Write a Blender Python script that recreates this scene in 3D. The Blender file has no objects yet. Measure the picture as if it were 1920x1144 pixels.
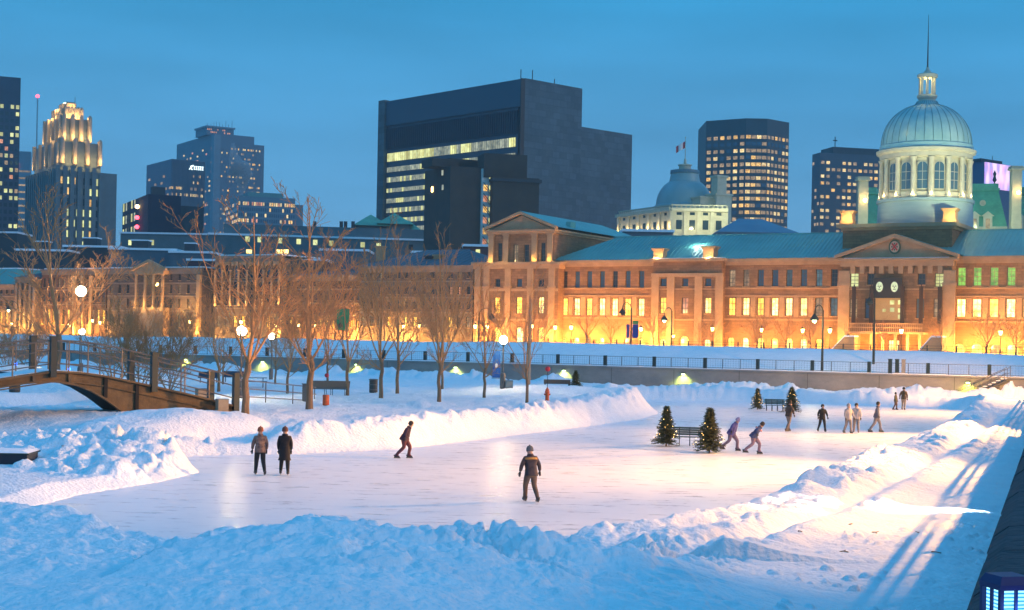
import bpy, math, random
import numpy as np
from mathutils import Vector, Matrix
R = math.radians
rnd = random.Random(7)
SC = bpy.context.scene
# ------------------------------------------------------------------ camera
F, HC, ROLL, PX0, PY0 = 2800.0, 5.2, R(1.1), 960.0, 640.0   # focal length in photo pixels, eye height, roll, principal point
cam = bpy.data.cameras.new('camera'); co = bpy.data.objects.new('camera', cam); SC.collection.objects.link(co)
cam.sensor_width = 36; cam.lens = F/1920*36; cam.shift_y = (PY0-572)/1920
cam.clip_start = .3; cam.clip_end = 20000
co.matrix_world = Matrix.Translation((0, 0, HC)) @ Matrix.Rotation(R(90), 4, 'X') @ Matrix.Rotation(ROLL, 4, 'Z')
SC.camera = co
# ------------------------------------------------------------------ exposure, world, sun
SC.view_settings.view_transform = 'Standard'; SC.view_settings.look = 'None'
SC.view_settings.exposure = 0; SC.view_settings.gamma = 1
SC.render.resolution_x = 1024; SC.render.resolution_y = 610
wd = bpy.data.worlds.new('World'); SC.world = wd; wd.use_nodes = True
def build_world():
    nt = wd.node_tree; N = nt.nodes; L = nt.links; N.clear()
    out = N.new('ShaderNodeOutputWorld'); bg = N.new('ShaderNodeBackground')
    sky = N.new('ShaderNodeTexSky'); sky.sky_type = 'NISHITA'; sky.sun_disc = False
    sky.sun_elevation = R(4); sky.sun_rotation = R(215); sky.air_density = 1.6; sky.dust_density = .6; sky.ozone_density = 4
    # blue hour: cool filter over the sky texture, deeper towards the horizon, with faint high cloud
    tc = N.new('ShaderNodeTexCoord'); sp = N.new('ShaderNodeSeparateXYZ'); L.new(tc.outputs['Generated'], sp.inputs[0])
    rp = N.new('ShaderNodeValToRGB'); L.new(sp.outputs['Z'], rp.inputs[0]); e = rp.color_ramp.elements
    e[0].position = 0.0; e[0].color = (.25, .52, .82, 1)
    e[1].position = .09; e[1].color = (.16, .48, .84, 1)
    for p, c in ((.23, (.05, .41, .80, 1)), (.45, (.065, .43, .92, 1)), (1.0, (.09, .52, 1.08, 1))):
        q = e.new(p); q.color = c
    mp = N.new('ShaderNodeMapping'); mp.inputs['Scale'].default_value = (1.2, 1.2, 7); L.new(tc.outputs['Generated'], mp.inputs[0])
    nz = N.new('ShaderNodeTexNoise'); nz.inputs['Scale'].default_value = 2.6; nz.inputs['Detail'].default_value = 6; nz.inputs['Roughness'].default_value = .5
    L.new(mp.outputs[0], nz.inputs[0])
    mr = N.new('ShaderNodeMapRange'); mr.inputs[1].default_value = .3; mr.inputs[2].default_value = .75
    mr.inputs[3].default_value = .80; mr.inputs[4].default_value = 1.10; L.new(nz.outputs[0], mr.inputs[0])
    # the sky texture gives the slow change of brightness across the sky; normalised to about 1 near the horizon
    bw = N.new('ShaderNodeRGBToBW'); L.new(sky.outputs[0], bw.inputs[0])
    m2 = N.new('ShaderNodeMapRange'); m2.inputs[1].default_value = 0; m2.inputs[2].default_value = 12
    m2.inputs[3].default_value = .92; m2.inputs[4].default_value = 1.12; L.new(bw.outputs[0], m2.inputs[0])
    a = N.new('ShaderNodeMath'); a.operation = 'MULTIPLY'; L.new(mr.outputs[0], a.inputs[0]); L.new(m2.outputs[0], a.inputs[1])
    L.new(rp.outputs[0], bg.inputs[0]); L.new(a.outputs[0], bg.inputs[1]); L.new(bg.outputs[0], out.inputs[0])
build_world()
sl = bpy.data.lights.new('sun', 'SUN'); so = bpy.data.objects.new('sun', sl); SC.collection.objects.link(so)
sl.energy = .60; sl.angle = R(6); sl.color = (1, .74, .66); so.rotation_euler = (R(72), 0, R(66))   # last afterglow behind the camera
# ------------------------------------------------------------------ pixel -> world helpers
CR, SR = math.cos(ROLL), math.sin(ROLL)
def ray(px, py):
    dx, dv = px-PX0, py-PY0
    return (dx*CR+dv*SR)/F, -(-dx*SR+dv*CR)/F
def W(px, py, Y):
    a, b = ray(px, py); return Vector((a*Y, Y, HC+b*Y))
def G(px, py, z=0.0):
    a, b = ray(px, py); Y = (z-HC)/b; return Vector((a*Y, Y, z))
def hit(px, py, fn, y0=15, y1=400):
    a, b = ray(px, py); Y = y0
    while Y < y1:
        if HC+b*Y <= fn(a*Y, Y): break
        Y *= 1.006
    return Vector((a*Y, Y, fn(a*Y, Y)))
class Site:
    """a vertical plane through two ground points (x,y); local x runs along it, local y goes back from it"""
    def __init__(s, A, B, z0):
        s.A = Vector((A[0], A[1])); s.u = (Vector((B[0], B[1]))-s.A).normalized(); s.n = Vector((-s.u.y, s.u.x))
        s.ang = math.atan2(s.u.y, s.u.x); s.z0 = z0; s.loc = Vector((A[0], A[1], z0))
    def px(s, px, py, d=0.0):
        a, b = ray(px, py); Y = (d+s.A.dot(s.n))/(a*s.n.x+s.n.y)
        return (Vector((a*Y, Y))-s.A).dot(s.u), HC+b*Y-s.z0
    def x(s, px, py=600, d=0.0): return s.px(px, py, d)[0]
    def z(s, px, py, d=0.0): return s.px(px, py, d)[1]
# ------------------------------------------------------------------ objects
def link(o): SC.collection.objects.link(o); return o
def thing(name, label, cat, loc=(0, 0, 0), rot=0, group=None):
    o = link(bpy.data.objects.new(name, None)); o.empty_display_size = .3
    o.location = loc; o.rotation_euler = (0, 0, rot); o['label'] = label; o['category'] = cat
    if group: o['group'] = group
    return o
def tag(o, label, cat, group=None):
    o['label'] = label; o['category'] = cat
    if group: o['group'] = group
    return o
def tree_copy(o, parent=None):
    c = link(o.copy()); c.parent = parent
    for ch in o.children: tree_copy(ch, c)
    return c
class MB:
    def __init__(s): s.v = []; s.f = []; s.m = []
    def add(s, vs, fs, m=0):
        k = len(s.v); s.v += [tuple(p) for p in vs]; s.f += [tuple(i+k for i in f) for f in fs]; s.m += [m]*len(fs)
    def quad(s, a, b, c, d, m=0): s.add([a, b, c, d], [(0, 1, 2, 3)], m)
    def box(s, x0, x1, y0, y1, z0, z1, m=0, M=None):
        vs = [Vector((x, y, z)) for z in (z0, z1) for x, y in ((x0, y0), (x1, y0), (x1, y1), (x0, y1))]
        if M: vs = [M @ p for p in vs]
        s.add(vs, [(0, 3, 2, 1), (4, 5, 6, 7), (0, 1, 5, 4), (1, 2, 6, 5), (2, 3, 7, 6), (3, 0, 4, 7)], m)
    def prism(s, poly, z0, z1, m=0, top=None):
        n = len(poly); vs = [(x, y, z0) for x, y in poly]+[(x, y, z1) for x, y in (top or poly)]
        s.add(vs, [tuple(range(n))[::-1], tuple(range(n, 2*n))]+[(i, (i+1) % n, (i+1) % n+n, i+n) for i in range(n)], m)
    def extr(s, poly, y0, y1, m=0):     # polygon in x,z pushed along y
        n = len(poly); vs = [(x, y0, z) for x, z in poly]+[(x, y1, z) for x, z in poly]
        s.add(vs, [tuple(range(n)), tuple(range(n, 2*n))[::-1]]+[((i+1) % n, i, i+n, (i+1) % n+n) for i in range(n)], m)
    def tube(s, pts, rad, n=6, m=0, cap=True):
        pts = [Vector(p) for p in pts]; k = len(pts)
        if not hasattr(rad, '__len__'): rad = [rad]*k
        vs = []; ax = None
        for i, p in enumerate(pts):
            t = (pts[min(i+1, k-1)]-pts[max(i-1, 0)]).normalized()
            if ax is None: ax = t.orthogonal().normalized()
            ax = (ax-t*ax.dot(t)); ax = ax.normalized() if ax.length > 1e-6 else t.orthogonal().normalized()
            b = t.cross(ax)
            for j in range(n):
                a = 2*math.pi*j/n; vs.append(p+(ax*math.cos(a)+b*math.sin(a))*rad[i])
        fs = [(i*n+j, i*n+(j+1) % n, (i+1)*n+(j+1) % n, (i+1)*n+j) for i in range(k-1) for j in range(n)]
        if cap: fs += [tuple(range(n))[::-1], tuple(range((k-1)*n, k*n))]
        s.add(vs, fs, m)
    def lathe(s, prof, n=24, c=(0, 0, 0), m=0, a0=0):
        vs = [(c[0]+r*math.cos(a0+2*math.pi*j/n), c[1]+r*math.sin(a0+2*math.pi*j/n), c[2]+z) for r, z in prof for j in range(n)]
        k = len(prof)
        fs = [(i*n+j, i*n+(j+1) % n, (i+1)*n+(j+1) % n, (i+1)*n+j) for i in range(k-1) for j in range(n)]
        s.add(vs, fs+[tuple(range(n))[::-1], tuple(range((k-1)*n, k*n))], m)
    def ball(s, c, r, n=12, m=0, sz=1.0):
        s.lathe([(max(.001, r*math.sin(math.pi*i/8)), -r*sz*math.cos(math.pi*i/8)) for i in range(9)], n, c, m)
    def mesh(s, name, mats, smooth=False):
        me = bpy.data.meshes.new(name); me.from_pydata(s.v, [], s.f)
        for m in (mats if isinstance(mats, (list, tuple)) else [mats]): me.materials.append(m)
        if any(s.m): me.polygons.foreach_set('material_index', s.m)
        if smooth:
            me.polygons.foreach_set('use_smooth', [True]*len(s.f))
        me.update(); return me
    def build(s, name, mats, parent=None, smooth=False, kind=None):
        o = link(bpy.data.objects.new(name, s.mesh(name, mats, smooth))); o.parent = parent
        if smooth and len(s.f) < 60000:
            try:
                with bpy.context.temp_override(object=o, active_object=o, selected_editable_objects=[o]): bpy.ops.object.shade_smooth_by_angle(angle=R(35))
            except Exception: pass
        if kind: o['kind'] = kind
        return o
def place(name, me, parent=None, loc=(0, 0, 0), rot=0, scale=None):
    o = link(bpy.data.objects.new(name, me)); o.parent = parent; o.location = loc; o.rotation_euler = (0, 0, rot)
    if scale: o.scale = scale
    return o
# ------------------------------------------------------------------ materials
MATS = {}
def mat(name, col, col2=None, ns=1.0, rough=.7, bump=0.0, bs=8.0, metal=0.0, emit=None, es=0.0, brick=None, detail=5, stretch=None, spec=.5):
    if name in MATS: return MATS[name]
    m = bpy.data.materials.new(name); MATS[name] = m; m.use_nodes = True
    nt = m.node_tree; N = nt.nodes; L = nt.links; P = N['Principled BSDF']
    P.inputs['Roughness'].default_value = rough; P.inputs['Metallic'].default_value = metal
    P.inputs['Base Color'].default_value = (*col, 1); P.inputs['Specular IOR Level'].default_value = spec
    tc = N.new('ShaderNodeTexCoord'); vec = tc.outputs['Object']
    if stretch:
        mp = N.new('ShaderNodeMapping'); mp.inputs['Scale'].default_value = stretch; L.new(vec, mp.inputs[0]); vec = mp.outputs[0]
    csock = None
    if col2:
        nz = N.new('ShaderNodeTexNoise'); nz.inputs['Scale'].default_value = ns; nz.inputs['Detail'].default_value = detail; nz.inputs['Roughness'].default_value = .65
        L.new(vec, nz.inputs[0]); cr = N.new('ShaderNodeValToRGB'); L.new(nz.outputs[0], cr.inputs[0])
        cr.color_ramp.elements[0].position = .32; cr.color_ramp.elements[1].position = .68
        cr.color_ramp.elements[0].color = (*col, 1); cr.color_ramp.elements[1].color = (*col2, 1); csock = cr.outputs[0]
        L.new(csock, P.inputs['Base Color'])
    if brick:   # (width, height, mortar factor)
        sp = N.new('ShaderNodeSeparateXYZ'); L.new(tc.outputs['Object'], sp.inputs[0]); ad = N.new('ShaderNodeMath'); L.new(sp.outputs[0], ad.inputs[0]); L.new(sp.outputs[1], ad.inputs[1])
        cb = N.new('ShaderNodeCombineXYZ'); L.new(ad.outputs[0], cb.inputs[0]); L.new(sp.outputs[2], cb.inputs[1])
        bt = N.new('ShaderNodeTexBrick'); L.new(cb.outputs[0], bt.inputs['Vector']); bt.inputs['Scale'].default_value = 1
        bt.inputs['Brick Width'].default_value = brick[0]; bt.inputs['Row Height'].default_value = brick[1]; bt.inputs['Mortar Size'].default_value = brick[1]*.04
        bt.inputs['Color1'].default_value = (1, 1, 1, 1); bt.inputs['Color2'].default_value = (.72, .72, .72, 1); bt.inputs['Mortar'].default_value = (brick[2],)*3+(1,)
        mx = N.new('ShaderNodeMix'); mx.data_type = 'RGBA'; mx.blend_type = 'MULTIPLY'; mx.inputs[0].default_value = 1
        if csock: L.new(csock, mx.inputs[6])
        else: mx.inputs[6].default_value = (*col, 1)
        L.new(bt.outputs[0], mx.inputs[7]); L.new(mx.outputs[2], P.inputs['Base Color'])
    if bump:
        nb = N.new('ShaderNodeTexNoise'); nb.inputs['Scale'].default_value = bs; nb.inputs['Detail'].default_value = 6; L.new(vec, nb.inputs[0])
        bp = N.new('ShaderNodeBump'); bp.inputs['Strength'].default_value = min(1, bump); bp.inputs['Distance'].default_value = .05*max(1, bump); L.new(nb.outputs[0], bp.inputs['Height']); L.new(bp.outputs[0], P.inputs['Normal'])
    if emit:
        P.inputs['Emission Strength'].default_value = es; P.inputs['Emission Color'].default_value = (*emit, 1)
    return m
def winmat(name, c1, c2, es, ns=1.2, stretch=(1, 1, 1), lo=.35):
    """a lit window: uneven glow from what stands inside the room, different in every window"""
    m = bpy.data.materials.new(name); MATS[name] = m; m.use_nodes = True
    N = m.node_tree.nodes; L = m.node_tree.links; P = N['Principled BSDF']; P.inputs['Roughness'].default_value = .15
    P.inputs['Base Color'].default_value = (.03, .03, .03, 1)
    g = N.new('ShaderNodeNewGeometry'); oi = N.new('ShaderNodeObjectInfo'); mp = N.new('ShaderNodeMapping')
    mp.inputs['Scale'].default_value = stretch; L.new(g.outputs['Position'], mp.inputs[0])
    nz = N.new('ShaderNodeTexNoise'); nz.inputs['Scale'].default_value = ns; nz.inputs['Detail'].default_value = 4; L.new(mp.outputs[0], nz.inputs[0])
    cr = N.new('ShaderNodeValToRGB'); L.new(nz.outputs[0], cr.inputs[0]); cr.color_ramp.elements[0].position = lo; cr.color_ramp.elements[1].position = .6
    cr.color_ramp.elements[0].color = (*c2, 1); cr.color_ramp.elements[1].color = (*c1, 1); L.new(cr.outputs[0], P.inputs['Emission Color'])
    mr = N.new('ShaderNodeMapRange'); L.new(oi.outputs['Random'], mr.inputs[0]); mr.inputs[3].default_value = es*.65; mr.inputs[4].default_value = es*1.3
    L.new(mr.outputs[0], P.inputs['Emission Strength']); return m
SNOW = mat('snow', (.91, .91, .92), (.80, .82, .85), ns=1.1, detail=9, rough=.75, bump=1.3, bs=7, spec=.2)
SNOWCAP = mat('snow_cap', (.86, .88, .90), rough=.8, bump=.5, bs=3, spec=.2)
STONE = mat('warm_grey_limestone', (.34, .19, .095), (.22, .12, .06), ns=.35, rough=.85, bump=.6, bs=3, brick=(1.3, .45, .55))
TRIM = mat('pale_cut_stone', (.44, .285, .155), (.33, .21, .11), ns=.6, rough=.8)
COPPER = mat('grey_green_roof_metal', (.13, .42, .38), (.09, .31, .29), ns=.12, rough=.5, metal=.2)
GREEN = mat('green_copper', (.10, .40, .27), (.05, .24, .18), ns=.35, rough=.6)
PALE = mat('pale_lead_roof', (.36, .54, .52), (.27, .44, .44), ns=.5, rough=.5, metal=.2)
CREAM = mat('cream_stone', (.54, .50, .39), (.42, .39, .30), ns=.8, rough=.8)
CONC = mat('weathered_concrete', (.34, .31, .28), (.20, .20, .19), ns=.6, rough=.9, bump=.5, bs=2, stretch=(.5, .5, 1))
DARK = mat('black_painted_metal', (.02, .02, .022), rough=.5)
GREYM = mat('grey_painted_metal', (.13, .12, .11), rough=.45, metal=.3)
GREENM = mat('dark_green_metal', (.012, .024, .022), rough=.5)
RAILM = mat('brushed_steel_rail', (.20, .15, .10), (.14, .10, .07), ns=3, rough=.4, metal=.3)
GLASS = mat('dark_window_glass', (.015, .03, .045), rough=.12, spec=.8)
GLASSB = mat('blue_window_glass', (.05, .11, .17), rough=.15, spec=.8)
BARK = mat('brown_bark', (.27, .165, .09), (.16, .10, .055), ns=5, rough=.9, bump=.8, bs=20, stretch=(1, 1, .25))
TWIG = mat('reddish_twigs', (.50, .25, .10), (.38, .185, .075), ns=2, rough=.9)
BULB = mat('white_lamp_glow', (1, 1, 1), emit=(1, .93, .66), es=14)
BULBW = mat('warm_lamp_glow', (1, 1, 1), emit=(1, .58, .15), es=18)
BULBG = mat('greenish_lamp_glow', (1, 1, 1), emit=(.75, 1, .5), es=8)
UPL = mat('uplight_glow', (1, 1, 1), emit=(1, .66, .25), es=10)
RED = mat('red_lamp_glow', (1, .1, .1), emit=(1, .05, .08), es=8)
LITA = winmat('lit_window_gold', (1, .62, .12), (.95, .36, .03), 3.0)
LITB = winmat('lit_window_pale', (1, .80, .35), (1, .55, .10), 2.8)
TWA = winmat('lit_office_amber', (1, .62, .18), (.5, .22, .04), 1.3)
TWB = winmat('lit_office_pale', (1, .78, .36), (.55, .32, .1), 1.25)
LITC = winmat('lit_window_lemon', (.95, 1, .45), (.7, .66, .22), 1.0, ns=.6)
LITD = winmat('lit_window_dim', (.62, .42, .22), (.25, .17, .10), .8)
LITR = winmat('lit_window_rose', (1, .45, .25), (.6, .2, .1), .9)
LITG = winmat('lit_window_green', (.35, .75, .12), (.15, .35, .06), 1.0)
LITW = winmat('lit_window_cool_white', (.80, .85, .62), (.35, .42, .36), .5, ns=.8)
BLUEG = winmat('dim_blue_window', (.12, .22, .26), (.05, .12, .16), .6)
def lamp(kind, loc, power, color, name='lamp_light', radius=.15, parent=None, aim=None, size=None, blend=.5):
    l = bpy.data.lights.new(name, kind); l.energy = power; l.color = color; l.shadow_soft_size = radius
    o = link(bpy.data.objects.new(name, l)); o.location = loc; o.parent = parent
    if name == 'globe_light': l.specular_factor = .12
    if kind == 'SPOT':
        l.spot_size = R(size); l.spot_blend = blend
        o.rotation_euler = (Vector(aim)-Vector(loc)).to_track_quat('-Z', 'Y').to_euler()
    return o
# ================================================================== terrain
def _h(i, j, s):
    n = (i.astype(np.int64)*374761393+j.astype(np.int64)*668265263+s*1442695041) & 0xffffffff
    n = ((n ^ (n >> 13))*1274126177) & 0xffffffff
    return ((n ^ (n >> 16)) & 0xffffff)/float(0xffffff)
def vnoise(x, y, s=0):
    i = np.floor(x); j = np.floor(y); fx = x-i; fy = y-j; fx = fx*fx*(3-2*fx); fy = fy*fy*(3-2*fy)
    a = _h(i, j, s); b = _h(i+1, j, s); c = _h(i, j+1, s); d = _h(i+1, j+1, s)
    return (a+(b-a)*fx)*(1-fy)+(c+(d-c)*fx)*fy-.5
def fbm(x, y, s=0, o=4):
    r = 0; a = 1.0
    for k in range(o): r = r+a*vnoise(x*2**k+k*17.3, y*2**k-k*9.1, s+k); a *= .5
    return r
def clods(x, y, s=0, rmin=.25, rmax=.55):
    """snow lumps: rounded blocks scattered one per cell"""
    i = np.floor(x); j = np.floor(y); r = np.zeros_like(x)
    for di in (-1, 0, 1):
        for dj in (-1, 0, 1):
            ci, cj = i+di, j+dj
            cx = ci+.2+.6*_h(ci, cj, s); cy = cj+.2+.6*_h(ci, cj, s+5); rr = rmin+(rmax-rmin)*_h(ci, cj, s+9)**1.5
            d2 = ((x-cx)**2+(y-cy)**2)/(rr*rr)
            r = np.maximum(r, np.where(d2 < 1, np.sqrt(np.maximum(0, 1-d2))*rr, 0))
    return r
def A2(pts): return np.array([(p[0], p[1]) for p in pts])
def polydist(x, y, P, closed=True):
    d = np.full(x.shape, 1e9); ins = np.zeros(x.shape, bool); n = len(P)
    for k in range(n if closed else n-1):
        ax, ay = P[k]; bx, by = P[(k+1) % n]; ex, ey = bx-ax, by-ay; L2 = ex*ex+ey*ey+1e-9
        t = np.clip(((x-ax)*ex+(y-ay)*ey)/L2, 0, 1); d = np.minimum(d, np.hypot(x-ax-t*ex, y-ay-t*ey))
        if closed and abs(ey) > 1e-12: ins ^= ((ay > y) != (by > y)) & (x < ex*(y-ay)/ey+ax)
    return d, ins
def line_z(x, y, P, Z):
    """height and distance to a crest line with a height at each vertex"""
    d = np.full(x.shape, 1e9); z = np.zeros(x.shape)
    for k in range(len(P)-1):
        ax, ay = P[k]; bx, by = P[k+1]; ex, ey = bx-ax, by-ay; L2 = ex*ex+ey*ey+1e-9
        t = np.clip(((x-ax)*ex+(y-ay)*ey)/L2, 0, 1); dd = np.hypot(x-ax-t*ex, y-ay-t*ey)
        m = dd < d; d = np.where(m, dd, d); z = np.where(m, Z[k]+(Z[k+1]-Z[k])*t, z)
    return d, z
def gp(*l): return A2([G(a, b) for a, b in l])
ICE = gp((-60, 985), (150, 928), (300, 904), (375, 886), (340, 856), (420, 854), (540, 852), (750, 842), (900, 825), (1100, 800), (1200, 786), (1236, 776),
         (1222, 764), (1190, 757), (1210, 751), (1400, 754), (1600, 760), (1750, 764), (1808, 770), (1795, 782), (1740, 810), (1700, 832),
         (1600, 868), (1500, 905), (1400, 950), (1280, 988), (1180, 1014), (1000, 1022), (700, 1012), (300, 1012))
CANAL = gp((-250, 806), (0, 800), (100, 795), (190, 792), (215, 784), (250, 775), (330, 745), (330, 730), (200, 755), (100, 763), (0, 766), (-250, 772))
WA, WB = Vector((70, 138.5)), Vector((-135, 253.3))         # far quay wall, right end and left end
Wu = (WB-WA).normalized(); Wn = Vector((Wu.y, -Wu.x))        # Wn points away from the camera
if Wn.y < 0: Wn = -Wn
def wall_t(x, y): return (x-WA.x)*Wn.x+(y-WA.y)*Wn.y
def quay_x(y): return 3.08+.366*(y-9.8)                      # face of the near quay on the right
# crest of the ploughed heap in the foreground: pixel, distance
FG = [(-140, 905, 31), (0, 912, 31), (100, 914, 30), (170, 948, 28), (235, 958, 27.5), (300, 990, 26), (368, 968, 27), (420, 948, 27), (460, 962, 26.5), (545, 962, 26),
      (600, 938, 25.5), (640, 933, 25), (685, 936, 25), (725, 974, 25.5), (765, 986, 26), (800, 975, 26.5), (842, 957, 27), (885, 964, 27), (930, 992, 28), (1000, 1016, 29.5), (1080, 1022, 31), (1180, 1030, 32)]
FGP = [W(a, b, c) for a, b, c in FG]; FGL = A2(FGP); FGZ = [p.z for p in FGP]
LM = [W(-60, 822, 66), W(60, 812, 65), W(150, 805, 63), W(225, 808, 60), W(280, 828, 57), W(335, 862, 54.5)]   # heap between canal and rink
LML = A2(LM); LMZ = [p.z for p in LM]
L2M = [W(228, 792, 68), W(262, 778, 70), W(300, 767, 71.5), (W(350, 768, 72.5)), W(405, 774, 73.5)]
L2L = A2(L2M); L2Z = [p.z for p in L2M]
def Hnp(x, y):
    x = np.asarray(x, float); y = np.asarray(y, float)
    d, ins = polydist(x, y, ICE); dc, inc = polydist(x, y, CANAL)
    sh = polydist(x, y, ICE[5:12], False)[0]                  # island shore
    tw = wall_t(x, y); n1 = fbm(x/9, y/9, 3); n2 = fbm(x/2.2, y/2.2, 11)
    isl = 1.15+.45*n1+.10*n2
    # island side
    fw_ = np.clip((-tw-6)/26, 0, 1); isl = isl*fw_+(.35+.2*n1+.05*n2)*(1-fw_); base = isl
    qx = x-(3.08+.366*(y-9.8))
    right = .50+.12*n1+.06*n2
    wr = np.clip((x-(-.5+(y-40)*.17))/4, 0, 1)*np.clip((100-y)/10+.5, 0, 1); wr = np.where(y > 108, 0, wr)
    base = base*(1-wr)+right*wr
    # foreground slope up to the camera
    fgl = 1.52+.22*n1+.05*n2-.13*np.clip((x+2)/2, 0, 4)*1.0
    wf = np.clip((42-y)/12, 0, 1); wf = wf*wf*(3-2*wf); wf = wf*(1-np.clip((x-3)/5, 0, .8)); sd0 = y-np.interp(x, FGL[:, 0], FGL[:, 1]); wf = wf*np.exp(-(np.maximum(sd0-.2, 0)/1.9)**2)
    base = base*(1-wf)+np.maximum(fgl, .45)*wf
    bb = np.clip(sd0/1.6, 0, 1)*np.clip((52-y)/5, 0, 1)*np.clip((3.5-x)/2.5, 0, 1); base = base*(1-bb)+.10*bb
    # far bank under the wall
    nb = fbm(x/5.5, y/5.5, 21, 3); bank = (.18+1.0*np.clip(.42+nb*1.2, 0, 1.2)+.35*np.clip((x-25)/20, 0, 1))*np.exp(-((tw+4.6)/2.3)**2)
    far = np.clip((-tw-3.0)/4.5, 0, 1)
    # lumpy banks along ice
    wx = x+1.1*fbm(x/1.7, y/1.7, 71, 3); wy = y+1.1*fbm(x/1.7, y/1.7, 75, 3)
    big = np.clip(.35+1.5*fbm(x/3.7, y/3.7, 77, 3), 0, 1.3)
    lump = (clods(wx/1.25, wy/1.25, 2, .3, .62)*.95+clods(wx/.52+3, wy/.52, 4, .25, .58)*.42)*(.35+.9*big)+.30*np.abs(fbm(wx/1.1, wy/1.1, 9, 4))+.12*fbm(x/.35, y/.35, 19, 3)
    edge = np.clip(d/1.7, 0, 1); prof = np.exp(-((d-1.7)/1.6)**2)
    rampw = np.clip(d/2.2, 0, 1); rampw = rampw*rampw*(3-2*rampw)
    h = base*rampw
    hl = np.clip(.55+n1*.9, .1, 1.1)
    amp = prof*(.25+.75*(1-wr))
    rb = np.exp(-((d-1.2)/1.0)**2)*wr*.22
    h = h+amp*hl*.22*(1-wf)*(1-.9*bb)+rb+lump*edge*(1-.75*bb)*(.34*prof+.12)*(1-wf)*(1+.4*(1-wr))+lump*.6*rb
    # tip of the island: big ploughed heap
    tip = G(1195, 768); dt = np.hypot((x-tip.x+2.2)/2.6, (y-tip.y)/4.0); h = np.maximum(h, (1.75+.9*lump)*np.exp(-dt**2*.9)*np.clip(d/.8, 0, 1))
    b2 = G(1085, 782); dt = np.hypot((x-b2.x+1)/9, (y-b2.y-7)/7); h = h+.55*np.exp(-dt**2)*np.clip(d/2, 0, 1)
    h = h+far*0+bank*np.clip(d/2, 0, 1)*(1+.25*lump)+np.clip(bank, 0, 1)*lump*.5*np.clip(d/1.5, 0, 1)
    # heap between canal and rink
    dl, zl = line_z(x, y, LML, LMZ)
    lm = (zl-.15+.2*n2)*np.exp(-(dl/5.2)**2)+(lump*.85+.35*np.abs(fbm(wx/.7, wy/.7, 91, 4)))*np.exp(-(dl/8)**2)-.25*np.exp(-(dl/3.6)**2)
    wl = np.clip((x+9)/-3, 0, 1)*np.clip((76-y)/6, 0, 1)
    h = np.where(wl > 0, h*(1-wl)+np.maximum(lm, .35+.1*n2)*wl*np.clip(d/.9, 0, 1), h)
    d2_, z2_ = line_z(x, y, L2L, L2Z); h = np.maximum(h, (z2_-.05+.12*n2+.12*lump)*np.exp(-(d2_/3.2)**4))
    # foreground crest with broken blocks
    df, zf = line_z(x, y, FGL, FGZ)
    side = (y-np.interp(x, FGL[:, 0], FGL[:, 1]))
    wid = np.where(side > 0, 1.3, 3.6)
    body = np.exp(-(df/wid)**2)
    gx = x+.5*fbm(x/.8, y/.8, 81, 3); gy = y+.5*fbm(x/.8, y/.8, 85, 3); fl = (clods(gx/.95+.3, gy/.95, 31, .28, .62)*.46+clods(gx/.38, gy/.38, 33, .25, .58)*.24+clods(gx/.16, gy/.16, 35, .25, .55)*.13+clods(gx/.075, gy/.075, 39, .25, .5)*.06)*(.35+1.1*big)+.32*np.abs(fbm(gx/.9, gy/.9, 37, 5))
    near = np.exp(-(df/6.5)**2)*np.clip((x+9.5)/2.5, .35, 1)*np.clip((6-x)/3, .0, 1)
    ff = np.clip((44-y)/6, 0, 1)
    h = h*(1-body*ff)+(zf-.46)*body*ff+fl*near*ff*(.45+.55*body)*.85
    h = h+.05*fbm(x/1.6, y/.7, 41, 4)*ff*(1-near)+clods(x/.5, y/.5, 51, .08, .34)*.35*ff*np.clip(1-near, 0, 1)*(vnoise(x/3, y/3, 55) > .05)
    # long soft drift at bottom left
    p = W(330, 1085, 19.5); dt = np.hypot((x-p.x)/4.5, (y-p.y)/1.5); h = h+.30*np.exp(-dt**2)
    p = W(150, 1040, 23); dt = np.hypot((x-p.x)/3.8, (y-p.y)/1.6); h = h+.20*np.exp(-dt**2)
    # canal
    h = np.where(inc, .06+.05*n2, np.minimum(h, .06+dc*.62+.1*n2) if True else h)
    # walkway strip beside near quay: ploughed groove
    g1 = polydist(x, y, A2([G(1120, 1144, .5), G(1250, 1070, .5), G(1560, 960, .5), G(1760, 860, .5), G(1870, 790, .5)]), False)[0]
    h = h-.14*np.exp(-(g1/.35)**2)*wr+.10*np.exp(-((g1-.8)/.5)**2)*wr*(1+2*lump)
    h = np.where(ins, -.10, np.maximum(h, .015+.25*np.clip(d, 0, .4)))
    h = np.where(tw > -1.2, np.minimum(h, 1.2), h)
    return h
def Hg(x, y): return float(Hnp(np.array([x]), np.array([y]))[0])
def Hup(x, y):
    x = np.asarray(x, float); y = np.asarray(y, float); t = wall_t(x, y)
    n = fbm(x/16, y/16, 61, 4); n2 = fbm(x/4, y/4, 63, 4)
    k = np.clip((t-3)/13, 0, 1); k = k*k*(3-2*k)
    h = 2.5+2.35*k*(1+.14*n)+.16*n*np.clip(t/8, 0, 1)+.14*n2*np.clip(t/6, 0, 1)
    p = W(1185, 646, 190); h = h+.30*np.exp(-(np.hypot((x-p.x)/11, (y-p.y)/9))**2)
    b = np.clip((t-24)/16, 0, 1); return h*(1-b)+4.4*b
def Hu(x, y): return float(Hup(np.array([x]), np.array([y]))[0])
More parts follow.
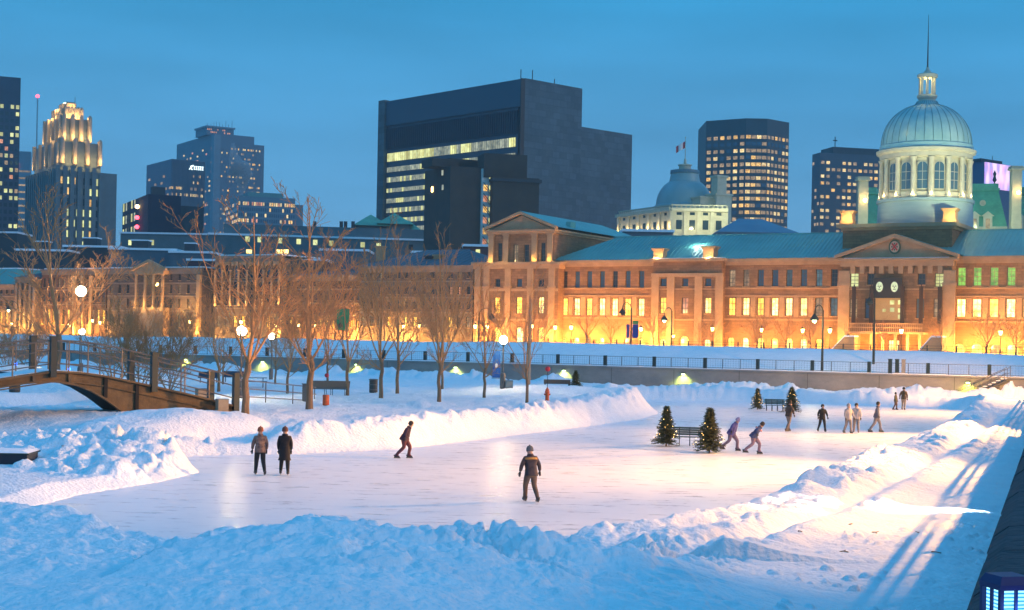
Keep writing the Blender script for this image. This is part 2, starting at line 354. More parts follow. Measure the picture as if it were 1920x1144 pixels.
def sheet(name, xs, ys, hfun, mats, kind='structure'):
    X, Y = xs, ys; Z = hfun(X, Y); nr, nc = X.shape
    v = np.stack([X, Y, Z], -1).reshape(-1, 3); idx = np.arange(nr*nc).reshape(nr, nc)
    q = np.stack([idx[:-1, :-1], idx[:-1, 1:], idx[1:, 1:], idx[1:, :-1]], -1).reshape(-1, 4)
    me = bpy.data.meshes.new(name); me.vertices.add(len(v)); me.vertices.foreach_set('co', v.ravel())
    me.loops.add(q.size); me.loops.foreach_set('vertex_index', q.ravel()); me.polygons.add(len(q))
    me.polygons.foreach_set('loop_start', np.arange(0, q.size, 4)); me.polygons.foreach_set('loop_total', np.full(len(q), 4))
    me.polygons.foreach_set('use_smooth', np.ones(len(q), bool)); me.update(); me.validate()
    me.materials.append(mats); o = link(bpy.data.objects.new(name, me)); o['kind'] = kind; return o
yy = np.exp(np.concatenate([np.linspace(math.log(8), math.log(17), 90, False), np.linspace(math.log(17), math.log(36), 380, False), np.linspace(math.log(36), math.log(75), 230, False), np.linspace(math.log(75), math.log(262), 230)])); NR = len(yy); NC = 820; tt = np.linspace(-.56, .56, NC)
YY = np.repeat(yy[:, None], NC, 1); XX = YY*tt[None, :]
sheet('snow_ground', XX, YY, Hnp, SNOW)
# ice sheet of the rink
def ice_mat():
    m = bpy.data.materials.new('scratched_ice'); m.use_nodes = True; N = m.node_tree.nodes; L = m.node_tree.links; P = N['Principled BSDF']
    tc = N.new('ShaderNodeTexCoord'); mp = N.new('ShaderNodeMapping'); mp.inputs['Scale'].default_value = (.5, 1.5, 1); mp.inputs['Rotation'].default_value = (0, 0, R(12)); L.new(tc.outputs['Object'], mp.inputs[0])
    n1 = N.new('ShaderNodeTexNoise'); n1.inputs['Scale'].default_value = 1.3; n1.inputs['Detail'].default_value = 7; n1.inputs['Roughness'].default_value = .7; L.new(mp.outputs[0], n1.inputs[0])
    cr = N.new('ShaderNodeValToRGB'); L.new(n1.outputs[0], cr.inputs[0]); e = cr.color_ramp.elements
    e[0].position = .32; e[0].color = (.70, .71, .76, 1); e[1].position = .52; e[1].color = (.86, .85, .87, 1)
    L.new(cr.outputs[0], P.inputs['Base Color'])
    mr = N.new('ShaderNodeMapRange'); L.new(n1.outputs[0], mr.inputs[0]); mr.inputs[1].default_value = .3; mr.inputs[2].default_value = .6; mr.inputs[3].default_value = .2; mr.inputs[4].default_value = .4
    L.new(mr.outputs[0], P.inputs['Roughness']); P.inputs['Specular IOR Level'].default_value = .35
    mp2 = N.new('ShaderNodeMapping'); mp2.inputs['Scale'].default_value = (.35, 2.4, 1); L.new(tc.outputs['Object'], mp2.inputs[0])
    n2 = N.new('ShaderNodeTexNoise'); n2.inputs['Scale'].default_value = 2.2; n2.inputs['Detail'].default_value = 8; L.new(mp2.outputs[0], n2.inputs[0])
    bp = N.new('ShaderNodeBump'); bp.inputs['Strength'].default_value = .09; bp.inputs['Distance'].default_value = .03; L.new(n2.outputs[0], bp.inputs['Height']); L.new(bp.outputs[0], P.inputs['Normal'])
    return m
mb = MB(); mb.quad((-60, 20, 0), (60, 20, 0), (60, 140, 0), (-60, 140, 0)); o = mb.build('ice_rink', ice_mat()); o['kind'] = 'structure'
# upper snowfield behind the far quay wall, reaching the street
s_ = np.linspace(-15, 300, 330); t_ = np.concatenate([np.linspace(.35, 45, 150), np.linspace(48, 400, 12)])
S_, T_ = np.meshgrid(s_, t_)
sheet('upper_snowfield', WA.x+S_*Wu.x+T_*Wn.x, WA.y+S_*Wu.y+T_*Wn.y, Hup, SNOW)
mb = MB(); mb.quad((-6000, 5, -1.0), (6000, 5, -1.0), (6000, 9000, -1.0), (-6000, 9000, -1.0))
o = mb.build('ground', mat('city_ground', (.35, .37, .4), (.2, .21, .23), ns=.02, rough=.9)); o['kind'] = 'structure'
# ================================================================== building helpers
def wallgrid(mb, x0, x1, z0, z1, y, ops, rev=.3, m=0):
    """wall facing -y with real openings and reveals"""
    ops = [(max(a, x0), min(b, x1), c, d) for a, b, c, d in ops if b > x0 and a < x1]
    xs = sorted({x0, x1, *[o[0] for o in ops], *[o[1] for o in ops]}); zs = sorted({z0, z1, *[o[2] for o in ops], *[o[3] for o in ops]})
    for i in range(len(xs)-1):
        for j in range(len(zs)-1):
            cx, cz = (xs[i]+xs[i+1])/2, (zs[j]+zs[j+1])/2
            if any(a < cx < b and c < cz < d for a, b, c, d in ops): continue
            mb.quad((xs[i], y, zs[j]), (xs[i+1], y, zs[j]), (xs[i+1], y, zs[j+1]), (xs[i], y, zs[j+1]), m)
    for a, b, c, d in ops:
        q = y+rev
        mb.quad((a, y, c), (b, y, c), (b, q, c), (a, q, c), m); mb.quad((a, y, d), (a, q, d), (b, q, d), (b, y, d), m)
        mb.quad((a, y, c), (a, q, c), (a, q, d), (a, y, d), m); mb.quad((b, y, c), (b, y, d), (b, q, d), (b, q, c), m)
_WM = {}
def window(parent, x, z, w, h, y, pm, rev=.3, cols=2, rows=3, arch=False, fm=None, name='window', wallm=None):
    """sash window: frame with glazing bars, and its pane one level down. x = centre, z = bottom, y = wall face"""
    fm = fm or TRIM; key = (round(w, 1), round(h, 1), cols, rows, arch, fm.name, pm.name, rev)
    if key not in _WM:
        w_, h_ = round(w, 1), round(h, 1); mb = MB(); t = .09; q = rev-.10
        mb.box(-w_/2, -w_/2+t, q, q+.07, 0, h_); mb.box(w_/2-t, w_/2, q, q+.07, 0, h_)
        mb.box(-w_/2+t, w_/2-t, q, q+.07, 0, t); mb.box(-w_/2+t, w_/2-t, q, q+.07, h_-t, h_)
        for i in range(1, cols): mb.box(-w_/2+w_*i/cols-.03, -w_/2+w_*i/cols+.03, q+.012, q+.06, t, h_-t)
        for i in range(1, rows): mb.box(-w_/2+t, w_/2-t, q+.004, q+.066, h_*i/rows-.035, h_*i/rows+.035)
        if arch:   # spandrels closing the corners of a round head
            r = w_/2; n = 6
            for s in (-1, 1):
                pts = [(s*r, h_+.01), (0, h_+.01)]+[(s*r*math.sin(math.pi/2*k/n), h_-r+r*math.cos(math.pi/2*k/n)) for k in range(n+1)]
                if s > 0: pts = pts[::-1]
                mb.extr(pts, .015, q-.003, 1)
        else: mb.box(-w_/2-.12, w_/2+.12, -.14, .02, -.16, -.003, 1)
        fr = mb.mesh(name, [fm, wallm or TRIM]); pb = MB(); pb.quad((-w_/2+.02, q+.045, .02), (w_/2-.02, q+.045, .02), (w_/2-.02, q+.045, h_-.02), (-w_/2+.02, q+.045, h_-.02))
        _WM[key] = (fr, pb.mesh('pane', pm))
    a, b = _WM[key]; o = place(name, a, parent, (x, y, z)); place('pane', b, o); return o
# ================================================================== the domed market hall
g = lambda px, Y: (ray(px, 645)[0]*Y, Y)
_A, _B = Vector(g(1050, 278.6)), Vector(g(1920, 238)); _u = (_B-_A).normalized(); _n = Vector((-_u.y, _u.x))
def online(px):
    a = ray(px, 642)[0]; Y = _A.dot(_n)/(a*_n.x+_n.y); return (a*Y, Y)
ZS = 4.4
S = Site(online(888), online(1920), ZS); X = S.x
MK = thing('market_hall', 'long floodlit stone market hall with green roofs and a tall round domed cupola', 'building', S.loc, S.ang)
zE = S.z(1400, 491); zG = S.z(1450, 614)                      # eaves; band over the arches
x0, x1, x2, x3, x4, x5, x6 = X(890), X(1050), X(1225), X(1353), X(1577), X(1786), X(1920)+16
DEP = 20
MULL = mat('dark_sash_frames', (.05, .045, .04), rough=.6)
ops, wins = [], []
def wrow(pxs, pyt, pyb, wpx, kind, pm, y=0, arch=False, rows=4, cols=2, fm=None, ref=1450):
    zt, zb = S.z(ref, pyt, y), S.z(ref, pyb, y); w = wpx*.093
    for i, p in enumerate(pxs):
        c = X(p, 600, y); wm = pm[i % len(pm)]; w_, h_ = round(w, 1), round(zt-zb, 1)
        ops.append((c-w_/2, c+w_/2, zb, zb+h_)); wins.append((c, zb, w_, h_, y, wm, arch, rows, cols, fm))
LW = [1058, 1081, 1104, 1128, 1152, 1176, 1201.5]; W2 = [1371.5, 1398, 1425, 1452, 1478.5, 1506, 1534.5, 1563]
RW = [1801.5, 1831, 1862.6, 1894.6, 1926, 1958]
DG = [GLASSB, GLASS]
wrow(LW, 508, 541, 10.5, 0, [GLASS, GLASSB, GLASSB, GLASSB], fm=MULL, ref=1130)
wrow(LW, 559, 592, 12.5, 0, [LITA, LITB, LITA, LITB, LITB], rows=3, fm=MULL, ref=1130)
wrow(LW, 633, 660, 12, 0, [LITA, LITA, LITD], arch=True, rows=3, fm=MULL, ref=1130)
wrow(W2, 505.5, 537, 11.5, 0, [LITD, LITD, GLASSB, GLASSB, BLUEG, GLASSB, BLUEG, GLASS], fm=MULL)
wrow(W2, 558.5, 592, 13, 0, [LITA, LITB, LITA, LITB, LITB, LITB, LITD, BLUEG], rows=3, fm=MULL)
wrow([1371, 1398, 1426, 1453, 1480, 1507, 1536], 634, 662, 13, 0, [LITA, LITB, LITA, LITA, LITA, LITB, LITA], arch=True, rows=3, fm=MULL)
wrow(RW, 500.7, 536, 14.5, 0, [LITG, LITG, LITG, LITG, LITG], rows=4, ref=1850, fm=TRIM)
wrow(RW, 559.7, 595, 15, 0, [LITB, LITB, LITA, LITB, LITA], rows=3, ref=1850, fm=TRIM)
wrow([1799, 1832, 1868, 1899, 1930], 645, 672, 19, 0, [BULBW if False else LITA, LITA, LITD, LITA], arch=True, rows=3, cols=3, ref=1850, fm=TRIM)
mb = MB(); base = list(ops)
for a, b in ((x1, x2), (x3, x4), (x5, x6)): wallgrid(mb, a, b, 0, zE, 0, base, .35)
mb.quad((x6, 0, 0), (x6, DEP, 0), (x6, DEP, zE), (x6, 0, zE)); mb.quad((x0, DEP, 0), (x0, DEP, zE), (x6, DEP, zE), (x6, DEP, 0)); mb.build('wall', STONE, MK)
for c, zb, w_, h_, y, wm, ar, rw, cl, fm in wins: window(MK, c, zb, w_, h_, y, wm, .35, cl, rw, ar, fm, wallm=STONE if ar else TRIM)
# string courses, eaves cornice, pilaster strips
for a, b, nm in ((x1, x2, 'cornice'), (x3, x4, 'cornice'), (x5, x6, 'cornice')):
    mb = MB(); mb.box(a, b, -.55, .3, zE-.05, zE+.55); mb.box(a, b, -.3, .3, zE-.6, zE-.052); mb.build(nm, TRIM, MK)
    mb = MB(); zz = (S.z(1450, 541)+S.z(1450, 556))/2
    mb.box(a+.01, b-.01, -.10, .002, zz-.75, zz-.5); mb.box(a+.01, b-.01, -.14, .003, zz+.6, zz+.85); z3 = S.z(1450, 598); mb.box(a+.01, b-.01, -.14, .002, z3-.28, z3); mb.build('string_course', TRIM, MK)
    ls = LW if a == x1 else W2 if a == x3 else RW
    for p, q in zip(ls, ls[1:]):
        mb = MB(); c = X((p+q)/2); mb.box(c-.42, c+.42, -.07, .003, S.z(1450, 594), S.z(1450, 557.5)); mb.build('pilaster', TRIM, MK)
# long metal roof with standing seams
zR = S.z(1300, 442, 10); ym = 10
def seam_roof(mb, xa, xb, y_0, z_0, y_1, z_1, hipa=0, hipb=0, step=.75):
    mb.quad((xa, y_0, z_0), (xb, y_0, z_0), (xb-hipb, y_1, z_1), (xa+hipa, y_1, z_1))
    n = int(abs(xb-xa)/step); L = math.hypot(y_1-y_0, z_1-z_0); ny, nz = -(z_1-z_0)/L, (y_1-y_0)/L
    for i in range(1, n):
        c = xa+(xb-xa)*i/n; ta = min(1, (c-xa)/hipa) if hipa else 1; tb = min(1, (xb-c)/hipb) if hipb else 1; t = min(ta, tb)
        if t < .03: continue
        ye, ze = y_0+(y_1-y_0)*t, z_0+(z_1-z_0)*t; o = Vector((0, ny, nz))*.09
        v = [Vector(p)+q for p in ((c, y_0, z_0), (c, ye, ze)) for q in (Vector((-.05, 0, 0)), Vector((-.04, 0, 0))+o, Vector((.04, 0, 0))+o, Vector((.05, 0, 0)))]
        mb.add(v, [(0, 4, 5, 1), (1, 5, 6, 2), (2, 6, 7, 3)])
mb = MB(); seam_roof(mb, x1-2, x6, -.6, zE+.56, ym, zR, 9, 0); seam_roof(mb, x6, x1-2, 2*ym+.6, zE+.56, ym, zR, 0, -9, 9)
mb.quad((x1-2, 2*ym+.6, zE+.56), (x1-2, -.6, zE+.56), (x1+7, ym, zR), (x1+7, ym, zR)); mb.box(x1+6, x6, ym-.2, ym+.2, zR-.1, zR+.12); mb.build('roof', COPPER, MK)
# ---- left temple pavilion
D0 = -2.2
LP = X(890, 560, D0), X(1046, 560, D0); zL = S.z(970, 497, D0)
ops2 = []; w2 = []
def w1(px, pyt, pyb, wpx, pm, y, arch=False, rows=3, cols=2):
    zt, zb = S.z(px, pyt, y), S.z(px, pyb, y); c = X(px, 580, y); w_, h_ = round(wpx*.098, 1), round(zt-zb, 1)
    ops2.append((c-w_/2, c+w_/2, zb, zb+h_)); w2.append((c, zb, w_, h_, y, pm, arch, rows, cols))
for p, m_ in ((932, GLASS), (973, GLASSB), (1014, GLASS)): w1(p, 523, 538, 11, m_, D0, rows=2)
for p, m_ in ((932, LITA), (973, LITA), (1014, LITB)): w1(p, 557, 588, 12, m_, D0, rows=4)
for p, m_ in ((934, LITA), (975, LITB), (1016, LITA)): w1(p, 613, 642, 15, m_, D0, True)
mb = MB(); wallgrid(mb, LP[0], LP[1], 0, zL, D0, ops2, .35)
mb.quad((LP[1], D0, 0), (LP[1], 1.2, 0), (LP[1], 1.2, zL), (LP[1], D0, zL)); mb.quad((LP[0], 40, 0), (LP[0], D0, 0), (LP[0], D0, zL), (LP[0], 40, zL)); mb.quad((LP[1], 0, zE), (LP[1], 40, zE), (LP[1], 40, zL), (LP[1], 0, zL)); mb.build('pavilion_wall', STONE, MK)
for c, zb, w_, h_, y, wm, ar, rw, cl in w2: window(MK, c, zb, w_, h_, y, wm, .35, cl, rw, ar, MULL, wallm=STONE if ar else TRIM)
mb = MB(); mb.box(LP[0]-.6, LP[1]+.6, D0-.6, 40, zL, zL+.55); mb.box(LP[0]-.3, LP[1]+.3, D0-.32, 39, zL-.7, zL-.003)
for p in (895, 912, 952, 994, 1034):
    c = X(p, 580, D0); mb.box(c-.62, c+.62, D0-.28, D0+.004, 0, zL-.703); mb.box(c-.8, c+.8, D0-.4, D0+.002, S.z(970, 540, D0), S.z(970, 536, D0))
zz = S.z(970, 541, D0); mb.box(LP[0]+.02, LP[1]-.02, D0-.14, D0+.003, zz-.5, zz); zz = S.z(970, 598, D0); mb.box(LP[0]+.02, LP[1]-.02, D0-.14, D0+.003, zz-.3, zz); mb.build('pavilion_trim', TRIM, MK)
D1 = D0+.6; T = X(917, 470, D1), X(1036, 470, D1); zT = S.z(975, 437, D1); zt0 = zL+.55
ops3 = []; tw_ = []
for p, a, b, w in ((935, 455, 490, 9), (1016, 455, 490, 9), (965, 458, 493, 10), (985, 458, 493, 10)):
    c = X(p, 470, D1); zb = S.z(p, b, D1); h_ = round(S.z(p, a, D1)-zb, 1); w_ = round(w*.1, 1); ops3.append((c-w_/2, c+w_/2, zb, zb+h_)); tw_.append((c, zb, w_, h_))
mb = MB(); wallgrid(mb, T[0], T[1], zt0, zT, D1+.5, ops3, .3); mb.quad((T[1], D1+.5, zt0), (T[1], 40, zt0), (T[1], 40, zT), (T[1], D1+.5, zT)); mb.quad((T[0], 40, zt0), (T[0], D1+.5, zt0), (T[0], D1+.5, zT), (T[0], 40, zT)); mb.build('temple_wall', STONE, MK)
for i, (c, zb, w_, h_) in enumerate(tw_): window(MK, c, zb, w_, h_, D1+.5, GLASS if i != 2 else LITD, .3, 2, 3, False, MULL)
for p in (920, 948, 1001, 1030):
    c = X(p, 470, D1); mb = MB(); mb.box(c-.55, c+.55, D1, D1+.45, zt0+.25, zT-.5); mb.box(c-.68, c+.68, D1-.12, D1+.46, zT-.5, zT-.15); mb.box(c-.68, c+.68, D1-.12, D1+.46, zt0+.003, zt0+.25); mb.build('pilaster', TRIM, MK)
za = S.z(972, 399, D1); xm = (T[0]+T[1])/2
mb = MB(); mb.box(T[0]-.4, T[1]+.4, D1-.25, 40, zT-.15, zT+.25); mb.box(T[0]-.75, T[1]+.75, D1-.55, 40.3, zT+.25, zT+.6); mb.extr([(T[0]-.2, zT+.6), (T[1]+.2, zT+.6), (xm, za-.5)], D1+.2, D1+.6, 0)
for s, e in ((T[0]-.9, 1), (T[1]+.9, -1)):
    dz = .5; mb.extr([(s, zT+.6), (xm, za-.3), (xm, za+.25), (s-e*.1, zT+.6+dz)][::e], D1-.55, D1+.25, 0)
mb.build('pediment', TRIM, MK)
mb = MB()
mb.quad((xm, D1-.4, za+.3), (T[1]+1, D1-.4, zT+1.0), (T[1]+1, 40, zT+1.0), (xm, 33, za+.3)); mb.quad((T[0]-1, 40, zT+1.0), (T[0]-1, D1-.4, zT+1.0), (xm, D1-.4, za+.3), (xm, 33, za+.3)); mb.add([(T[0]-1, 40, zT+1), (T[1]+1, 40, zT+1), (xm, 33, za+.3)], [(0, 1, 2)]); mb.box(T[1]-1.2, T[1]-.2, 6, 8, zT+1.2, zT+2.6)
mb.build('temple_roof', COPPER, MK)
# ---- middle pavilion
D2 = -1.6; MP = X(1224, 560, D2), X(1353, 560, D2); zP0 = S.z(1290, 515, D2); zP1 = S.z(1290, 490, D2)
ops2.clear(); w2.clear()
for p in (1243, 1284, 1327): w1(p, 522, 537, 11, GLASSB, D2, rows=2)
for p, m_ in ((1243, LITA), (1284, LITR), (1327, LITB)): w1(p, 558, 588, 12, m_, D2)
for p, m_ in ((1243, LITA), (1284, LITA), (1327, LITB)): w1(p, 630 if p == 1284 else 636, 660, 17 if p == 1284 else 12, m_, D2, True)
mb = MB(); wallgrid(mb, MP[0], MP[1], 0, zP1, D2, ops2, .35)
for q in (0, 1): mb.quad((MP[q], D2, 0), (MP[q], 5, 0), (MP[q], 5, zP1), (MP[q], D2, zP1))
mb.quad((MP[0], 5, zE), (MP[1], 5, zE), (MP[1], 5, zP1), (MP[0], 5, zP1)); mb.build('pavilion_wall', STONE, MK)
for c, zb, w_, h_, y, wm, ar, rw, cl in w2: window(MK, c, zb, w_, h_, y, wm, .35, cl, rw, ar, MULL, wallm=STONE if ar else TRIM)
mb = MB(); mb.box(MP[0]-.5, MP[1]+.5, D2-.6, 5.4, zP1, zP1+.5)
for p in (1229, 1258, 1310, 1349): c = X(p, 560, D2); mb.box(c-.7, c+.7, D2-.26, D2+.004, 0, zP0-.4)
mb.box(MP[0]-.25, MP[1]+.25, D2-.35, D2+.006, zP0-.39, zP0+.25); zz = S.z(1290, 598, D2); mb.box(MP[0], MP[1], D2-.13, D2+.003, zz-.3, zz); zz = S.z(1290, 541, D2); mb.box(MP[0], MP[1], D2-.13, D2+.003, zz-.2, zz); mb.build('pavilion_trim', TRIM, MK)
mb = MB(); mb.box(MP[0]-.2, MP[1]+.2, D2-.3, 5, zP1+.503, zP1+.62); mb.build('snow_cover', SNOWCAP, MK)
def chimney(px, pyb, pyt, d, w, nm='chimney', lit=True, site=S, par=None):
    c = site.x(px, (pyb+pyt)/2, d); zb, zt = site.z(px, pyb, d), site.z(px, pyt, d); h = zt-zb; mb = MB(); r = w/2
    mb.box(c-r*.85, c+r*.85, d-r*.85, d+r*.85, zb-.6, zb+h*.78); mb.box(c-r, c+r, d-r, d+r, zb+h*.78, zb+h*.88); mb.box(c-r*1.15, c+r*1.15, d-r*1.15, d+r*1.15, zb+h*.88, zt); mb.box(c-r, c+r, d-r, d+r, zb-.6, zb+.25); o = mb.build(nm, TRIM, par or MK)
    if lit:
        lamp('POINT', (c+.3, d-r-1.0, zb+.5), 380, (1, .6, .2), 'chimney_light', .12, par or MK)
    return o
chimney(1238, 489, 466, 0, 2.2); chimney(1332, 488, 462, 0, 2.4)
# ---- central block with portico and pediment
D3 = -3.0; CP = X(1579, 560, D3), X(1784, 560, D3); zc = S.z(1680, 489, D3)
ops2.clear(); w2.clear()
for p in (1601, 1760): w1(p, 512, 538, 14, LITC, D3, rows=4)
for p in (1632, 1727): w1(p, 513, 534, 12, GLASS, D3, rows=2)
for p in (1600, 1758): w1(p, 560, 595, 13, LITD, D3, rows=4)
for p in (1629, 1725): w1(p, 560, 597, 13, GLASSB, D3, rows=4)
w1(1605, 640, 664, 11, LITA, D3); w1(1677, 638, 664, 18, LITB, D3, cols=4); w1(1757, 640, 664, 11, LITC, D3)
c = X(1665, 560, D3); en = (c-2.45, c+2.45, S.z(1665, 600, D3), S.z(1665, 541, D3)); ops2.append(en)
mb = MB(); wallgrid(mb, CP[0], CP[1], 0, zc, D3, ops2, .35)
for q in (0, 1): mb.quad((CP[q], D3, 0), (CP[q], 1, 0), (CP[q], 1, zc), (CP[q], D3, zc))
mb.build('portico_wall', STONE, MK)
for c_, zb, w_, h_, y, wm, ar, rw, cl in w2: window(MK, c_, zb, w_, h_, y, wm, .35, cl, rw, ar, MULL)
mb = MB(); mb.quad((en[0], D3+.33, en[2]), (en[1], D3+.33, en[2]), (en[1], D3+.33, en[3]), (en[0], D3+.33, en[3]))
e_ = mb.build('glass_entrance', mat('entrance_glow', (.3, .2, .12), (.2, .14, .08), ns=.5, emit=(1, .5, .14), es=.28), MK)
for px, py, s in ((1672, 567, .7), (1687, 567, .7), (1672, 581, .7), (1687, 582, .7), (1657, 582, .5), (1687, 594, .7)):
    a, b = S.px(px, py, D3); mb = MB(); mb.box(a-s/2, a+s/2, D3+.2, D3+.3, b-s/2, b+s/2); mb.build('lit_panel', LITC, e_)
mb = MB()
for p in (1583, 1780): c = X(p, 560, D3); mb.box(c-.95, c+.95, D3-.3, D3+.004, 0, zc-1.6); mb.box(c-1.1, c+1.1, D3-.45, D3+.003, zc-4.2, zc-3.6)
mb.box(CP[0]-.3, CP[1]+.3, D3-.5, D3+.3, zc-.9, zc); zz = S.z(1680, 541, D3); mb.box(CP[0]+.1, CP[1]-.1, D3-.12, D3+.003, zz-.25, zz); mb.build('portico_trim', TRIM, MK)
mb = MB(); n = 10
for i in range(n): c = CP[0]+1.8+(CP[1]-CP[0]-3.6)*i/(n-1); mb.box(c-.38, c+.38, D3-.42, D3+.005, zc-2.1, zc-.902)
mb.build('bracket_row', TRIM, MK)
xm = X(1679, 440, D3); zA = S.z(1679, 440, D3)
mb = MB(); mb.extr([(CP[0]-.6, zc+.42), (CP[1]+.6, zc+.42), (xm, zA-.5)], D3-.02, D3+.4, 0); mb.box(CP[0]-.9, CP[1]+.9, D3-.85, D3+.6, zc+.003, zc+.42)
for s, e in ((CP[0]-1.1, 1), (CP[1]+1.1, -1)): mb.extr([(s, zc+.42), (xm, zA-.55), (xm, zA+.12), (s-e*.1, zc+.95)][::e], D3-.9, D3+.1, 0)
mb.build('pediment', TRIM, MK)
mb = MB(); mb.quad((xm, D3-.8, zA+.16), (CP[1]+1.2, D3-.8, zc+.98), (CP[1]+1.2, 5.5, zc+.98), (xm, 5.5, zA+.16)); mb.quad((CP[0]-1.2, 5.5, zc+.98), (CP[0]-1.2, D3-.8, zc+.98), (xm, D3-.8, zA+.16), (xm, 5.5, zA+.16)); mb.build('pediment_roof', COPPER, MK)
mb = MB(); mb.box(CP[0]+.4, CP[1]-.4, D3-.7, D3-.05, zc+.423, zc+.5); mb.build('snow_ledge', SNOWCAP, MK)
# oval coat of arms: green wreath, pale field, red saltire, and four small shields
cx_, cz_ = S.px(1678, 463, D3); ov = lambda r, k=1.25, n=24: [(cx_+r*math.cos(2*math.pi*i/n), cz_+r*k*math.sin(2*math.pi*i/n)) for i in range(n)]
mb = MB(); mb.extr(ov(.98), D3-.22, D3-.03, 0); mb.extr(ov(.74), D3-.28, D3-.222, 1)
for s in (-1, 1):
    M_ = Matrix.Translation((cx_, 0, cz_)) @ Matrix.Rotation(s*R(38), 4, 'Y'); mb.box(-.13, .13, D3-.32-.005*s, D3-.283, -.72, .72, 2, M_)
for a, b in ((0, .5), (0, -.5), (.42, 0), (-.42, 0)): mb.box(cx_+a-.1, cx_+a+.1, D3-.34, D3-.285, cz_+b-.13, cz_+b+.13, 0)
mb.build('coat_of_arms', [mat('crest_green', (.04, .10, .05), rough=.6), mat('crest_buff', (.5, .38, .26), rough=.7), mat('crest_red', (.42, .04, .03), rough=.6)], MK)
# black sign with two pale oval portraits
a0, zt_ = S.px(1637, 521, D3-.7); a1, zb_ = S.px(1691, 559, D3-.7)
mb = MB(); mb.box(a0, a1, D3-.75, D3-.6, zb_, zt_); sg = mb.build('hanging_sign', DARK, MK)
fm_ = mat('pale_portrait', (.5, .55, .42), (.10, .16, .09), ns=3.2, emit=(.55, .72, .42), es=.75, rough=.6)
for px, py in ((1649, 538), (1677, 538)):
    c_, z_ = S.px(px, py, D3-.75); mb = MB(); mb.extr([(c_+.58*math.cos(i*math.pi/10), z_+.85*math.sin(i*math.pi/10)) for i in range(20)], D3-.79, D3-.752, 0)
    for q in (-1, 1): mb.box(c_+q*.2-.09, c_+q*.2+.09, D3-.80, D3-.791, z_+.05, z_+.18, 1)
    mb.box(c_-.06, c_+.06, D3-.80, D3-.791, z_-.22, z_+.05, 1); mb.box(c_-.2, c_+.2, D3-.80, D3-.791, z_-.45, z_-.36, 1); mb.build('oval_portrait', [fm_, mat('portrait_shade', (.05, .09, .05), rough=.8)], sg)
for p in (1601, 1634, 1692, 1727, 1762):
    c = X(p, 570, D3-1); mb = MB(); mb.box(c-.33, c+.33, D3-1.1, D3-1.0, S.z(p, 607, D3-1), S.z(p, 537, D3-1)); mb.tube([(c, D3-1.05, S.z(p, 607, D3-1)), (c, D3-1.05, S.z(p, 537, D3-1)+.3)], .09, 6); mb.build('banner', mat('dark_brown_banner', (.035, .02, .02), rough=.8), MK)
# balcony and the two snow covered stairs
bx0, bx1 = X(1582, 620, D3-4), X(1729, 620, D3-4); bz = S.z(1650, 626, D3-4); bt = S.z(1650, 606, D3-4)
mb = MB(); mb.box(bx0, bx1, D3-4, D3, bz, bz+.35)
for i in range(7): c = bx0+.4+(bx1-bx0-.8)*i/6; mb.box(c-.2, c+.2, D3-3.8, D3-3.4, 0, bz)
bal = mb.build('balcony', TRIM, MK); mb = MB()
for z_ in (bt, (bt+bz)/2+.2): mb.box(bx0, bx1, D3-4.02, D3-3.92, z_-.12, z_)
for i in range(40): c = bx0+.05+(bx1-bx0-.1)*i/39; mb.box(c-.035, c+.035, D3-4.0, D3-3.94, bz+.35, bt-.12)
mb.build('balcony_rail', TRIM, MK)
for pa, ya, pb, yb in ((1588, 632, 1562, 658), (1750, 633, 1722, 664)):
    xa, za_ = S.px(pa, ya, D3-5); xb, zb2 = S.px(pb, yb, D3-5); mb = MB(); mb.extr([(xb, 0), (xa+1.6, 0), (xa+1.6, za_), (xa, za_), (xb, zb2)], D3-6.2, D3-3.2, 0); st = mb.build('stairs', TRIM, MK)
    mb = MB(); mb.extr([(xb, zb2+.02), (xa, za_+.02), (xa+1.6, za_+.02), (xa+1.6, za_+.28), (xa, za_+.28), (xb, zb2+.25)], D3-6.3, D3-3.1, 0); mb.build('snow_cover', SNOWCAP, st)
# ---- attic block and cupola
D4 = 3.0; AT = X(1580, 450, D4), X(1785, 450, D4); zt_ = S.z(1680, 431, D4); zt2 = S.z(1680, 419, D4)
mb = MB(); mb.box(AT[0], AT[1], D4, D4+22, zE, zt_); mb.build('attic_wall', STONE, MK)
mb = MB(); mb.box(AT[0]-.3, AT[1]+.3, D4-.3, D4+22.3, zt_, zt_+.45); mb.box(AT[0]-.9, AT[1]+.9, D4-.9, D4+22.9, zt_+.45, zt2); mb.build('attic_cornice', TRIM, MK)
DC = 15.0; cX = X(1736, 300, DC); k = (S.loc.y+cX*S.u.y+DC*S.n.y)/F
zz = lambda py: S.z(1736, py, DC)
def cup(nm, prof, m_, n=48, par=None): mb = MB(); mb.lathe([(r*k, zz(p)) for p, r in prof], n, (cX, DC, 0)); return mb.build(nm, m_, par or MK, smooth=True)
CUP = cup('cupola_base', [(432, 88), (384, 86), (383, 89), (378, 89)], mat('painted_drum_boards', (.30, .40, .42), (.24, .33, .36), ns=.8, rough=.7, stretch=(.3, .3, 3)))
cup('cupola_drum', [(378, 79), (366, 79), (365, 74), (316, 74), (304, 76)], CREAM)
cup('cupola_cornice', [(304, 80), (301, 84), (294, 85), (291, 90), (286, 91), (284, 87), (283.5, 78)], CREAM)
dome = [(284, 86), (276, 85), (274.5, 82.5)]+[(274.5-79*math.sin(t), 82.5*math.cos(t)**.93) for t in [R(a) for a in range(4, 78, 4)]]+[(191, 18)]
dm = cup('dome', dome, PALE, 64)
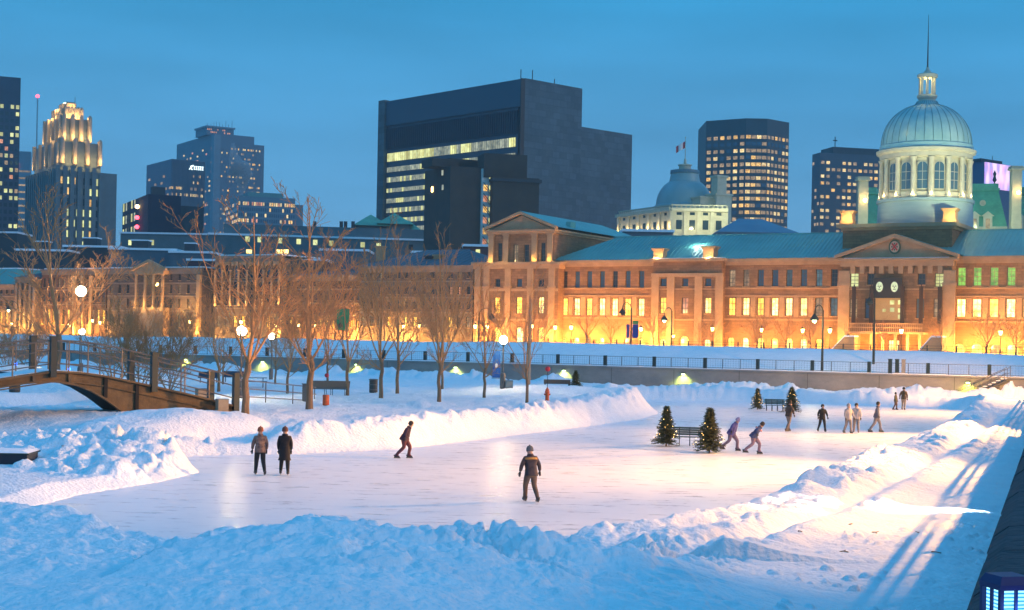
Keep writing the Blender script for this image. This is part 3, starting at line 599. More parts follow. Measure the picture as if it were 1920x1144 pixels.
for i in range(32):
    a = 2*math.pi*i/32; mb = MB(); pts = [(cX+(r*k+.03)*math.cos(a), DC+(r*k+.03)*math.sin(a), zz(p)) for p, r in dome[2:]]; mb.tube(pts, .04, 4); mb.build('seam', mat('dark_roof_seam', (.10, .17, .18), rough=.6), dm)
ln = cup('lantern_base', [(192, 17), (188, 15), (184, 18), (180, 19), (179, 17)], CREAM, 32)
cup('lantern_roof', [(147, 15), (146, 18.5), (141, 19), (139.5, 17), (137, 8), (131, 3.2), (127, 2.6), (126, .6)], CREAM, 32)
for i in range(8):
    a = 2*math.pi*(i+.35)/8; mb = MB(); c = (cX+13.5*k*math.cos(a), DC+13.5*k*math.sin(a), 0); mb.lathe([(.26, zz(179)), (.20, zz(176)), (.18, zz(150)), (.27, zz(147))], 10, c); mb.build('lantern_column', CREAM, MK, smooth=True)
mb = MB(); mb.tube([(cX, DC, zz(132)), (cX, DC, zz(28))], [.16, .03], 6); mb.build('spire', DARK, MK)
nb = 16; az = S.ang
for i in range(nb):
    a = 2*math.pi*(i+.5)/nb-R(68.8)-R(11.5); dx, dy = math.cos(a), math.sin(a)
    if dy > .45: pass
    c = (cX+80.5*k*dx, DC+80.5*k*dy, 0); mb = MB(); mb.lathe([(.62, zz(378)), (.62, zz(374)), (.48, zz(372)), (.44, zz(340)), (.40, zz(309)), (.6, zz(304)), (.62, zz(303))], 12, c); mb.build('drum_column', CREAM, MK, smooth=True)
    a2 = a+math.pi/nb; M_ = Matrix.Translation((cX+74*k*math.cos(a2), DC+74*k*math.sin(a2), 0)) @ Matrix.Rotation(a2+math.pi/2, 4, 'Z')
    mb = MB(); w, zb, zt3 = .82, zz(361), zz(312); arc = [(w*math.cos(t), zt3-w+w*math.sin(t)) for t in [math.pi*j/8 for j in range(9)]]
    ou = [(-w-.22, zb-.2), (w+.22, zb-.2)]+[(p[0]*1.27, p[1]+(.22 if 0 < j < 8 else 0)) for j, p in enumerate(arc)]
    t_mb = MB(); t_mb.extr(ou, -.22, .4, 0); fr = t_mb.build('drum_window', CREAM, MK); fr.matrix_local = M_
    t_mb = MB(); t_mb.extr([(-w, zb), (w, zb)]+arc, -.28, -.223, 0); t_mb.build('pane', GLASSB, fr)
    t_mb = MB(); t_mb.box(-.04, .04, -.33, -.282, zb, zt3); [t_mb.box(-w, w, -.335, -.284, zb+(zt3-zb)*q-.04, zb+(zt3-zb)*q+.04) for q in (.33, .64)]; t_mb.build('glazing_bars', CREAM, fr)
    if dy < .3:
        p = (cX+(84.5*k)*dx, DC+(84.5*k)*dy, zz(376)+.1); mb = MB(); mb.ball(p, .16, 8); mb.build('uplight', UPL, MK)
        lamp('POINT', (p[0]+.15*dx, p[1]+.15*dy, p[2]+.45), 170, (1, .62, .25), 'uplight_lamp', .1, MK)
lamp('POINT', (cX, DC, zz(150)), 420, (1, .75, .25), 'lantern_light', .3, MK)
lamp('SPOT', (cX-2.0, DC-9.5, zz(283)+.4), 260, (1, .6, .2), 'dome_glow', .2, MK, (cX-.6, DC-1.8, zz(200)), 24, .6)
for dx_, dy_, pw in ((22, -24, 42000), (-14, -30, 16000)): lamp('SPOT', (cX+dx_, DC+dy_, zE+3), pw, (.95, 1, .55), 'dome_floodlight', .5, MK, (cX, DC, zz(270)), 46, .8)
for px, py0, py1, d in ((1590, 417, 396, D4+2), (1782, 415, 391, D4+4)):
    chimney(px, py0, py1, d, 2.3)
    lamp('POINT', (X(px, 400, d)+1.8, d-1.8, S.z(px, py0, d)+.8), 200, (1, .62, .2), 'chimney_light', .1, MK)
# facade lights: hidden uplights at the foot of the wall and unseen wash lamps out before it
for p, d, pw in ((905, D0, 1300), (950, D0, 900), (1035, D0, 1500), (1068, 0, 1500), (1115, 0, 1500), (1160, 0, 1100), (1212, 0, 1700), (1232, D2, 1100), (1266, D2, 900), (1340, D2, 600),
                 (1385, 0, 600), (1440, 0, 700), (1495, 0, 650), (1550, 0, 700), (1590, D3, 1100), (1655, D3-2, 900), (1715, D3-2, 900), (1772, D3, 900), (1815, 0, 1100), (1850, 0, 900), (1885, 0, 1300), (1915, 0, 900)):
    lamp('POINT', (X(p, 640, d), d-2.9, 1.4), pw*2.9, (1, .42, .07), 'facade_light', .3, MK)
for p in (920, 1001, 1030): lamp('POINT', (X(p, 490, D1), D1-.65, zt0+.45), 130, (1, .62, .16), 'uplight_lamp', .1, MK)
for p in (948,): lamp('POINT', (X(p, 490, D1), D1-2.2, zt0+.5), 120, (1, .62, .2), 'uplight_lamp', .1, MK)
for i in range(7): lamp('POINT', (X(920+i*150, 600, -9), -9, 6.5), 1300, (1, .45, .14), 'facade_wash', .5, MK)
# two white roof floodlights behind the middle pavilion
for px, py in ((1306, 463), (1318, 464)):
    a, b = S.px(px, py, 6); t = thing('roof_spotlight', 'white spotlight %s on the green roof above the middle pavilion' % ('left of the pair' if px < 1310 else 'right of the pair'), 'spotlight', S.loc+Vector((S.u.x*a+S.n.x*6, S.u.y*a+S.n.y*6, b-.9)), S.ang, 'white spotlights on the market roof')
    mb = MB(); mb.tube([(0, 0, -1.2), (0, 0, .8)], .06, 6); mb.build('stand', GREYM, t); mb = MB(); mb.ball((0, -.1, .95), .42, 12, 0, .8); mb.build('bulb', BULB, t, smooth=True)
    lamp('POINT', (.3, -1.2, 1.6), 300, (.9, 1, .85), 'roof_light', .3, t)
# ================================================================== towers and far buildings
def litwin(parent, A, ang, W_, zs, h, n, wf, pick, nm='window', off=.12, x0=0.0, budget=[0], cap=100):
    """windows along one face: A corner (local), ang direction, one mesh each; beyond the cap the rest is one stuff part"""
    ca, sa = math.cos(ang), math.sin(ang); st = W_/n; rest = MB(); rm = []; cnt = 0
    items = []
    for j, z in enumerate(zs):
        for i in range(n):
            m_ = pick(i, j)
            if m_ is not None: items.append((m_, i, z))
    items.sort(key=lambda t: 0 if t[0].name.startswith('lit') else 1)
    for m_, i, z in items:
        x = x0+st*(i+.5); w = st*wf; p = (A[0]+ca*x+sa*0, A[1]+sa*x, z)
        if budget[0] < cap:
            key = ('t', round(w, 2), round(h, 2), m_.name, nm)
            if key not in _WM: mb = MB(); mb.box(-w/2, w/2, -off, .05, 0, h); _WM[key] = mb.mesh(nm, m_)
            place(nm, _WM[key], parent, p, ang); budget[0] += 1
        else:
            if m_ not in rm: rm.append(m_)
            rest.box(-w/2, w/2, -off, .05, 0, h, rm.index(m_), Matrix.Translation(p) @ Matrix.Rotation(ang, 4, 'Z')); cnt += 1
    if cnt: o = rest.build('far_windows', rm, parent); o['kind'] = 'stuff'
class BT:
    """box tower seen at a corner: local x runs right and back (front face y=0), local y left and back"""
    def __init__(s, name, label, pxL, pxC, pxR, py, Y, alpha, m_, cat='building', zb=0.0, part='wall', dmin=None):
        k = Y/F; al = R(alpha); m = (pxC-PX0)/F; s.w = (pxR-pxC)*k/max(.2, math.cos(al)-m*math.sin(al)); s.d = min(120, max(4.0, (pxC-pxL)*k/max(.12, math.sin(al)+m*math.cos(al)))) if dmin is None else dmin
        b = W(pxC, py, Y); s.h = b.z-zb; s.root = thing(name, label, cat, (b.x, Y, zb), al); s.k = k; s.Y = Y; s.zb = zb; s.pxC = pxC
        mb = MB(); mb.box(0, s.w, 0, s.d, 0, s.h); mb.build(part, m_, s.root)
    def z(s, py, px=None): return W(px or s.pxC, py, s.Y).z-s.zb
    def front(s, zs, h, n, wf, pick, **k): litwin(s.root, (0, 0), 0, s.w, zs, h, n, wf, pick, budget=s.__dict__.setdefault('bud', [0]), **k)
    def left(s, zs, h, n, wf, pick, **k): litwin(s.root, (0, s.d), R(-90), s.d, zs, h, n, wf, pick, budget=s.__dict__.setdefault('bud', [0]), **k)
    def part(s, nm, m_, *boxes):
        mb = MB()
        for b in boxes: mb.box(*b)
        return mb.build(nm, m_, s.root)
def pk(p, mats, dark=None, seed=0, rows=None):
    r = random.Random(seed)
    def f(i, j):
        q = p if rows is None else rows.get(j, p)
        return r.choice(mats) if r.random() < q else dark
    return f
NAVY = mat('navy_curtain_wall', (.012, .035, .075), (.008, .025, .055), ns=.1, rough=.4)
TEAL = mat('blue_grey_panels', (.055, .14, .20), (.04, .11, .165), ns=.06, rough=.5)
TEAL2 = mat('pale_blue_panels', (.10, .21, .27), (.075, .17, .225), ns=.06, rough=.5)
GRAN = mat('grey_granite_cladding', (.12, .155, .17), (.08, .11, .13), ns=.12, rough=.8, brick=(3.2, 2.1, .68))
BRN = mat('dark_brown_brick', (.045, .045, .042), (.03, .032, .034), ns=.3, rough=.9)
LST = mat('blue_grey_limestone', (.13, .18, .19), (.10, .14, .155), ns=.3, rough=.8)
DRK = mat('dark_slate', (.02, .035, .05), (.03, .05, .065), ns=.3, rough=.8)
RR = lambda a, n, st: [a-st*i for i in range(n)]
# 1 black tower at the left edge
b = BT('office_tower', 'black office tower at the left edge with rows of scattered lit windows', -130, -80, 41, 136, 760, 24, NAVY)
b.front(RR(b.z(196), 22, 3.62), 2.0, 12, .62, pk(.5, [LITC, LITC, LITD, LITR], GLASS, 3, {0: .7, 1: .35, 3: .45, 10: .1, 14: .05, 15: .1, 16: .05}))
# 2 slim pale tower behind
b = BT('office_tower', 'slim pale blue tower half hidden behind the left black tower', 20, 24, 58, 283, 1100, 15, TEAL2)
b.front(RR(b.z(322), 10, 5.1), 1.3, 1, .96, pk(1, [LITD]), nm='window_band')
mb = MB(); o_ = b.part('sign', RED, (2.5, 4.2, -.5, -.1, b.z(318), b.z(305)))
# antenna mast
p = W(65.5, 440, 850); t = thing('antenna_mast', 'thin lattice antenna mast with a red light at its top', 'mast', (p.x, p.y, 0)); zt = W(66.5, 182, 850).z; mb = MB()
for a in range(3): mb.tube([(.6*math.cos(a*2.1), .6*math.sin(a*2.1), 0), (.25*math.cos(a*2.1), .25*math.sin(a*2.1), zt)], .09, 4)
for i in range(60):
    z_ = zt*i/60; mb.tube([(.5, 0, z_), (-.25, .43, z_+zt/60), (-.25, -.43, z_), (.5, 0, z_+zt/60)], .05, 3)
mb.build('lattice', mat('mast_steel', (.12, .16, .2), rough=.6), t); mb = MB(); mb.ball((0, 0, zt+.5), 1.0, 10); mb.build('beacon', RED, t)
# 3 stepped art deco tower
b = BT('stepped_tower', 'art deco stepped stone tower with floodlit golden ribs on its upper tiers', 62, 113, 190, 304, 640, 33.5, LST); rt = b.root; k = b.k; al = R(33.5)
GOLD = mat('tower_limestone', (.42, .34, .25), (.34, .28, .21), ns=.4, rough=.8)  # brighter copy of the limestone; the floodlit gold is put into its colour
def tier(pL, pC, pR, pyT, pyB, nf, nl, lit, e=None):
    w = (pR-pC)*k/(math.cos(al)+.30*math.sin(al)); d = (pC-pL)*k/(math.sin(al)-.30*math.cos(al)); c = W(pC, 300, 640); c0 = W(113, 300, 640)
    # centre every tier on the shaft
    cx, cy = (b.w-w)/2, (b.d-d)/2; z0, z1 = b.z(pyB), b.z(pyT); mb = MB(); mb.box(cx, cx+w, cy, cy+d, z0-8, z1); mb.build('tier', LST, rt)
    for i in range(nf):
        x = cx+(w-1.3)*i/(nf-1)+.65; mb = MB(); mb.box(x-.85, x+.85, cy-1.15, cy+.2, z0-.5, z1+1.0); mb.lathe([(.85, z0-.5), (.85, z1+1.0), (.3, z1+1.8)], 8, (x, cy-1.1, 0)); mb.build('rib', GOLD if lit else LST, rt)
        if lit: lamp('POINT', (x, cy-3.6, z0+1.0), lit, (1, .58, .18), 'tier_light', .4, rt)
    for i in range(nl):
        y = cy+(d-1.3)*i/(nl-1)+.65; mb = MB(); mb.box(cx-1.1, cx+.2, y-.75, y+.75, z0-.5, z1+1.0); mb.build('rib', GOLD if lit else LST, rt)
        if lit and i % 2 == 0: lamp('POINT', (cx-3.4, y, z0+1.0), lit*.7, (1, .58, .18), 'tier_light', .4, rt)
    return cx, cy, w, d
# main shaft skirt, lit tiers and crown
w0 = (221-104)*k/(math.cos(al)+.30*math.sin(al)); d0 = (104-46)*k/(math.sin(al)-.30*math.cos(al))
mb = MB(); ox, oy = (b.w-w0)/2+1.5, (b.d-d0)/2-1; mb.box(ox, ox+w0, oy, oy+d0, 0, b.z(320)); mb.build('wall', LST, rt)
for i in range(14): y = oy+d0*(i+.5)/14; mb = MB(); mb.box(ox-.7, ox+.1, y-.6, y+.6, 0, b.z(318)); mb.build('rib', LST, rt)
for i in range(7):
    x = ox+(w0-8)*(i)/6+1; mb = MB(); mb.box(x-.9, x+.9, oy-.7, oy+.1, 0, b.z(312 if i < 6 else 320)); mb.build('rib', LST, rt)
litwin(rt, (ox+2, oy), 0, w0-10, RR(b.z(345), 9, 4.55), 2.9, 12, .5, pk(.45, [LITC, LITC, TWA], GLASS, 12, {0: .6, 1: .35, 5: .7}), off=.25, cap=90)
litwin(rt, (ox, oy+d0), R(-90), d0, RR(b.z(345), 9, 4.55), 2.6, 14, .35, pk(.10, [LITC], GLASS, 14), off=.2, budget=[60], cap=90)
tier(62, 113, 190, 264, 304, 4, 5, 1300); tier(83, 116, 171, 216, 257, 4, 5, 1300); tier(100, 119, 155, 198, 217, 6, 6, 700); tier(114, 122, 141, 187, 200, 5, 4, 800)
for q in (-1.6, 1.8): mb = MB(); mb.ball((b.w/2+q, b.d/2-1, b.z(183)), .9, 8); mb.build('crown_lamp', BULBG, rt)
mb = MB(); mb.tube([(b.w/2+3, b.d/2, b.z(187)), (b.w/2+3, b.d/2, b.z(166))], .12, 4); mb.build('aerial', DARK, rt)
# 4 cross shaped tower far behind
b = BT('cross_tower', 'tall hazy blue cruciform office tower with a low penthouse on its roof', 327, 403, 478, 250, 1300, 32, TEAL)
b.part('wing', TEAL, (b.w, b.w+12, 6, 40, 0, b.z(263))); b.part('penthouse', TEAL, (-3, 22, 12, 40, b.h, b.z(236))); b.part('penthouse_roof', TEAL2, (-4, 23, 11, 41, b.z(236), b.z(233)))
b.part('core_strip', TEAL2, (-1.2, 5, -1.2, 5, 0, b.h-1)); mb = MB()
for i in range(9): x = -2+i*2.8+rnd.random(); mb = MB(); mb.tube([(x, 14, b.z(233)), (x, 14, b.z(233)+2+5*rnd.random())], .18, 4); mb.build('aerial', TEAL, b.root)

b.front(RR(b.z(278), 26, 4.1), 1.6, 24, .75, pk(.30, [LITD, TWB, LITD, TWA], BLUEG if False else None, 5, {0: .35}), x0=6); b.left(RR(b.z(278), 20, 4.1), 1.6, 22, .75, pk(.22, [LITD, LITR, TWB], None, 6))
litwin(b.root, (-3, 12), 0, 25, [b.z(241), b.z(246)], 1.3, 16, .6, pk(.4, [LITR], None, 8))
# 5 dark block with a white sign
b = BT('office_block', 'dark blue office block with a small white sign near its roof corner', 273, 322, 386, 298, 1000, 33, mat('deep_blue_glazing', (.03, .09, .16), (.02, .07, .13), ns=.1, rough=.4))
b.front(RR(b.z(330), 12, 4.3), 1.8, 16, .9, pk(.33, [TWA, LITD, TWB], None, 21, {0: .15, 2: .5, 3: .6})); b.left(RR(b.z(330), 9, 4.3), 1.6, 12, .9, pk(.22, [LITD], None, 22))
for i in range(30): b.bud = b.bud
b.part('vertical_fins', TEAL, *[(b.w*(i+.5)/26-.15, b.w*(i+.5)/26+.15, -.5, -.01, b.z(430), b.h) for i in range(26)])
SIGNW = mat('white_sign_light', (1, 1, 1), emit=(.85, 1, .92), es=2.2)
zc_ = b.z(311.5); xs = b.w-11.5; mb = MB()
for (xa, za, xb, zb) in ((-.1, -1.3, 2.6, 1.6), (.6, .7, 2.6, 1.6), (.9, -.4, 2.0, -1.5)): mb.tube([(xs+xa, -.9, zc_+za), (xs+xb, -.9, zc_+zb)], .38, 5)
for i, wl in enumerate((1.0, 1.0, 1.1, 1.0, .9)):
    x = xs+3.1+i*1.45; mb.box(x, x+wl, -1, -.8, zc_+.7, zc_+1.2); mb.box(x, x+.35, -1.02, -.82, zc_-1.3, zc_+.69); mb.box(x+.36, x+wl, -1, -.8, zc_-1.3, zc_-.8); mb.box(x+.36, x+wl*.85, -1, -.8, zc_-.25, zc_+.15)
mb.build('lit_sign', SIGNW, b.root)
# 6 pale low block with lit rows
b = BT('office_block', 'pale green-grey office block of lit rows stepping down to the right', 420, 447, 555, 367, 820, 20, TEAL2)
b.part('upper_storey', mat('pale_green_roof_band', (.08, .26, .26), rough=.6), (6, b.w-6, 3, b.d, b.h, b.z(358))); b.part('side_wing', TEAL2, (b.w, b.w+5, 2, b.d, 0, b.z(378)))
b.front(RR(b.z(384), 7, 3.1), 1.9, 26, .7, pk(.25, [TWB, TWA, LITR], GLASSB, 31, {0: .75, 1: .2, 3: .5})); b.left(RR(b.z(384), 6, 3.1), 1.7, 7, .7, pk(.4, [TWA], GLASSB, 32))
# 7 dark brick warehouse
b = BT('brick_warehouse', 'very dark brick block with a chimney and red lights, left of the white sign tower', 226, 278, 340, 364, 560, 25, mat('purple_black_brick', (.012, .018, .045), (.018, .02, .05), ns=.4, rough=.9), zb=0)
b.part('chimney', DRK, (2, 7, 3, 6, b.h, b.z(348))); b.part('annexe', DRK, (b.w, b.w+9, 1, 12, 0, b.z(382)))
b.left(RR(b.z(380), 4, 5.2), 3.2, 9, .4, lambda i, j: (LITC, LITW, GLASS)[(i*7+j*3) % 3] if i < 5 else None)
for z_ in (382, 403, 421):
    mb = MB(); mb.ball((-1, b.d*.30, b.z(z_)), .8, 8); mb.build('wall_light', BULBW if z_ == 382 else RED, b.root)
# 8 courthouse slab
Y9 = 476
b = BT('courthouse_tower', 'huge dark slab tower with one lit ribbon floor across its dark face', 691, 985, 1096, 146.5, Y9, 43, GRAN)
rt = b.root; d = b.d; zt = b.h
fin = mat('dark_blue_cladding', (.020, .06, .10), (.015, .05, .085), ns=.2, rough=.5)
b.part('dark_face', fin, (-.9, -.02, 2.0, d-3.2, 8, b.z(165)+0)); b.part('top_band', mat('blue_grey_top_band', (.03, .075, .115), rough=.6), (-1.6, -.92, .4, d-3.2, b.z(200), zt-.6))
b.part('edge_pier', GRAN, (-2.2, -.01, d-3.0, d+.5, 0, zt+.1))
b.part('gap_shade_strip', DARK, (-1.7, -.01, .0, .38, 0, zt-.2))  # solid black strip; the shade of a gap is put into its colour
sl_ = MB()
for i in range(64):
    y = 2.2+(d-5.8)*i/63; sl_.box(-1.7, -.91, y-.12, y+.12, b.z(249), b.z(206))
sl_.build('vertical_fins', fin, rt)
rows = [(257, 274), (286, 296), (307, 317), (330, 338), (351, 360), (371, 380), (392, 401), (411, 421)]
nn = 62
for j, (pa, pb) in enumerate(rows):
    r = random.Random(40+j)
    for i in range(nn):
        t = (i+.5)/nn; y = d-3.6-(d-6.4)*t
        if j == 0: m_ = LITC if (t < .38 or .52 < t < .56 or .60 < t < .68 or t > .95) else LITW
        elif j == 1: m_ = LITC if (.27 < t < .33 or .60 < t < .66) else LITW
        else: m_ = LITC if r.random() < (.16 if j != 6 else .6) else LITW
        if j > 1 and t > .52: continue
        w = (d-6.4)/nn*.55; z0, z1 = b.z(pb), b.z(pa)
        if j < 2 or i % 4 == 0 and m_ is LITC:
            key = ('pj', j, m_.name)
            if key not in _WM: mb = MB(); mb.box(-1.25, -.92, -w/2, w/2, 0, z1-z0); _WM[key] = mb.mesh('window', m_)
            if len([1 for c in rt.children if c.name.startswith('window')]) < 99: place('window', _WM[key], rt, (0, y, z0)); continue
        if j == 0 and i == 0: pass
        if 'PJ' not in globals(): PJ = MB()
        PJ.box(-1.25, -.92, y-w/2, y+w/2, z0, z1, 0 if m_ is LITC else 1)
o = PJ.build('far_windows', [LITC, LITW], rt); o['kind'] = 'stuff'
b.part('lower_block', GRAN, (b.w-6, b.w+28, 3, 40, 0, b.z(217))); b.part('recess_shade_bar', DARK, (b.w-7.5, b.w-6.01, 2.0, 3.5, 0, b.z(222)))  # black bar beside the block is solid; its colour stands for recess shade
b.part('roof_aerials', DARK, (-.1, .1, 2, 2.2, zt, zt+3), (5, 5.2, 2, 2.2, zt, zt+3.5), (15, 15.2, 2, 2.2, zt, zt+2))
for i, py in enumerate((289, 313, 335, 356, 378, 400)):
    mb = MB(); mb.box(b.w-8.0, b.w-6.6, 1.6, 1.98, b.z(py+5), b.z(py-5)); mb.build('stair_window', TWA if i > 0 else LITD, rt)
# 9 dark brown buildings in front of it
b = BT('apartment_block', 'dark brown block with a white stair tower strip in front of the huge slab tower', 795, 845, 903, 311, 400, 28, BRN)
b.part('roof_block', BRN, (-4, 4, 3, 10, b.h, b.z(296)), (4, 22, 9, 14, b.h, b.z(288)))
for px, py, m_ in ((808, 349, BULBW), (830, 349, LITW), (829, 321, LITW)):
    mb = MB(); y = (845-px)*b.k/math.sin(R(28)); mb.box(-.2, -.02, y-.4, y+.4, b.z(py)-.7, b.z(py)+.7); mb.build('window', m_, b.root)
ws = b.w; mb = MB(); mb.box(ws, ws+3.4, -.6, 4, 0, b.z(312)); mb.build('stair_tower', mat('white_render', (.62, .66, .62), rough=.8), b.root)
for j in range(7):
    zz_ = b.z(327+j*20.5)
    mb = MB(); mb.box(ws+2.2, ws+2.9, -.75, -.61, zz_-.9, zz_+.6); mb.build('stair_window', LITC, b.root)
    if j: mb = MB(); mb.box(ws+.5, ws+1.6, -.75, -.61, zz_-.9, zz_+.7); mb.build('stair_window', TWA if j % 2 else LITR, b.root)
    if j: mb = MB(); mb.tube([(ws+.3, -1.0, zz_+1.3), (ws+2.6, -1.0, zz_-1.2)], .12, 4); mb.tube([(ws+.3, -1.0, zz_+.5), (ws+2.6, -1.0, zz_-2.0)], .07, 4); mb.build('fire_stair', DARK, b.root)
b = BT('brick_block', 'broad dark brown brick block right of the white stair strip', 921, 924, 1012, 331, 402, 14, BRN, dmin=14)
b.part('roof_block', BRN, (-2, 10, 2, 10, b.h, b.z(286))); b.part('cornice', DRK, (-.3, b.w+.6, -.6, 10, b.h-1.2, b.h-.4))
# 10 octagonal hotel tower
Yh = 760; c0 = W(1409, 222, Yh); t = thing('hotel_tower', 'grey faceted high-rise with lit windows in every row beside the silver dome', 'building', (c0.x+10*Yh/F, Yh, 0)); zt = c0.z; k = Yh/F
P_ = [(-89*k, 12), (-20*k, 0), (20*k, 0), (69*k, 12), (69*k, 45), (-89*k, 45)]
mb = MB(); mb.prism(P_, 0, zt); mb.build('wall', mat('charcoal_panels', (.045, .075, .09), (.035, .06, .075), ns=.1, rough=.6), t)
bud = [0]; zr = [W(1409, 247+13.0*(j+1)*.99, Yh).z for j in range(16)]
for (A, B, n) in ((P_[0], P_[1], 6), (P_[1], P_[2], 4), (P_[2], P_[3], 6)):
    L_ = math.hypot(B[0]-A[0], B[1]-A[1]); litwin(t, A, math.atan2(B[1]-A[1], B[0]-A[0]), L_, zr, 1.75, n, .6 if n == 6 else .85, pk(.93, [LITD, LITD, TWB, LITD, TWA], GLASSB, 60+n, {1: .4, 6: 1}), budget=bud)
# 11 right tower
b = BT('office_tower', 'dark office tower with lit windows just left of the stone cupola', 1523, 1538, 1700, 286, 860, 14, mat('slate_blue_panels', (.03, .075, .11), (.025, .065, .095), ns=.1, rough=.6))
b.part('penthouse', DRK, (10, 44, 4, 20, b.h, b.z(272))); b.part('roof_aerials', DRK, (12, 12.4, 6, 6.4, b.z(272), b.z(252)), (11, 13.6, 6, 6.4, b.z(260), b.z(258)))
b.front(RR(b.z(307), 14, 3.95), 1.7, 16, .6, pk(.55, [LITD, TWB, LITD, TWA], None, 71, {0: .8, 3: .6, 4: .6})); b.left(RR(b.z(307), 12, 3.95), 1.7, 3, .6, pk(.3, [LITD], None, 72))
# 12 block with a glowing screen
b = BT('screen_building', 'blue block behind the cupola carrying a big glowing pink and violet screen', 1790, 1846, 1906, 303, 520, 38, mat('dull_blue_cladding', (.04, .10, .18), rough=.7))
b.part('roof_plant', DRK, (-.5, 12, 1, 8, b.h, b.h+1.2)); b.part('roof_aerials', DRK, (1, 1.15, 8, 8.15, b.h, b.h+5), (9, 9.15, 3, 3.15, b.h, b.h+3))
m_ = bpy.data.materials.new('glowing_screen'); m_.use_nodes = True; N = m_.node_tree.nodes; L = m_.node_tree.links; Pn = N['Principled BSDF']
tc = N.new('ShaderNodeTexCoord'); nz = N.new('ShaderNodeTexNoise'); nz.inputs['Scale'].default_value = 1.1; nz.inputs['Detail'].default_value = 1; mp = N.new('ShaderNodeMapping'); mp.inputs['Rotation'].default_value = (0, R(50), 0); mp.inputs['Scale'].default_value = (.35, 1, .12)
L.new(tc.outputs['Object'], mp.inputs[0]); L.new(mp.outputs[0], nz.inputs[0]); cr = N.new('ShaderNodeValToRGB'); L.new(nz.outputs[0], cr.inputs[0]); e = cr.color_ramp.elements
e[0].position = .32; e[0].color = (.75, .04, .28, 1); e[1].position = .62; e[1].color = (1, .62, .80, 1); q = e.new(.44); q.color = (.30, .20, .75, 1); q = e.new(.52); q.color = (.95, .25, .55, 1)
L.new(cr.outputs[0], Pn.inputs['Emission Color']); Pn.inputs['Emission Strength'].default_value = .95
mb = MB(); mb.box(0, b.w*.86, -.4, -.02, b.z(352), b.z(304)); mb.build('screen', m_, b.root)
# ------------------------------------------------------------------ silver domed hall with flag
SD = Site(g(1155, 418), g(1262, 392), 4.4)
t = thing('domed_hall', 'cream stone hall with a low silver dome, right of the huge slab tower', 'building', SD.loc, SD.ang)
Lw = SD.x(1258, 420); zt = SD.z(1200, 400); sd = 26; zb_ = SD.z(1200, 432)
mb = MB(); mb.box(0, Lw, 0, 14, 0, zt); mb.build('wall', CREAM, t)
ar = R(62); A_ = (Lw, 0); Rt = Matrix.Translation((Lw, 0, 0)) @ Matrix.Rotation(ar, 4, 'Z'); L2 = 15
mb = MB(); mb.box(0, L2, .02, 14, 0, zt, 0, Rt); mb.build('side_wall', CREAM, t)
mb = MB(); mb.box(-.6, Lw+.3, -.8, .01, zt-.5, zt+.4); mb.box(0, L2, -.8, .0, zt-.5, zt+.4, 0, Rt); mb.build('cornice', CREAM, t)
mb = MB(); zp = SD.z(1200, 391)
for i in range(26): x = .3+(Lw-.6)*i/25; mb.box(x-.16, x+.16, 0, .35, zt+.4, zp-.3)
for i in range(13): x = .3+(L2-.6)*i/12; mb.box(x-.16, x+.16, 0, .35, zt+.4, zp-.3, 0, Rt)
mb.box(-.1, Lw, -.05, .4, zp-.3, zp); mb.box(0, L2, -.05, .4, zp-.3, zp, 0, Rt); mb.build('balustrade', CREAM, t)
for i in range(6):
    x = Lw*(i+.02)/5.1+.3; mb = MB(); mb.box(x-.5, x+.5, -.45, .02, 0, zt-.5); mb.build('pilaster', CREAM, t); lamp('POINT', (x, -1.2, zb_+.2), 300, (1, .72, .28), 'uplight_lamp', .15, t)
for i in range(5):
    x = Lw*(i+.5)/5.1+.5
    for pa, pb, w in ((420, 437, 1.3), (405, 410, 1.1)): mb = MB(); mb.box(x-w/2, x+w/2, -.08, .03, SD.z(1200, pb), SD.z(1200, pa)); mb.build('window', GLASS, t)
for i in range(4):
    x = L2*(i+.6)/4.3
    for pa, pb, w in ((419, 436, 1.5), (405, 410, 1.3)): mb = MB(); mb.box(x-w/2, x+w/2, -.08, .03, SD.z(1200, pb), SD.z(1200, pa), 0, Rt); mb.build('window', GLASS, t)
    mb = MB(); x -= 1.75; mb.box(x-.5, x+.5, -.45, .02, 0, zt-.5, 0, Rt); mb.build('pilaster', CREAM, t)
lamp('POINT', Rt @ Vector((6, -7, zb_)), 2200, (1, .95, .5), 'flood_light', .4, t); lamp('POINT', Rt @ Vector((13, -8, zt+1)), 3600, (.95, 1, .55), 'flood_light', .4, t)
Yd = 425; dc = W(1283, 378, Yd); loc = SD.loc; ci, si = math.cos(-SD.ang), math.sin(-SD.ang); vx, vy = dc.x-loc.x, dc.y-loc.y; lx, ly = vx*ci-vy*si, vx*si+vy*ci; k = Yd/F; zq = lambda py: W(1283, py, Yd).z-4.4
def dl(nm, pr, m_, n=40): mb = MB(); mb.lathe([(r*k, zq(p)) for p, r in pr], n, (lx, ly, 0)); return mb.build(nm, m_, t, smooth=True)
dl('dome', [(402, 57), (388, 57), (386, 54)]+[(386-52*math.sin(R(a)), 53*math.cos(R(a))**.9) for a in range(4, 64, 5)]+[(337, 28), (327, 26), (326, 28), (325, 26)], mat('silver_roof_metal', (.26, .40, .42), (.2, .32, .34), ns=.2, rough=.5, metal=.2, stretch=(1, 1, .05)))
dl('lantern', [(326, 12), (312, 11), (311, 13), (309, 13), (308, 3), (298, 2)], CREAM, 24); lamp('POINT', (lx-1, ly-3.4, zq(322)), 260, (1, .85, .5), 'lantern_light', .1, t)
mb = MB(); mb.lathe([(27*k, zq(325)), (27*k, zq(320)), (26.6*k, zq(320))], 40, (lx, ly, 0)); mb.build('roof_railing', TEAL2, t)
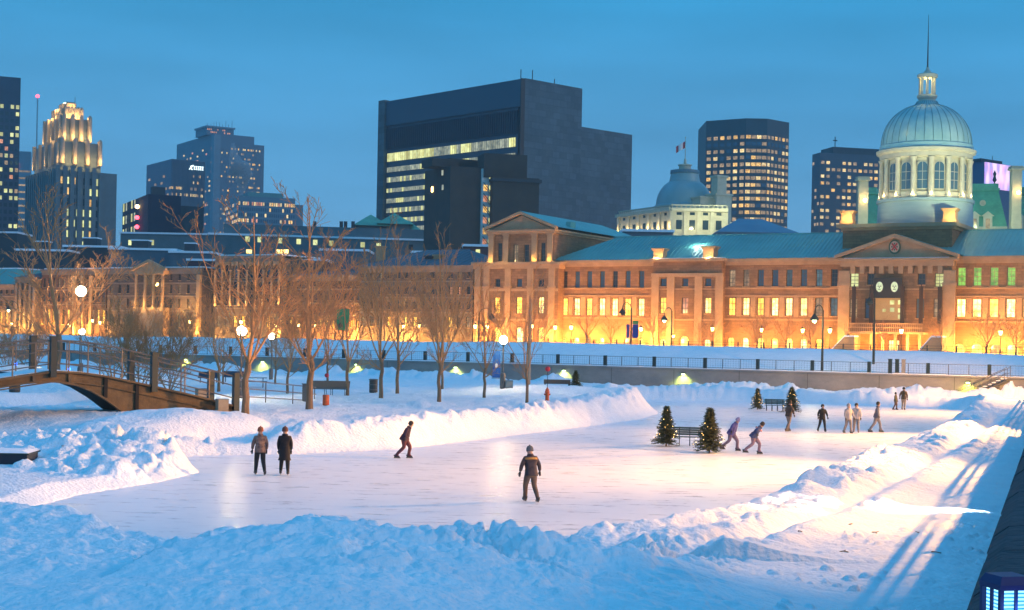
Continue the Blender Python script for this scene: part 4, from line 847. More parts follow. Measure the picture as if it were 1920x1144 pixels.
for a, b_, r_, pa, pb, nm in ((1337, 1357, 3, 372, 338, 'stack'), (1331, 1364, 5, 432, 372, 'corner_tower'), (1300, 1335, 4, 398, 378, 'attic')):
    x = (a+b_)/2; p = W(x, 400, Yd-8); vx, vy = p.x-loc.x, p.y-loc.y; qx, qy = vx*ci-vy*si, vx*si+vy*ci; w = (b_-a)*k/2; mb = MB(); z1_ = zq(pa) if pa != 432 else 0; mb.box(qx-w, qx+w, qy-w, qy+w, z1_, zq(pb)); mb.box(qx-w-.35, qx+w+.35, qy-w-.35, qy+w+.35, zq(pb), zq(pb)+.5); mb.build(nm, CREAM, t)
fp = thing('flagpole', 'flagpole on the low silver dome flying a small red and white flag', 'flagpole', (dc.x, Yd, zq(308)+4.4)); h_ = zq(258)-zq(308); mb = MB(); mb.tube([(0, 0, 0), (0, 0, h_)], [.14, .06], 6); mb.ball((0, 0, h_), .2, 8); mb.build('pole', CREAM, fp)
fl = MB(); n = 8; fh, fw = 1.9, 2.6
for i in range(n):
    xa, xb = -fw*i/n, -fw*(i+1)/n; ya, yb = .25*math.sin(i*1.1), .25*math.sin((i+1)*1.1); za, zb = h_-1.0-i*.20, h_-1.0-(i+1)*.20
    fl.quad((xa, ya, za-fh), (xa, ya, za), (xb, yb, zb), (xb, yb, zb-fh), 0 if i < 2 or i > 5 else 1)
fl.build('flag', [mat('flag_red', (.6, .06, .06), rough=.8), mat('flag_white', (.75, .72, .72), rough=.8)], fp)
# ------------------------------------------------------------------ green mansard city hall behind the cupola
def mansard(pL, pR, pyB, pyT, Y, ins, label, dorm, hole=None):
    A, B = W(pL, 420, Y), W(pR, 420, Y); s_ = Site((A.x, Y), (B.x, Y-3), 4.4); w = s_.x(pR, 420); z0, z1 = s_.z(pL, pyB), s_.z(pL, pyT)
    t = thing('mansard_roof_building', label, 'building', s_.loc, s_.ang); mb = MB(); mb.box(0, w, 0, 18, 0, z0); mb.build('wall', CREAM, t)
    mb = MB(); n = 13
    for i in range(n):    # overlapping copper courses
        f0, f1 = i/n, (i+1)/n; a = ins*f0; c = ins*f1; z_0, z_1 = z0+(z1-z0)*f0, z0+(z1-z0)*f1
        mb.prism([(a, a), (w-a, a), (w-a, 18-a), (a, 18-a)], z_0, z_1, 0, [(c+.12, c+.12), (w-c-.12, c+.12), (w-c-.12, 18-c-.12), (c+.12, 18-c-.12)])
    mb.box(ins-.3, w-ins+.3, ins-.3, 18-ins+.3, z1, z1+.5); mb.box(ins, w-ins, ins, 18-ins, z1+.5, z1+1.6); mb.build('mansard', GREEN, t)
    for px, m2 in dorm:
        x, z_ = s_.px(px, pyB-6); mb = MB(); mb.box(x-1.0, x+1.0, -.2, 2.2, z_-1.5, z_+1.7); mb.extr([(x-1.4, z_+1.7), (x+1.4, z_+1.7), (x, z_+2.8)], -.4, 2.4); d_ = mb.build('dormer', CREAM, t); mb = MB(); mb.box(x-.5, x+.5, -.28, -.21, z_-1.2, z_+1.1); mb.build('window', m2, d_)
    return t, s_, w
t, s_, w = mansard(1594, 1668, 428, 362, 345, 3.4, 'green copper mansard roof left of the cupola', [(1567+30, LITD)])
t2, s2, w2_ = mansard(1800, 1889, 425, 356, 345, 2.0, 'green copper mansard roof with a finial right of the cupola', [(1827, LITD), (1852, LITD)])
mb = MB(); x, z_ = s2.px(1867, 345); mb.lathe([(1.3, z_-.8), (.3, z_), (.15, z_+1), (.5, z_+1.5), (.25, z_+2.4), (.4, z_+3), (.05, z_+3.8)], 10, (x, 6, 0)); mb.build('finial', DRK, t2)
x, z_ = s2.px(1843, 380); mb = MB(); mb.lathe([(.7, -.15), (.7, .15), (.4, .15), (.4, -.15)], 14); M_ = Matrix.Translation((x, .9, z_)) @ Matrix.Rotation(R(90), 4, 'X'); o = mb.build('round_window', CREAM, t2); o.matrix_local = M_
t3, s3, w3 = mansard(1893, 1975, 428, 362, 343, 2.6, 'green copper mansard roof cut by the right edge behind a tall chimney', [(1911, LITD)])
for px, yb, yt, lab in ((1617, 378, 332, 'tall pale stone chimney left of the cupola with a lamp at its foot'), (1904, 364, 312, 'tall pale stone chimney at the right edge with a lamp at its foot')):
    Yc = 338; p = W(px, yb, Yc); tt_ = thing('chimney_tower', lab, 'chimney', (p.x, Yc, 20)); zb, ztp = p.z-20, W(px, yt, Yc).z-20; mb = MB(); mb.box(-1.1, 1.1, -.9, .9, -6, ztp-.9); mb.box(-1.5, 1.5, -1.3, 1.3, ztp-.9, ztp-.4); mb.box(-1.35, 1.35, -1.15, 1.15, ztp-.4, ztp); mb.build('shaft', mat('beige_stone', (.5, .42, .3), (.4, .34, .25), ns=.8, rough=.8), tt_)
    mb = MB(); mb.ball((.3, -1.1, zb+.2), .45, 8); mb.build('lamp', BULBW, tt_); lamp('POINT', (.3, -2.2, zb+.6), 260, (1, .75, .3), 'chimney_lamp', .1, tt_)
for px, Yc, pw in ((1640, 330, 2600), (1832, 330, 2000), (1870, 332, 2000), (1912, 328, 1200)):
    p = W(px, 432, Yc); l_ = lamp('POINT', (p.x, p.y-3, p.z+3), pw, (.8, 1, .5), 'roof_floodlight', .4)
# ================================================================== old stone row left of the market, and the dark roofs behind it
OLD = mat('old_town_stone', (.17, .125, .10), (.11, .085, .07), ns=.4, rough=.9, bump=.5, bs=2, brick=(1.1, .4, .6))
OLDR = mat('red_brown_stone', (.17, .095, .065), (.11, .06, .045), ns=.4, rough=.9, brick=(.9, .35, .6))
SLATE = mat('blue_slate_roof', (.07, .13, .17), (.05, .10, .13), ns=.3, rough=.7)
OTR = mat('dimmed_cut_stone', (.26, .20, .15), (.18, .14, .11), ns=.6, rough=.85)  # darker copy of the trim stone, so the old row reads dimmer
def rowhouse(name, label, pxL, pxR, pyT, d, wallm, floors, n, rows_, roof=None, lights=(), dep=14, pil=False, arch0=True, seed=1, cat='building'):
    """floors: (py top, py bottom, width frac, [materials]); everything in the local frame of this house"""
    A, B = online(pxL), online(pxR); o2 = Vector((A[0], A[1]))+S.n*d; s_ = Site(o2, Vector((B[0], B[1]))+S.n*d, ZS)
    w = s_.x(pxR, 560); t = thing(name, label, cat, s_.loc, s_.ang); mid = (pxL+pxR)/2; H = s_.z(mid, pyT); r = random.Random(seed)
    ops_, ww = [], []; st = w/n
    for pa, pb, wf, ms in floors:
        z1, z0 = s_.z(mid, pa), s_.z(mid, pb); w_, h_ = round(st*wf, 1), round(z1-z0, 1)
        for i in range(n):
            c = st*(i+.5); ops_.append((c-w_/2, c+w_/2, z0, z0+h_)); ww.append((c, z0, w_, h_, r.choice(ms), False))
    mb = MB(); wallgrid(mb, 0, w, 0, H, 0, ops_, .3); mb.quad((w, 0, 0), (w, dep, 0), (w, dep, H), (w, 0, H)); mb.quad((0, dep, 0), (0, 0, 0), (0, 0, H), (0, dep, H)); mb.quad((0, dep, 0), (0, dep, H), (w, dep, H), (w, dep, 0)); mb.quad((0, 0, H), (w, 0, H), (w, dep, H), (0, dep, H)); mb.build('wall', wallm, t)
    for c, z0, w_, h_, m_, a in ww: window(t, c, z0, w_, h_, 0, m_, .3, 2, 3, a, MULL)
    mb = MB(); mb.box(-.2, w+.2, -.5, .2, H, H+.5); mb.box(0, w, -.2, -.001, H-.8, H-.003)
    for pa, pb, wf, ms in floors[:-1]: z0 = s_.z(mid, pb); mb.box(0.01, w-.01, -.14, -.002, z0-.75, z0-.45)
    mb.build('cornice', OTR, t)
    if pil:
        for i in range(n+1):
            c = min(max(st*i, .35), w-.35); mb = MB(); mb.box(c-.32, c+.32, -.42, -.002, 1, H-.81); mb.build('pilaster', OTR, t)
    if roof == 'hip':
        z1 = s_.z(mid, rows_); i_ = min(w*.32, 9); mb = MB(); seam_roof(mb, -.4, w+.4, -.4, H+.5, dep/2, z1, i_, i_, 1.2); mb.quad((w+.4, -.4, H+.5), (w+.4, dep+.4, H+.5), (w-i_, dep/2, z1), (w-i_, dep/2, z1)); mb.quad((-.4, dep+.4, H+.5), (-.4, -.4, H+.5), (i_, dep/2, z1), (i_, dep/2, z1)); mb.quad((w+.4, dep+.4, H+.5), (-.4, dep+.4, H+.5), (i_, dep/2, z1), (w-i_, dep/2, z1)); mb.build('roof', SLATE, t)
    elif roof == 'mansard':
        z1 = s_.z(mid, rows_); mb = MB(); mb.prism([(0, 0), (w, 0), (w, dep), (0, dep)], H+.5, z1, 0, [(1.2, 1.6), (w-1.2, 1.6), (w-1.2, dep-1), (1.2, dep-1)]); mb.build('roof', COPPER, t); mb = MB(); mb.box(1.0, w-1, 1.5, dep-1, z1+.003, z1+.3); mb.build('snow_cover', SNOWCAP, t)
    else:
        mb = MB(); mb.box(.3, w-.3, .3, dep-.3, H+.505, H+.8); mb.build('snow_cover', SNOWCAP, t)
    for px, pw in lights: lamp('POINT', (s_.x(px, 610), -2.6, 1.2), pw*3.6, (1, .46, .08), 'facade_light', .25, t)
    return t, s_, w, H
DGL = [GLASS, GLASS, GLASSB, LITD]
t, s_, w, H = rowhouse('old_house', 'low old house with teal mansard roof at the left edge', -40, 28, 537, 1, OLD, [(541, 551, .4, DGL), (563, 575, .4, [GLASS]), (585, 606, .45, [LITA, LITD])], 6, 504, 'mansard', [(-10, 900), (8, 1200)], seed=2)
t, s_, w, H = rowhouse('old_house', 'narrow old house with a small snowy roof at the left', 28.5, 67, 524, 0, OLD, [(529, 544, .5, [GLASS]), (553, 575, .5, [GLASS, GLASSB]), (584, 607, .5, [LITA, LITD, LITA])], 4, 508, 'hip', [(38, 1100), (60, 900)], pil=True, seed=3)
t, s_, w, H = rowhouse('old_warehouse', 'long old stone warehouse behind the tall glowing globe lamp', 67.5, 199, 509, 1.5, OLDR, [(521, 539, .45, DGL), (549, 566, .45, DGL), (580, 608, .5, [LITA, LITD, LITD, GLASS, LITA])], 13, 495, None, [(85, 900), (110, 700), (142, 1500), (157, 1200), (180, 500)], seed=4)
for px in (141, 156, 172):
    c = s_.x(px, 580); mb = MB(); mb.box(c-.4, c+.4, -.6, -.15, .5, H-1); mb.build('pilaster', TRIM, t)
t, s_, w, H = rowhouse('customs_house', 'wide grey stone house with a gabled column front at left', 199.5, 378, 507, 0, OLD, [(515, 526, .26, [GLASS]), (534, 550, .28, DGL), (560, 578, .26, DGL), (590, 612, .30, [GLASS, LITD])], 11, 495, None, [(203, 900), (375, 900)], seed=5, cat='building')
a, b_ = s_.x(264, 540), s_.x(318, 540); z1, z0 = s_.z(291, 507), s_.z(291, 577)
mb = MB(); mb.box(a-.2, b_+.2, -2.1, -.1, 0, z0); mb.build('porch_base', TRIM, t); mb = MB(); mb.box(a, b_, -2, -.1, z1-.9, z1-.2); mb.extr([(a-.5, z1-.2), (b_+.5, z1-.2), ((a+b_)/2, s_.z(291, 492))], -1.9, 0, 0)
for s0, e in ((a-.8, 1), (b_+.8, -1)): zz0 = z1-.2; zt_ = s_.z(291, 491)+.2; mb.extr([(s0, zz0), ((a+b_)/2, zt_-.4), ((a+b_)/2, zt_+.2), (s0, zz0+.5)][::e], -2.4, -1.7, 0)
mb.build('gabled_porch', TRIM, t)
for px in (264.5, 281, 297, 314):
    c = s_.x(px, 560); mb = MB(); mb.lathe([(.42, z0), (.40, z0+.3), (.34, z0+.5), (.30, z1-1.2), (.42, z1-.95), (.42, z1-.9)], 10, (c, -1.6, 0)); mb.build('column', TRIM, t); lamp('POINT', (c+.2, -3.0, z0+.5), 260, (1, .55, .15), 'uplight_lamp', .1, t)
for px, pw in ((213, 160), (251, 200), (341, 520), (358, 420)): lamp('POINT', (s_.x(px, 572), -1.8, s_.z(px, 576)), pw, (1, .52, .12), 'uplight_lamp', .15, t)
for px, py in ((309, 534),):
    x, z_ = s_.px(px, py); mb = MB(); mb.ball((x, -2.5, z_), .38, 8); mb.build('porch_lamp', BULBW, t)
c = s_.x(375, 545); mb = MB(); mb.box(c-.45, c+.45, -.7, -.02, 1, H-1); mb.build('corner_column', TRIM, t); lamp('POINT', (c+.4, -2.2, s_.z(375, 576)), 380, (1, .58, .15), 'uplight_lamp', .1, t)
t, s_, w, H = rowhouse('small_house', 'small dark house between the gabled house and the arcade', 390, 402, 545, 6, OLDR, [(568, 580, .3, [LITA])], 2, 530, 'hip', [], seed=6)
t, s_, w, H = rowhouse('arcaded_house', 'tall house with lit slender columns and round arches on its top storey', 402, 527, 484, 0, OLD, [(492, 522, .55, [GLASS, GLASSB]), (527, 545, .5, [GLASS]), (550, 573, .5, [GLASS, GLASS, LITW, GLASS]), (592, 614, .45, [LITD, LITA])], 8, 480, None, [(410, 700), (460, 700), (522, 900)], seed=7)
st = w/8
for i in range(9):
    c = min(max(st*i, .3), w-.3); za_ = s_.z(460, 574); mb = MB(); mb.lathe([(.34, za_), (.28, za_+.5), (.24, s_.z(460, 509)), (.38, s_.z(460, 506))], 8, (c, -.45, 0)); mb.build('column', TRIM, t)
    if i % 2 == 0: lamp('POINT', (c+.15, -1.5, za_+.5), 230, (1, .62, .2), 'uplight_lamp', .1, t)
for i in range(8):
    c = st*(i+.5); r_ = st/2-.25; za_ = s_.z(460, 504); mb = MB()
    pts = [(c+r_*math.cos(math.pi*j/8), za_+r_*math.sin(math.pi*j/8)) for j in range(9)]; up = [(p[0], s_.z(460, 491)) for p in pts[::-1]]
    for j in range(8): mb.extr([pts[j+1], pts[j], (pts[j][0], up[0][1]), (pts[j+1][0], up[0][1])], -.5, -.02, 0)
    mb.build('arch', TRIM, t)
t, s_, w, H = rowhouse('old_warehouse', 'long brown stone warehouse between the arcaded house and the hipped roof house', 527.5, 677, 520, 2, OLDR, [(527, 537, .3, [GLASS, LITD]), (549, 563, .36, [GLASS, GLASSB]), (576, 586, .25, [GLASS]), (600, 613, .4, [LITA, LITD, LITA])], 12, 505, 'hip', [(532, 1200), (605, 700), (620, 700), (668, 1900), (680, 1500)], seed=8)
t, s_, w, H = rowhouse('hipped_roof_house', 'broad stone house under a snowy blue hipped roof beside the market', 678, 887, 503, -1, OLD, [(511, 522, .34, [GLASS, LITD]), (538, 552, .34, [GLASS, GLASSB, LITR]), (566, 580, .3, [GLASS]), (594, 613, .42, [LITD, LITA, GLASS])], 13, 461, 'hip', [(690, 900), (735, 900), (764, 1600), (800, 300), (850, 450)], seed=9, dep=24)
for px, py in ((714, 470), (822, 486), (806, 488)):
    x, z_ = s_.px(px, py, 5); mb = MB(); mb.box(x-.8, x+.8, 4.4, 5.6, z_-2.4, z_+.6); mb.box(x-1, x+1, 4.2, 5.8, z_+.6, z_+.9); mb.build('chimney', TRIM if px != 806 else DRK, t)
# ---- grey hall with lantern roofs behind the row
def slab(name, label, pxL, pxR, pyT, Y, m_, dep=16, pyR=None, cat='building', snow=True, zb=4.4):
    A, B = W(pxL, pyT, Y), W(pxR, pyR or pyT, Y); z = A.z; r = (B.z-HC)/(A.z-HC) if pyR else 1; YB = Y/r if pyR else Y
    B = W(pxR, pyT, YB); s2 = Site((A.x, A.y), (B.x, B.y), zb); t = thing(name, label, cat, s2.loc, s2.ang); w = (Vector((B.x, B.y))-Vector((A.x, A.y))).length; H = z-zb
    mb = MB(); mb.box(0, w, 0, dep, 0, H); mb.build('wall', m_, t)
    mb = MB(); mb.box(-.3, w+.3, -.5, dep, H+.003, H+.55); mb.build('snow_cover' if snow else 'cornice', SNOWCAP if snow else m_, t)
    return t, s2, w, H
GREY = mat('grey_green_stone', (.10, .17, .19), (.07, .13, .15), ns=.3, rough=.9)
t, s2, w, H = slab('long_hall', 'long grey-green hall with one row of square lit windows behind the old houses', 392, 800, 440, 430, GREY, 24, 452)
mb = MB(); mb.box(4, w, 2, 22, H+.56, s2.z(600, 424)); mb.build('attic', GREY, t)
for px in (464, 487, 525, 560, 591, 621, 680, 710, 745, 770):
    x, z_ = s2.px(px, 448+(px-464)*.05); mb = MB(); mb.box(x-.62, x+.62, -.15, .02, z_-.8, z_+.7); mb.build('window', LITC if px < 730 else GLASS, t)
for px in (467, 524, 536):
    x, z_ = s2.px(px, 472); mb = MB(); mb.box(x-.8, x+.8, -.15, .02, z_-.5, z_+.6); mb.build('window', LITB, t)
for px, py, wd_ in ((695, 413, 5.5), (739, 410, 5.5), (766, 424, 4)):
    x, z_ = s2.px(px, py, 10); mb = MB(); mb.prism([(x-wd_, 4), (x+wd_, 4), (x+wd_, 16), (x-wd_, 16)], z_-2, z_+1.6, 0, [(x-.2, 9.8), (x+.2, 9.8), (x+.2, 10.2), (x-.2, 10.2)]); mb.build('lantern_roof', GREEN, t); mb = MB(); mb.box(x-wd_+1, x+wd_-1, 5, 15, z_-6, z_-2.003); mb.build('lantern_wall', GREY, t)
for px in (590, 640, 648, 662): x, z_ = s2.px(px, 424, 3); mb = MB(); mb.box(x-.5, x+.5, 3, 4, z_-1, z_+1.4); mb.build('chimney', DRK, t)
t, s2, w, H = slab('long_hall', 'dim grey hall with three square lit windows behind the gabled house', 226, 392, 438, 470, GREY, 24, 441)
for px in (244.5, 265, 285): x, z_ = s2.px(px, 455); mb = MB(); mb.box(x-.6, x+.6, -.15, .02, z_-.8, z_+.8); mb.build('window', LITC, t)
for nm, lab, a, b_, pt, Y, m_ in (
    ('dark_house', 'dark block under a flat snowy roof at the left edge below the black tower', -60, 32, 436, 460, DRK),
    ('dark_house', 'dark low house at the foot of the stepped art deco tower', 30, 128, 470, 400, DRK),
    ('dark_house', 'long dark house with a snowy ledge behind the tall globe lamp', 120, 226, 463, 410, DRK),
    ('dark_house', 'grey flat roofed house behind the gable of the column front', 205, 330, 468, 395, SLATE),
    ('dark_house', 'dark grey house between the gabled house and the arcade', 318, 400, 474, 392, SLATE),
    ('dark_house', 'dark purple brick wall with a snowy top beside the arcaded house', 352, 404, 489, 372, mat('purple_brick', (.06, .03, .045), rough=.9)),
    ('red_brick_house', 'dark red brick house with two snowy dormers behind the brown warehouse', 528, 612, 488, 372, mat('dark_red_brick', (.12, .05, .05), rough=.9)),
    ('dark_house', 'blue-grey block behind the brown warehouse', 600, 690, 470, 385, SLATE),
    ('red_brick_house', 'dark red house with one lit window left of the temple pavilion', 868, 915, 462, 352, mat('dark_red_brick', (.12, .05, .05), rough=.9)),
    ('dark_house', 'dark block beside the market behind the snowy hipped roof', 772, 880, 474, 395, DRK),
    ('market_rear_wing', 'green roofed rear hall seen over the market roof', 1168, 1262, 434, 330, SLATE)):
    t, s2, w, H = slab(nm, lab, a, b_, pt, Y, m_, 14)
    if a == 868: x, z_ = s2.px(896, 475); mb = MB(); mb.box(x-.5, x+.5, -.15, .02, z_-.9, z_+.9); mb.build('window', LITC, t)
    if a in (30, 120, 205, 318): mb = MB(); mb.box(w*.3, w*.55, 2, 6, H+.56, H+2.6); mb.build('roof_hut', DRK, t); mb = MB(); mb.box(w*.29, w*.56, 1.8, 6.2, H+2.603, H+2.9); mb.build('hut_snow', SNOWCAP, t)
p = W(1432, 438, 345); t = thing('hipped_roof_house', 'blue hipped roof above the market between dome and tower', 'building', (W(1345, 438, 345).x, 345, 4.4)); wq = W(1500, 438, 345).x-W(1345, 438, 345).x; zb = W(1432, 436, 345).z-4.4; zt = W(1432, 405, 345).z-4.4; k = 345/F
mb = MB(); mb.box(0, wq, 0, 20, 0, zb); mb.build('wall', SLATE, t); mb = MB(); mb.prism([(0, 0), (wq, 0), (wq, 20), (0, 20)], zb+.003, zt, 0, [(wq*.32, 9), (wq*.62, 9), (wq*.62, 11), (wq*.32, 11)]); mb.build('roof', mat('blue_sheet_roof', (.06, .20, .30), (.05, .16, .25), ns=.3, rough=.5), t)
# steam rising from a roof vent
sm = bpy.data.materials.new('steam'); sm.use_nodes = True; N = sm.node_tree.nodes; L = sm.node_tree.links; N.remove(N['Principled BSDF']); pv = N.new('ShaderNodeVolumePrincipled'); pv.inputs['Color'].default_value = (.9, .95, 1, 1)
tc = N.new('ShaderNodeTexCoord'); nz = N.new('ShaderNodeTexNoise'); nz.inputs['Scale'].default_value = .16; nz.inputs['Detail'].default_value = 4; L.new(tc.outputs['Object'], nz.inputs[0]); mr = N.new('ShaderNodeMapRange'); mr.inputs[1].default_value = .30; mr.inputs[2].default_value = .68; mr.inputs[4].default_value = .5; L.new(nz.outputs[0], mr.inputs[0]); L.new(mr.outputs[0], pv.inputs['Density']); L.new(pv.outputs[0], N['Material Output'].inputs['Volume'])
mb = MB(); q = 700/F
for px, py, r in ((452, 352, 5), (455, 336, 8), (456, 326, 11), (450, 318, 14), (444, 312, 11), (440, 300, 7), (437, 288, 5)): pass
pts = [W(x, y, 700) for x, y in ((452, 366), (454, 345), (456, 330), (450, 318), (442, 306), (438, 290), (437, 268))]
c0 = pts[0].copy(); mb.tube([p-c0 for p in pts], [1.0, 2.6, 4.6, 5.6, 3.6, 2.2, .8], 12); o = mb.build('steam', sm); o.location = c0; o['kind'] = 'stuff'
# ---- street lanterns, pole lamps, trees in front of the buildings are in the park file
# ================================================================== far quay wall and its railing
Lw_ = (WB-WA).length; wang = math.atan2(Wu.y, Wu.x)
# local x runs from the right end to the left end; local +y points towards the camera side after this rotation, so back is -y
qw = thing('quay_wall', 'long weathered concrete quay wall with a snowy coping across the far side', 'wall', (WA.x-18*Wu.x, WA.y-18*Wu.y, 0), wang)
s0 = 18; back = -1 if Vector((-Wu.y, Wu.x)).dot(Wn) < 0 else 1
mb = MB(); Lq = Lw_+s0+10
def bx(m, x0, x1, a, b, z0, z1, k=0): y0, y1 = sorted((a*back, b*back)); m.box(x0, x1, y0, y1, z0, z1, k)
bx(mb, 0, Lq, 0, .8, -.8, 2.38); mb.build('wall', CONC, qw)
mb = MB(); bx(mb, 0, Lq, -.18, .9, 2.383, 2.55); mb.build('coping', CONC, qw)
mb = MB(); n = 200
for i in range(n): bx(mb, Lq*i/n, Lq*(i+1)/n+.001*i, -.12-.05*rnd.random(), 1.1, 2.553, 2.60+.07*rnd.random()+.0007*(i % 7))
mb.build('snow_cover', SNOWCAP, qw)
for i in range(1, 34):
    mb = MB(); x = i*Lq/34; bx(mb, x-.03, x+.03, -.004, .003, -.5, 2.38); mb.build('joint', mat('dark_joint', (.09, .085, .08), rough=.9), qw)
fz = 2.56
fr = thing('quay_railing', 'steel railing with mesh panels and dark square posts on top of the far quay wall', 'railing', (WA.x-18*Wu.x, WA.y-18*Wu.y, fz), wang)
mb = MB(); [mb.box(0, Lq, back*.5-.03, back*.5+.03, z-.025, z+.025) for z in (1.13, .15)]; mb.build('rail', GREYM, fr)
sp_ = 6.15; npst = int(Lq/sp_); pm_ = None
for i in range(npst+1):
    mb = MB(); bx(mb, -.16, .16, .25, .60, 0, 1.22)
    if pm_ is None: pm_ = mb.mesh('post', GREENM)
    place('post', pm_, fr, (i*sp_, 0, 0))
mb = MB(); mb.box(-.03, .03, back*.5-.03, back*.5+.03, 0, 1.1); tp_ = mb.mesh('thin_post', GREYM)
for i in range(npst*3):
    if i % 3: place('thin_post', tp_, fr, (i*sp_/3, 0, 0))
# wire mesh: fine crossed wires between the rails
mb = MB()
for i in range(int(Lq/.30)): x = i*.30; mb.box(x-.006, x+.006, back*.5-.006, back*.5+.006, .16, 1.1)
for z in (.4, .64, .88): mb.box(0, Lq, back*.5-.007, back*.5+.007, z-.006, z+.006)
mb.build('wire_mesh', GREYM, fr)
def wallpt(px, py, off=0.0):   # point of the wall face seen at a pixel
    a, b = ray(px, py); Y = (WA.dot(Wn)-off)/(a*Wn.x+Wn.y); return Vector((a*Y, Y, HC+b*Y))
for i, (px, py, desc) in enumerate(((348, 673, 'at the far left, just right of the bridge'), (492, 682, 'behind the second small globe lamp'), (668, 686, 'behind the row of bare trees'), (854, 690, 'behind the thin bare trees'), (1057, 695, 'above the small round fir'), (1281, 700, 'left of the rink benches'), (1815, 720, 'near the stair at the right'))):
    p = wallpt(px, py, .16); p.z = 1.95
    t = thing('wall_lamp', 'green-yellow lamp on the quay wall '+desc, 'wall lamp', p, wang, 'lamps on the far quay wall'); mb = MB(); mb.box(-.22, .22, -.12, .12, -.02, .16); mb.build('housing', GREYM, t); mb = MB(); mb.box(-.16, .16, -.09, .09, -.12, -.022); mb.build('lens', BULBG, t)
    q = Vector((-Wn.x, -Wn.y, 0)); l_ = lamp('SPOT', p+q*.35+Vector((0, 0, -.05)), 800, (.80, 1, .18) if i < 6 else (1, .85, .1), 'wall_lamp_light', .1, None, p+q*-.2+Vector((0, 0, -2.2)), 130, .9); l_.parent = t; l_.matrix_parent_inverse = (Matrix.Translation(p) @ Matrix.Rotation(wang, 4, 'Z')).inverted()
# three gate posts and the stair at the right end
for px in (1669, 1682, 1694):
    p = wallpt(px, 690, -.5); t = thing('gate_post', {1669: 'left', 1682: 'middle', 1694: 'right'}[px]+' one of three dark gate posts in the far quay railing', 'post', (p.x, p.y, 2.6), wang, 'gate posts in the far quay railing'); mb = MB(); mb.box(-.17, .17, -.17, .17, 0, 1.45); mb.box(-.2, .2, -.2, .2, 1.453, 1.52); mb.build('shaft', GREENM if px != 1694 else CONC, t)
p = wallpt(1870, 715, .02); st = thing('quay_stair', 'steel stair with snowy steps leading down the quay wall at the right', 'stair', (p.x, p.y, 0), wang)
for i in range(11):
    z = 2.3-i*.2; mb = MB(); y0, y1 = sorted((-.15*back, -1.6*back)); mb.box(-1+i*.42, -.6+i*.42, y0, y1, z, z+.06); mb.build('step', GREYM, st)
    mb = MB(); mb.box(-.99+i*.42, -.61+i*.42, y0+.02, y1-.02, z+.063, z+.14); mb.build('step_snow', SNOWCAP, st)
for y in (-.12*back, -1.62*back): mb = MB(); mb.tube([(-1.2, y, 3.6), (-1, y, 3.4), (3.8, y, 1.1)], .035, 6); mb.tube([(-1.2, y, 3.0), (-1, y, 2.9), (3.8, y, .6)], .03, 6); mb.tube([(-1.2, y, 2.2), (3.8, y, -.1)], .09, 4); [mb.tube([(-1+i*1.6, y, 2.3-i*.72), (-1+i*1.6, y, 3.4-i*.76)], .03, 5) for i in range(4)]; mb.build('handrail', GREYM, st)
# ================================================================== lamps
def globe_lamp(px, py, Y, label, base=None, power=260, r=.30, post=.05, box=True, group='globe lamps on the island'):
    c = W(px, py, Y); z0 = Hg(c.x, c.y); h = c.z-z0; t = thing('globe_lamp', label, 'street lamp', (c.x, Y, z0-.05), 0, group)
    mb = MB()
    if box: mb.lathe([(.20, 0), (.20, 1.0), (.16, 1.15), (.06, 1.2)], 12)
    mb.tube([(0, 0, 0), (0, 0, h-r*.8)], [post+.01, post], 8); mb.build('post', GREYM, t, smooth=True)
    mb = MB(); mb.lathe([(.09, h-r-.06), (.15, h-r+.02), (.15, h-r+.06)], 12); mb.build('collar', GREYM, t); mb = MB(); mb.ball((0, 0, h+.05), r, 16); mb.build('globe', BULB, t, smooth=True)
    lamp('POINT', (0, -.02, h+.05), power, (1, .72, .36), 'globe_light', r*1.15, t); return t
globe_lamp(152, 546, 130, 'tall brightest globe lamp standing behind the left end of the bridge', power=6500, r=.46)
globe_lamp(153.5, 622, 150, 'small distant globe lamp directly below the tall brightest one', power=500, r=.32)
globe_lamp(453.5, 620.5, 96, 'globe lamp half hidden behind the thick bare tree beside the bridge', power=3000, r=.33)
globe_lamp(509.5, 630, 145, 'small globe lamp with a grey base box right of the thick bare tree', power=800, r=.36)
t = globe_lamp(944, 637.5, 108, 'globe lamp with a thick grey base box beside the blue banner', power=1700, r=.32)
mb = MB(); mb.box(.2, .75, -.2, .3, 0, .65); mb.build('meter_box', mat('beige_grey_metal', (.3, .28, .24), rough=.7), t)
p = W(931, 683, 108.5); t = thing('banner', 'tall blue banner with a small white emblem hanging by the globe lamp', 'banner', (p.x, 108.5, p.z)); k = 108.5/F
mb = MB(); n = 6; h_ = 50*k
for i in range(n): mb.box(-7.5*k, 7.5*k, -.02+.02*math.sin(i), .02+.02*math.sin(i), h_/2-(i+1)*h_/n, h_/2-i*h_/n)
mb.build('cloth', mat('blue_banner_cloth', (.015, .12, .42), (.012, .10, .36), ns=3, rough=.8), t)
mb = MB(); mb.extr([(.13*math.cos(i*math.pi/8), -.1+.16*math.sin(i*math.pi/8)) for i in range(16)], -.045, -.041); mb.build('emblem', mat('white_print', (.6, .62, .68), rough=.8), t)
mb = MB(); mb.tube([(-.35, 0, h_/2+.04), (.50, 0, h_/2+.04)], .025, 6); mb.tube([(-.35, 0, -h_/2-.04), (.50, 0, -h_/2-.04)], .025, 6); mb.build('bracket', GREYM, t)
LANT = [21.5, 62, 130, 173, 187, 356, 452, 517, 560, 592, 757, 786, 891, 914, 997, 1041, 1071, 1202, 1262, 1336, 1428, 1505, 1556, 1690, 1876]
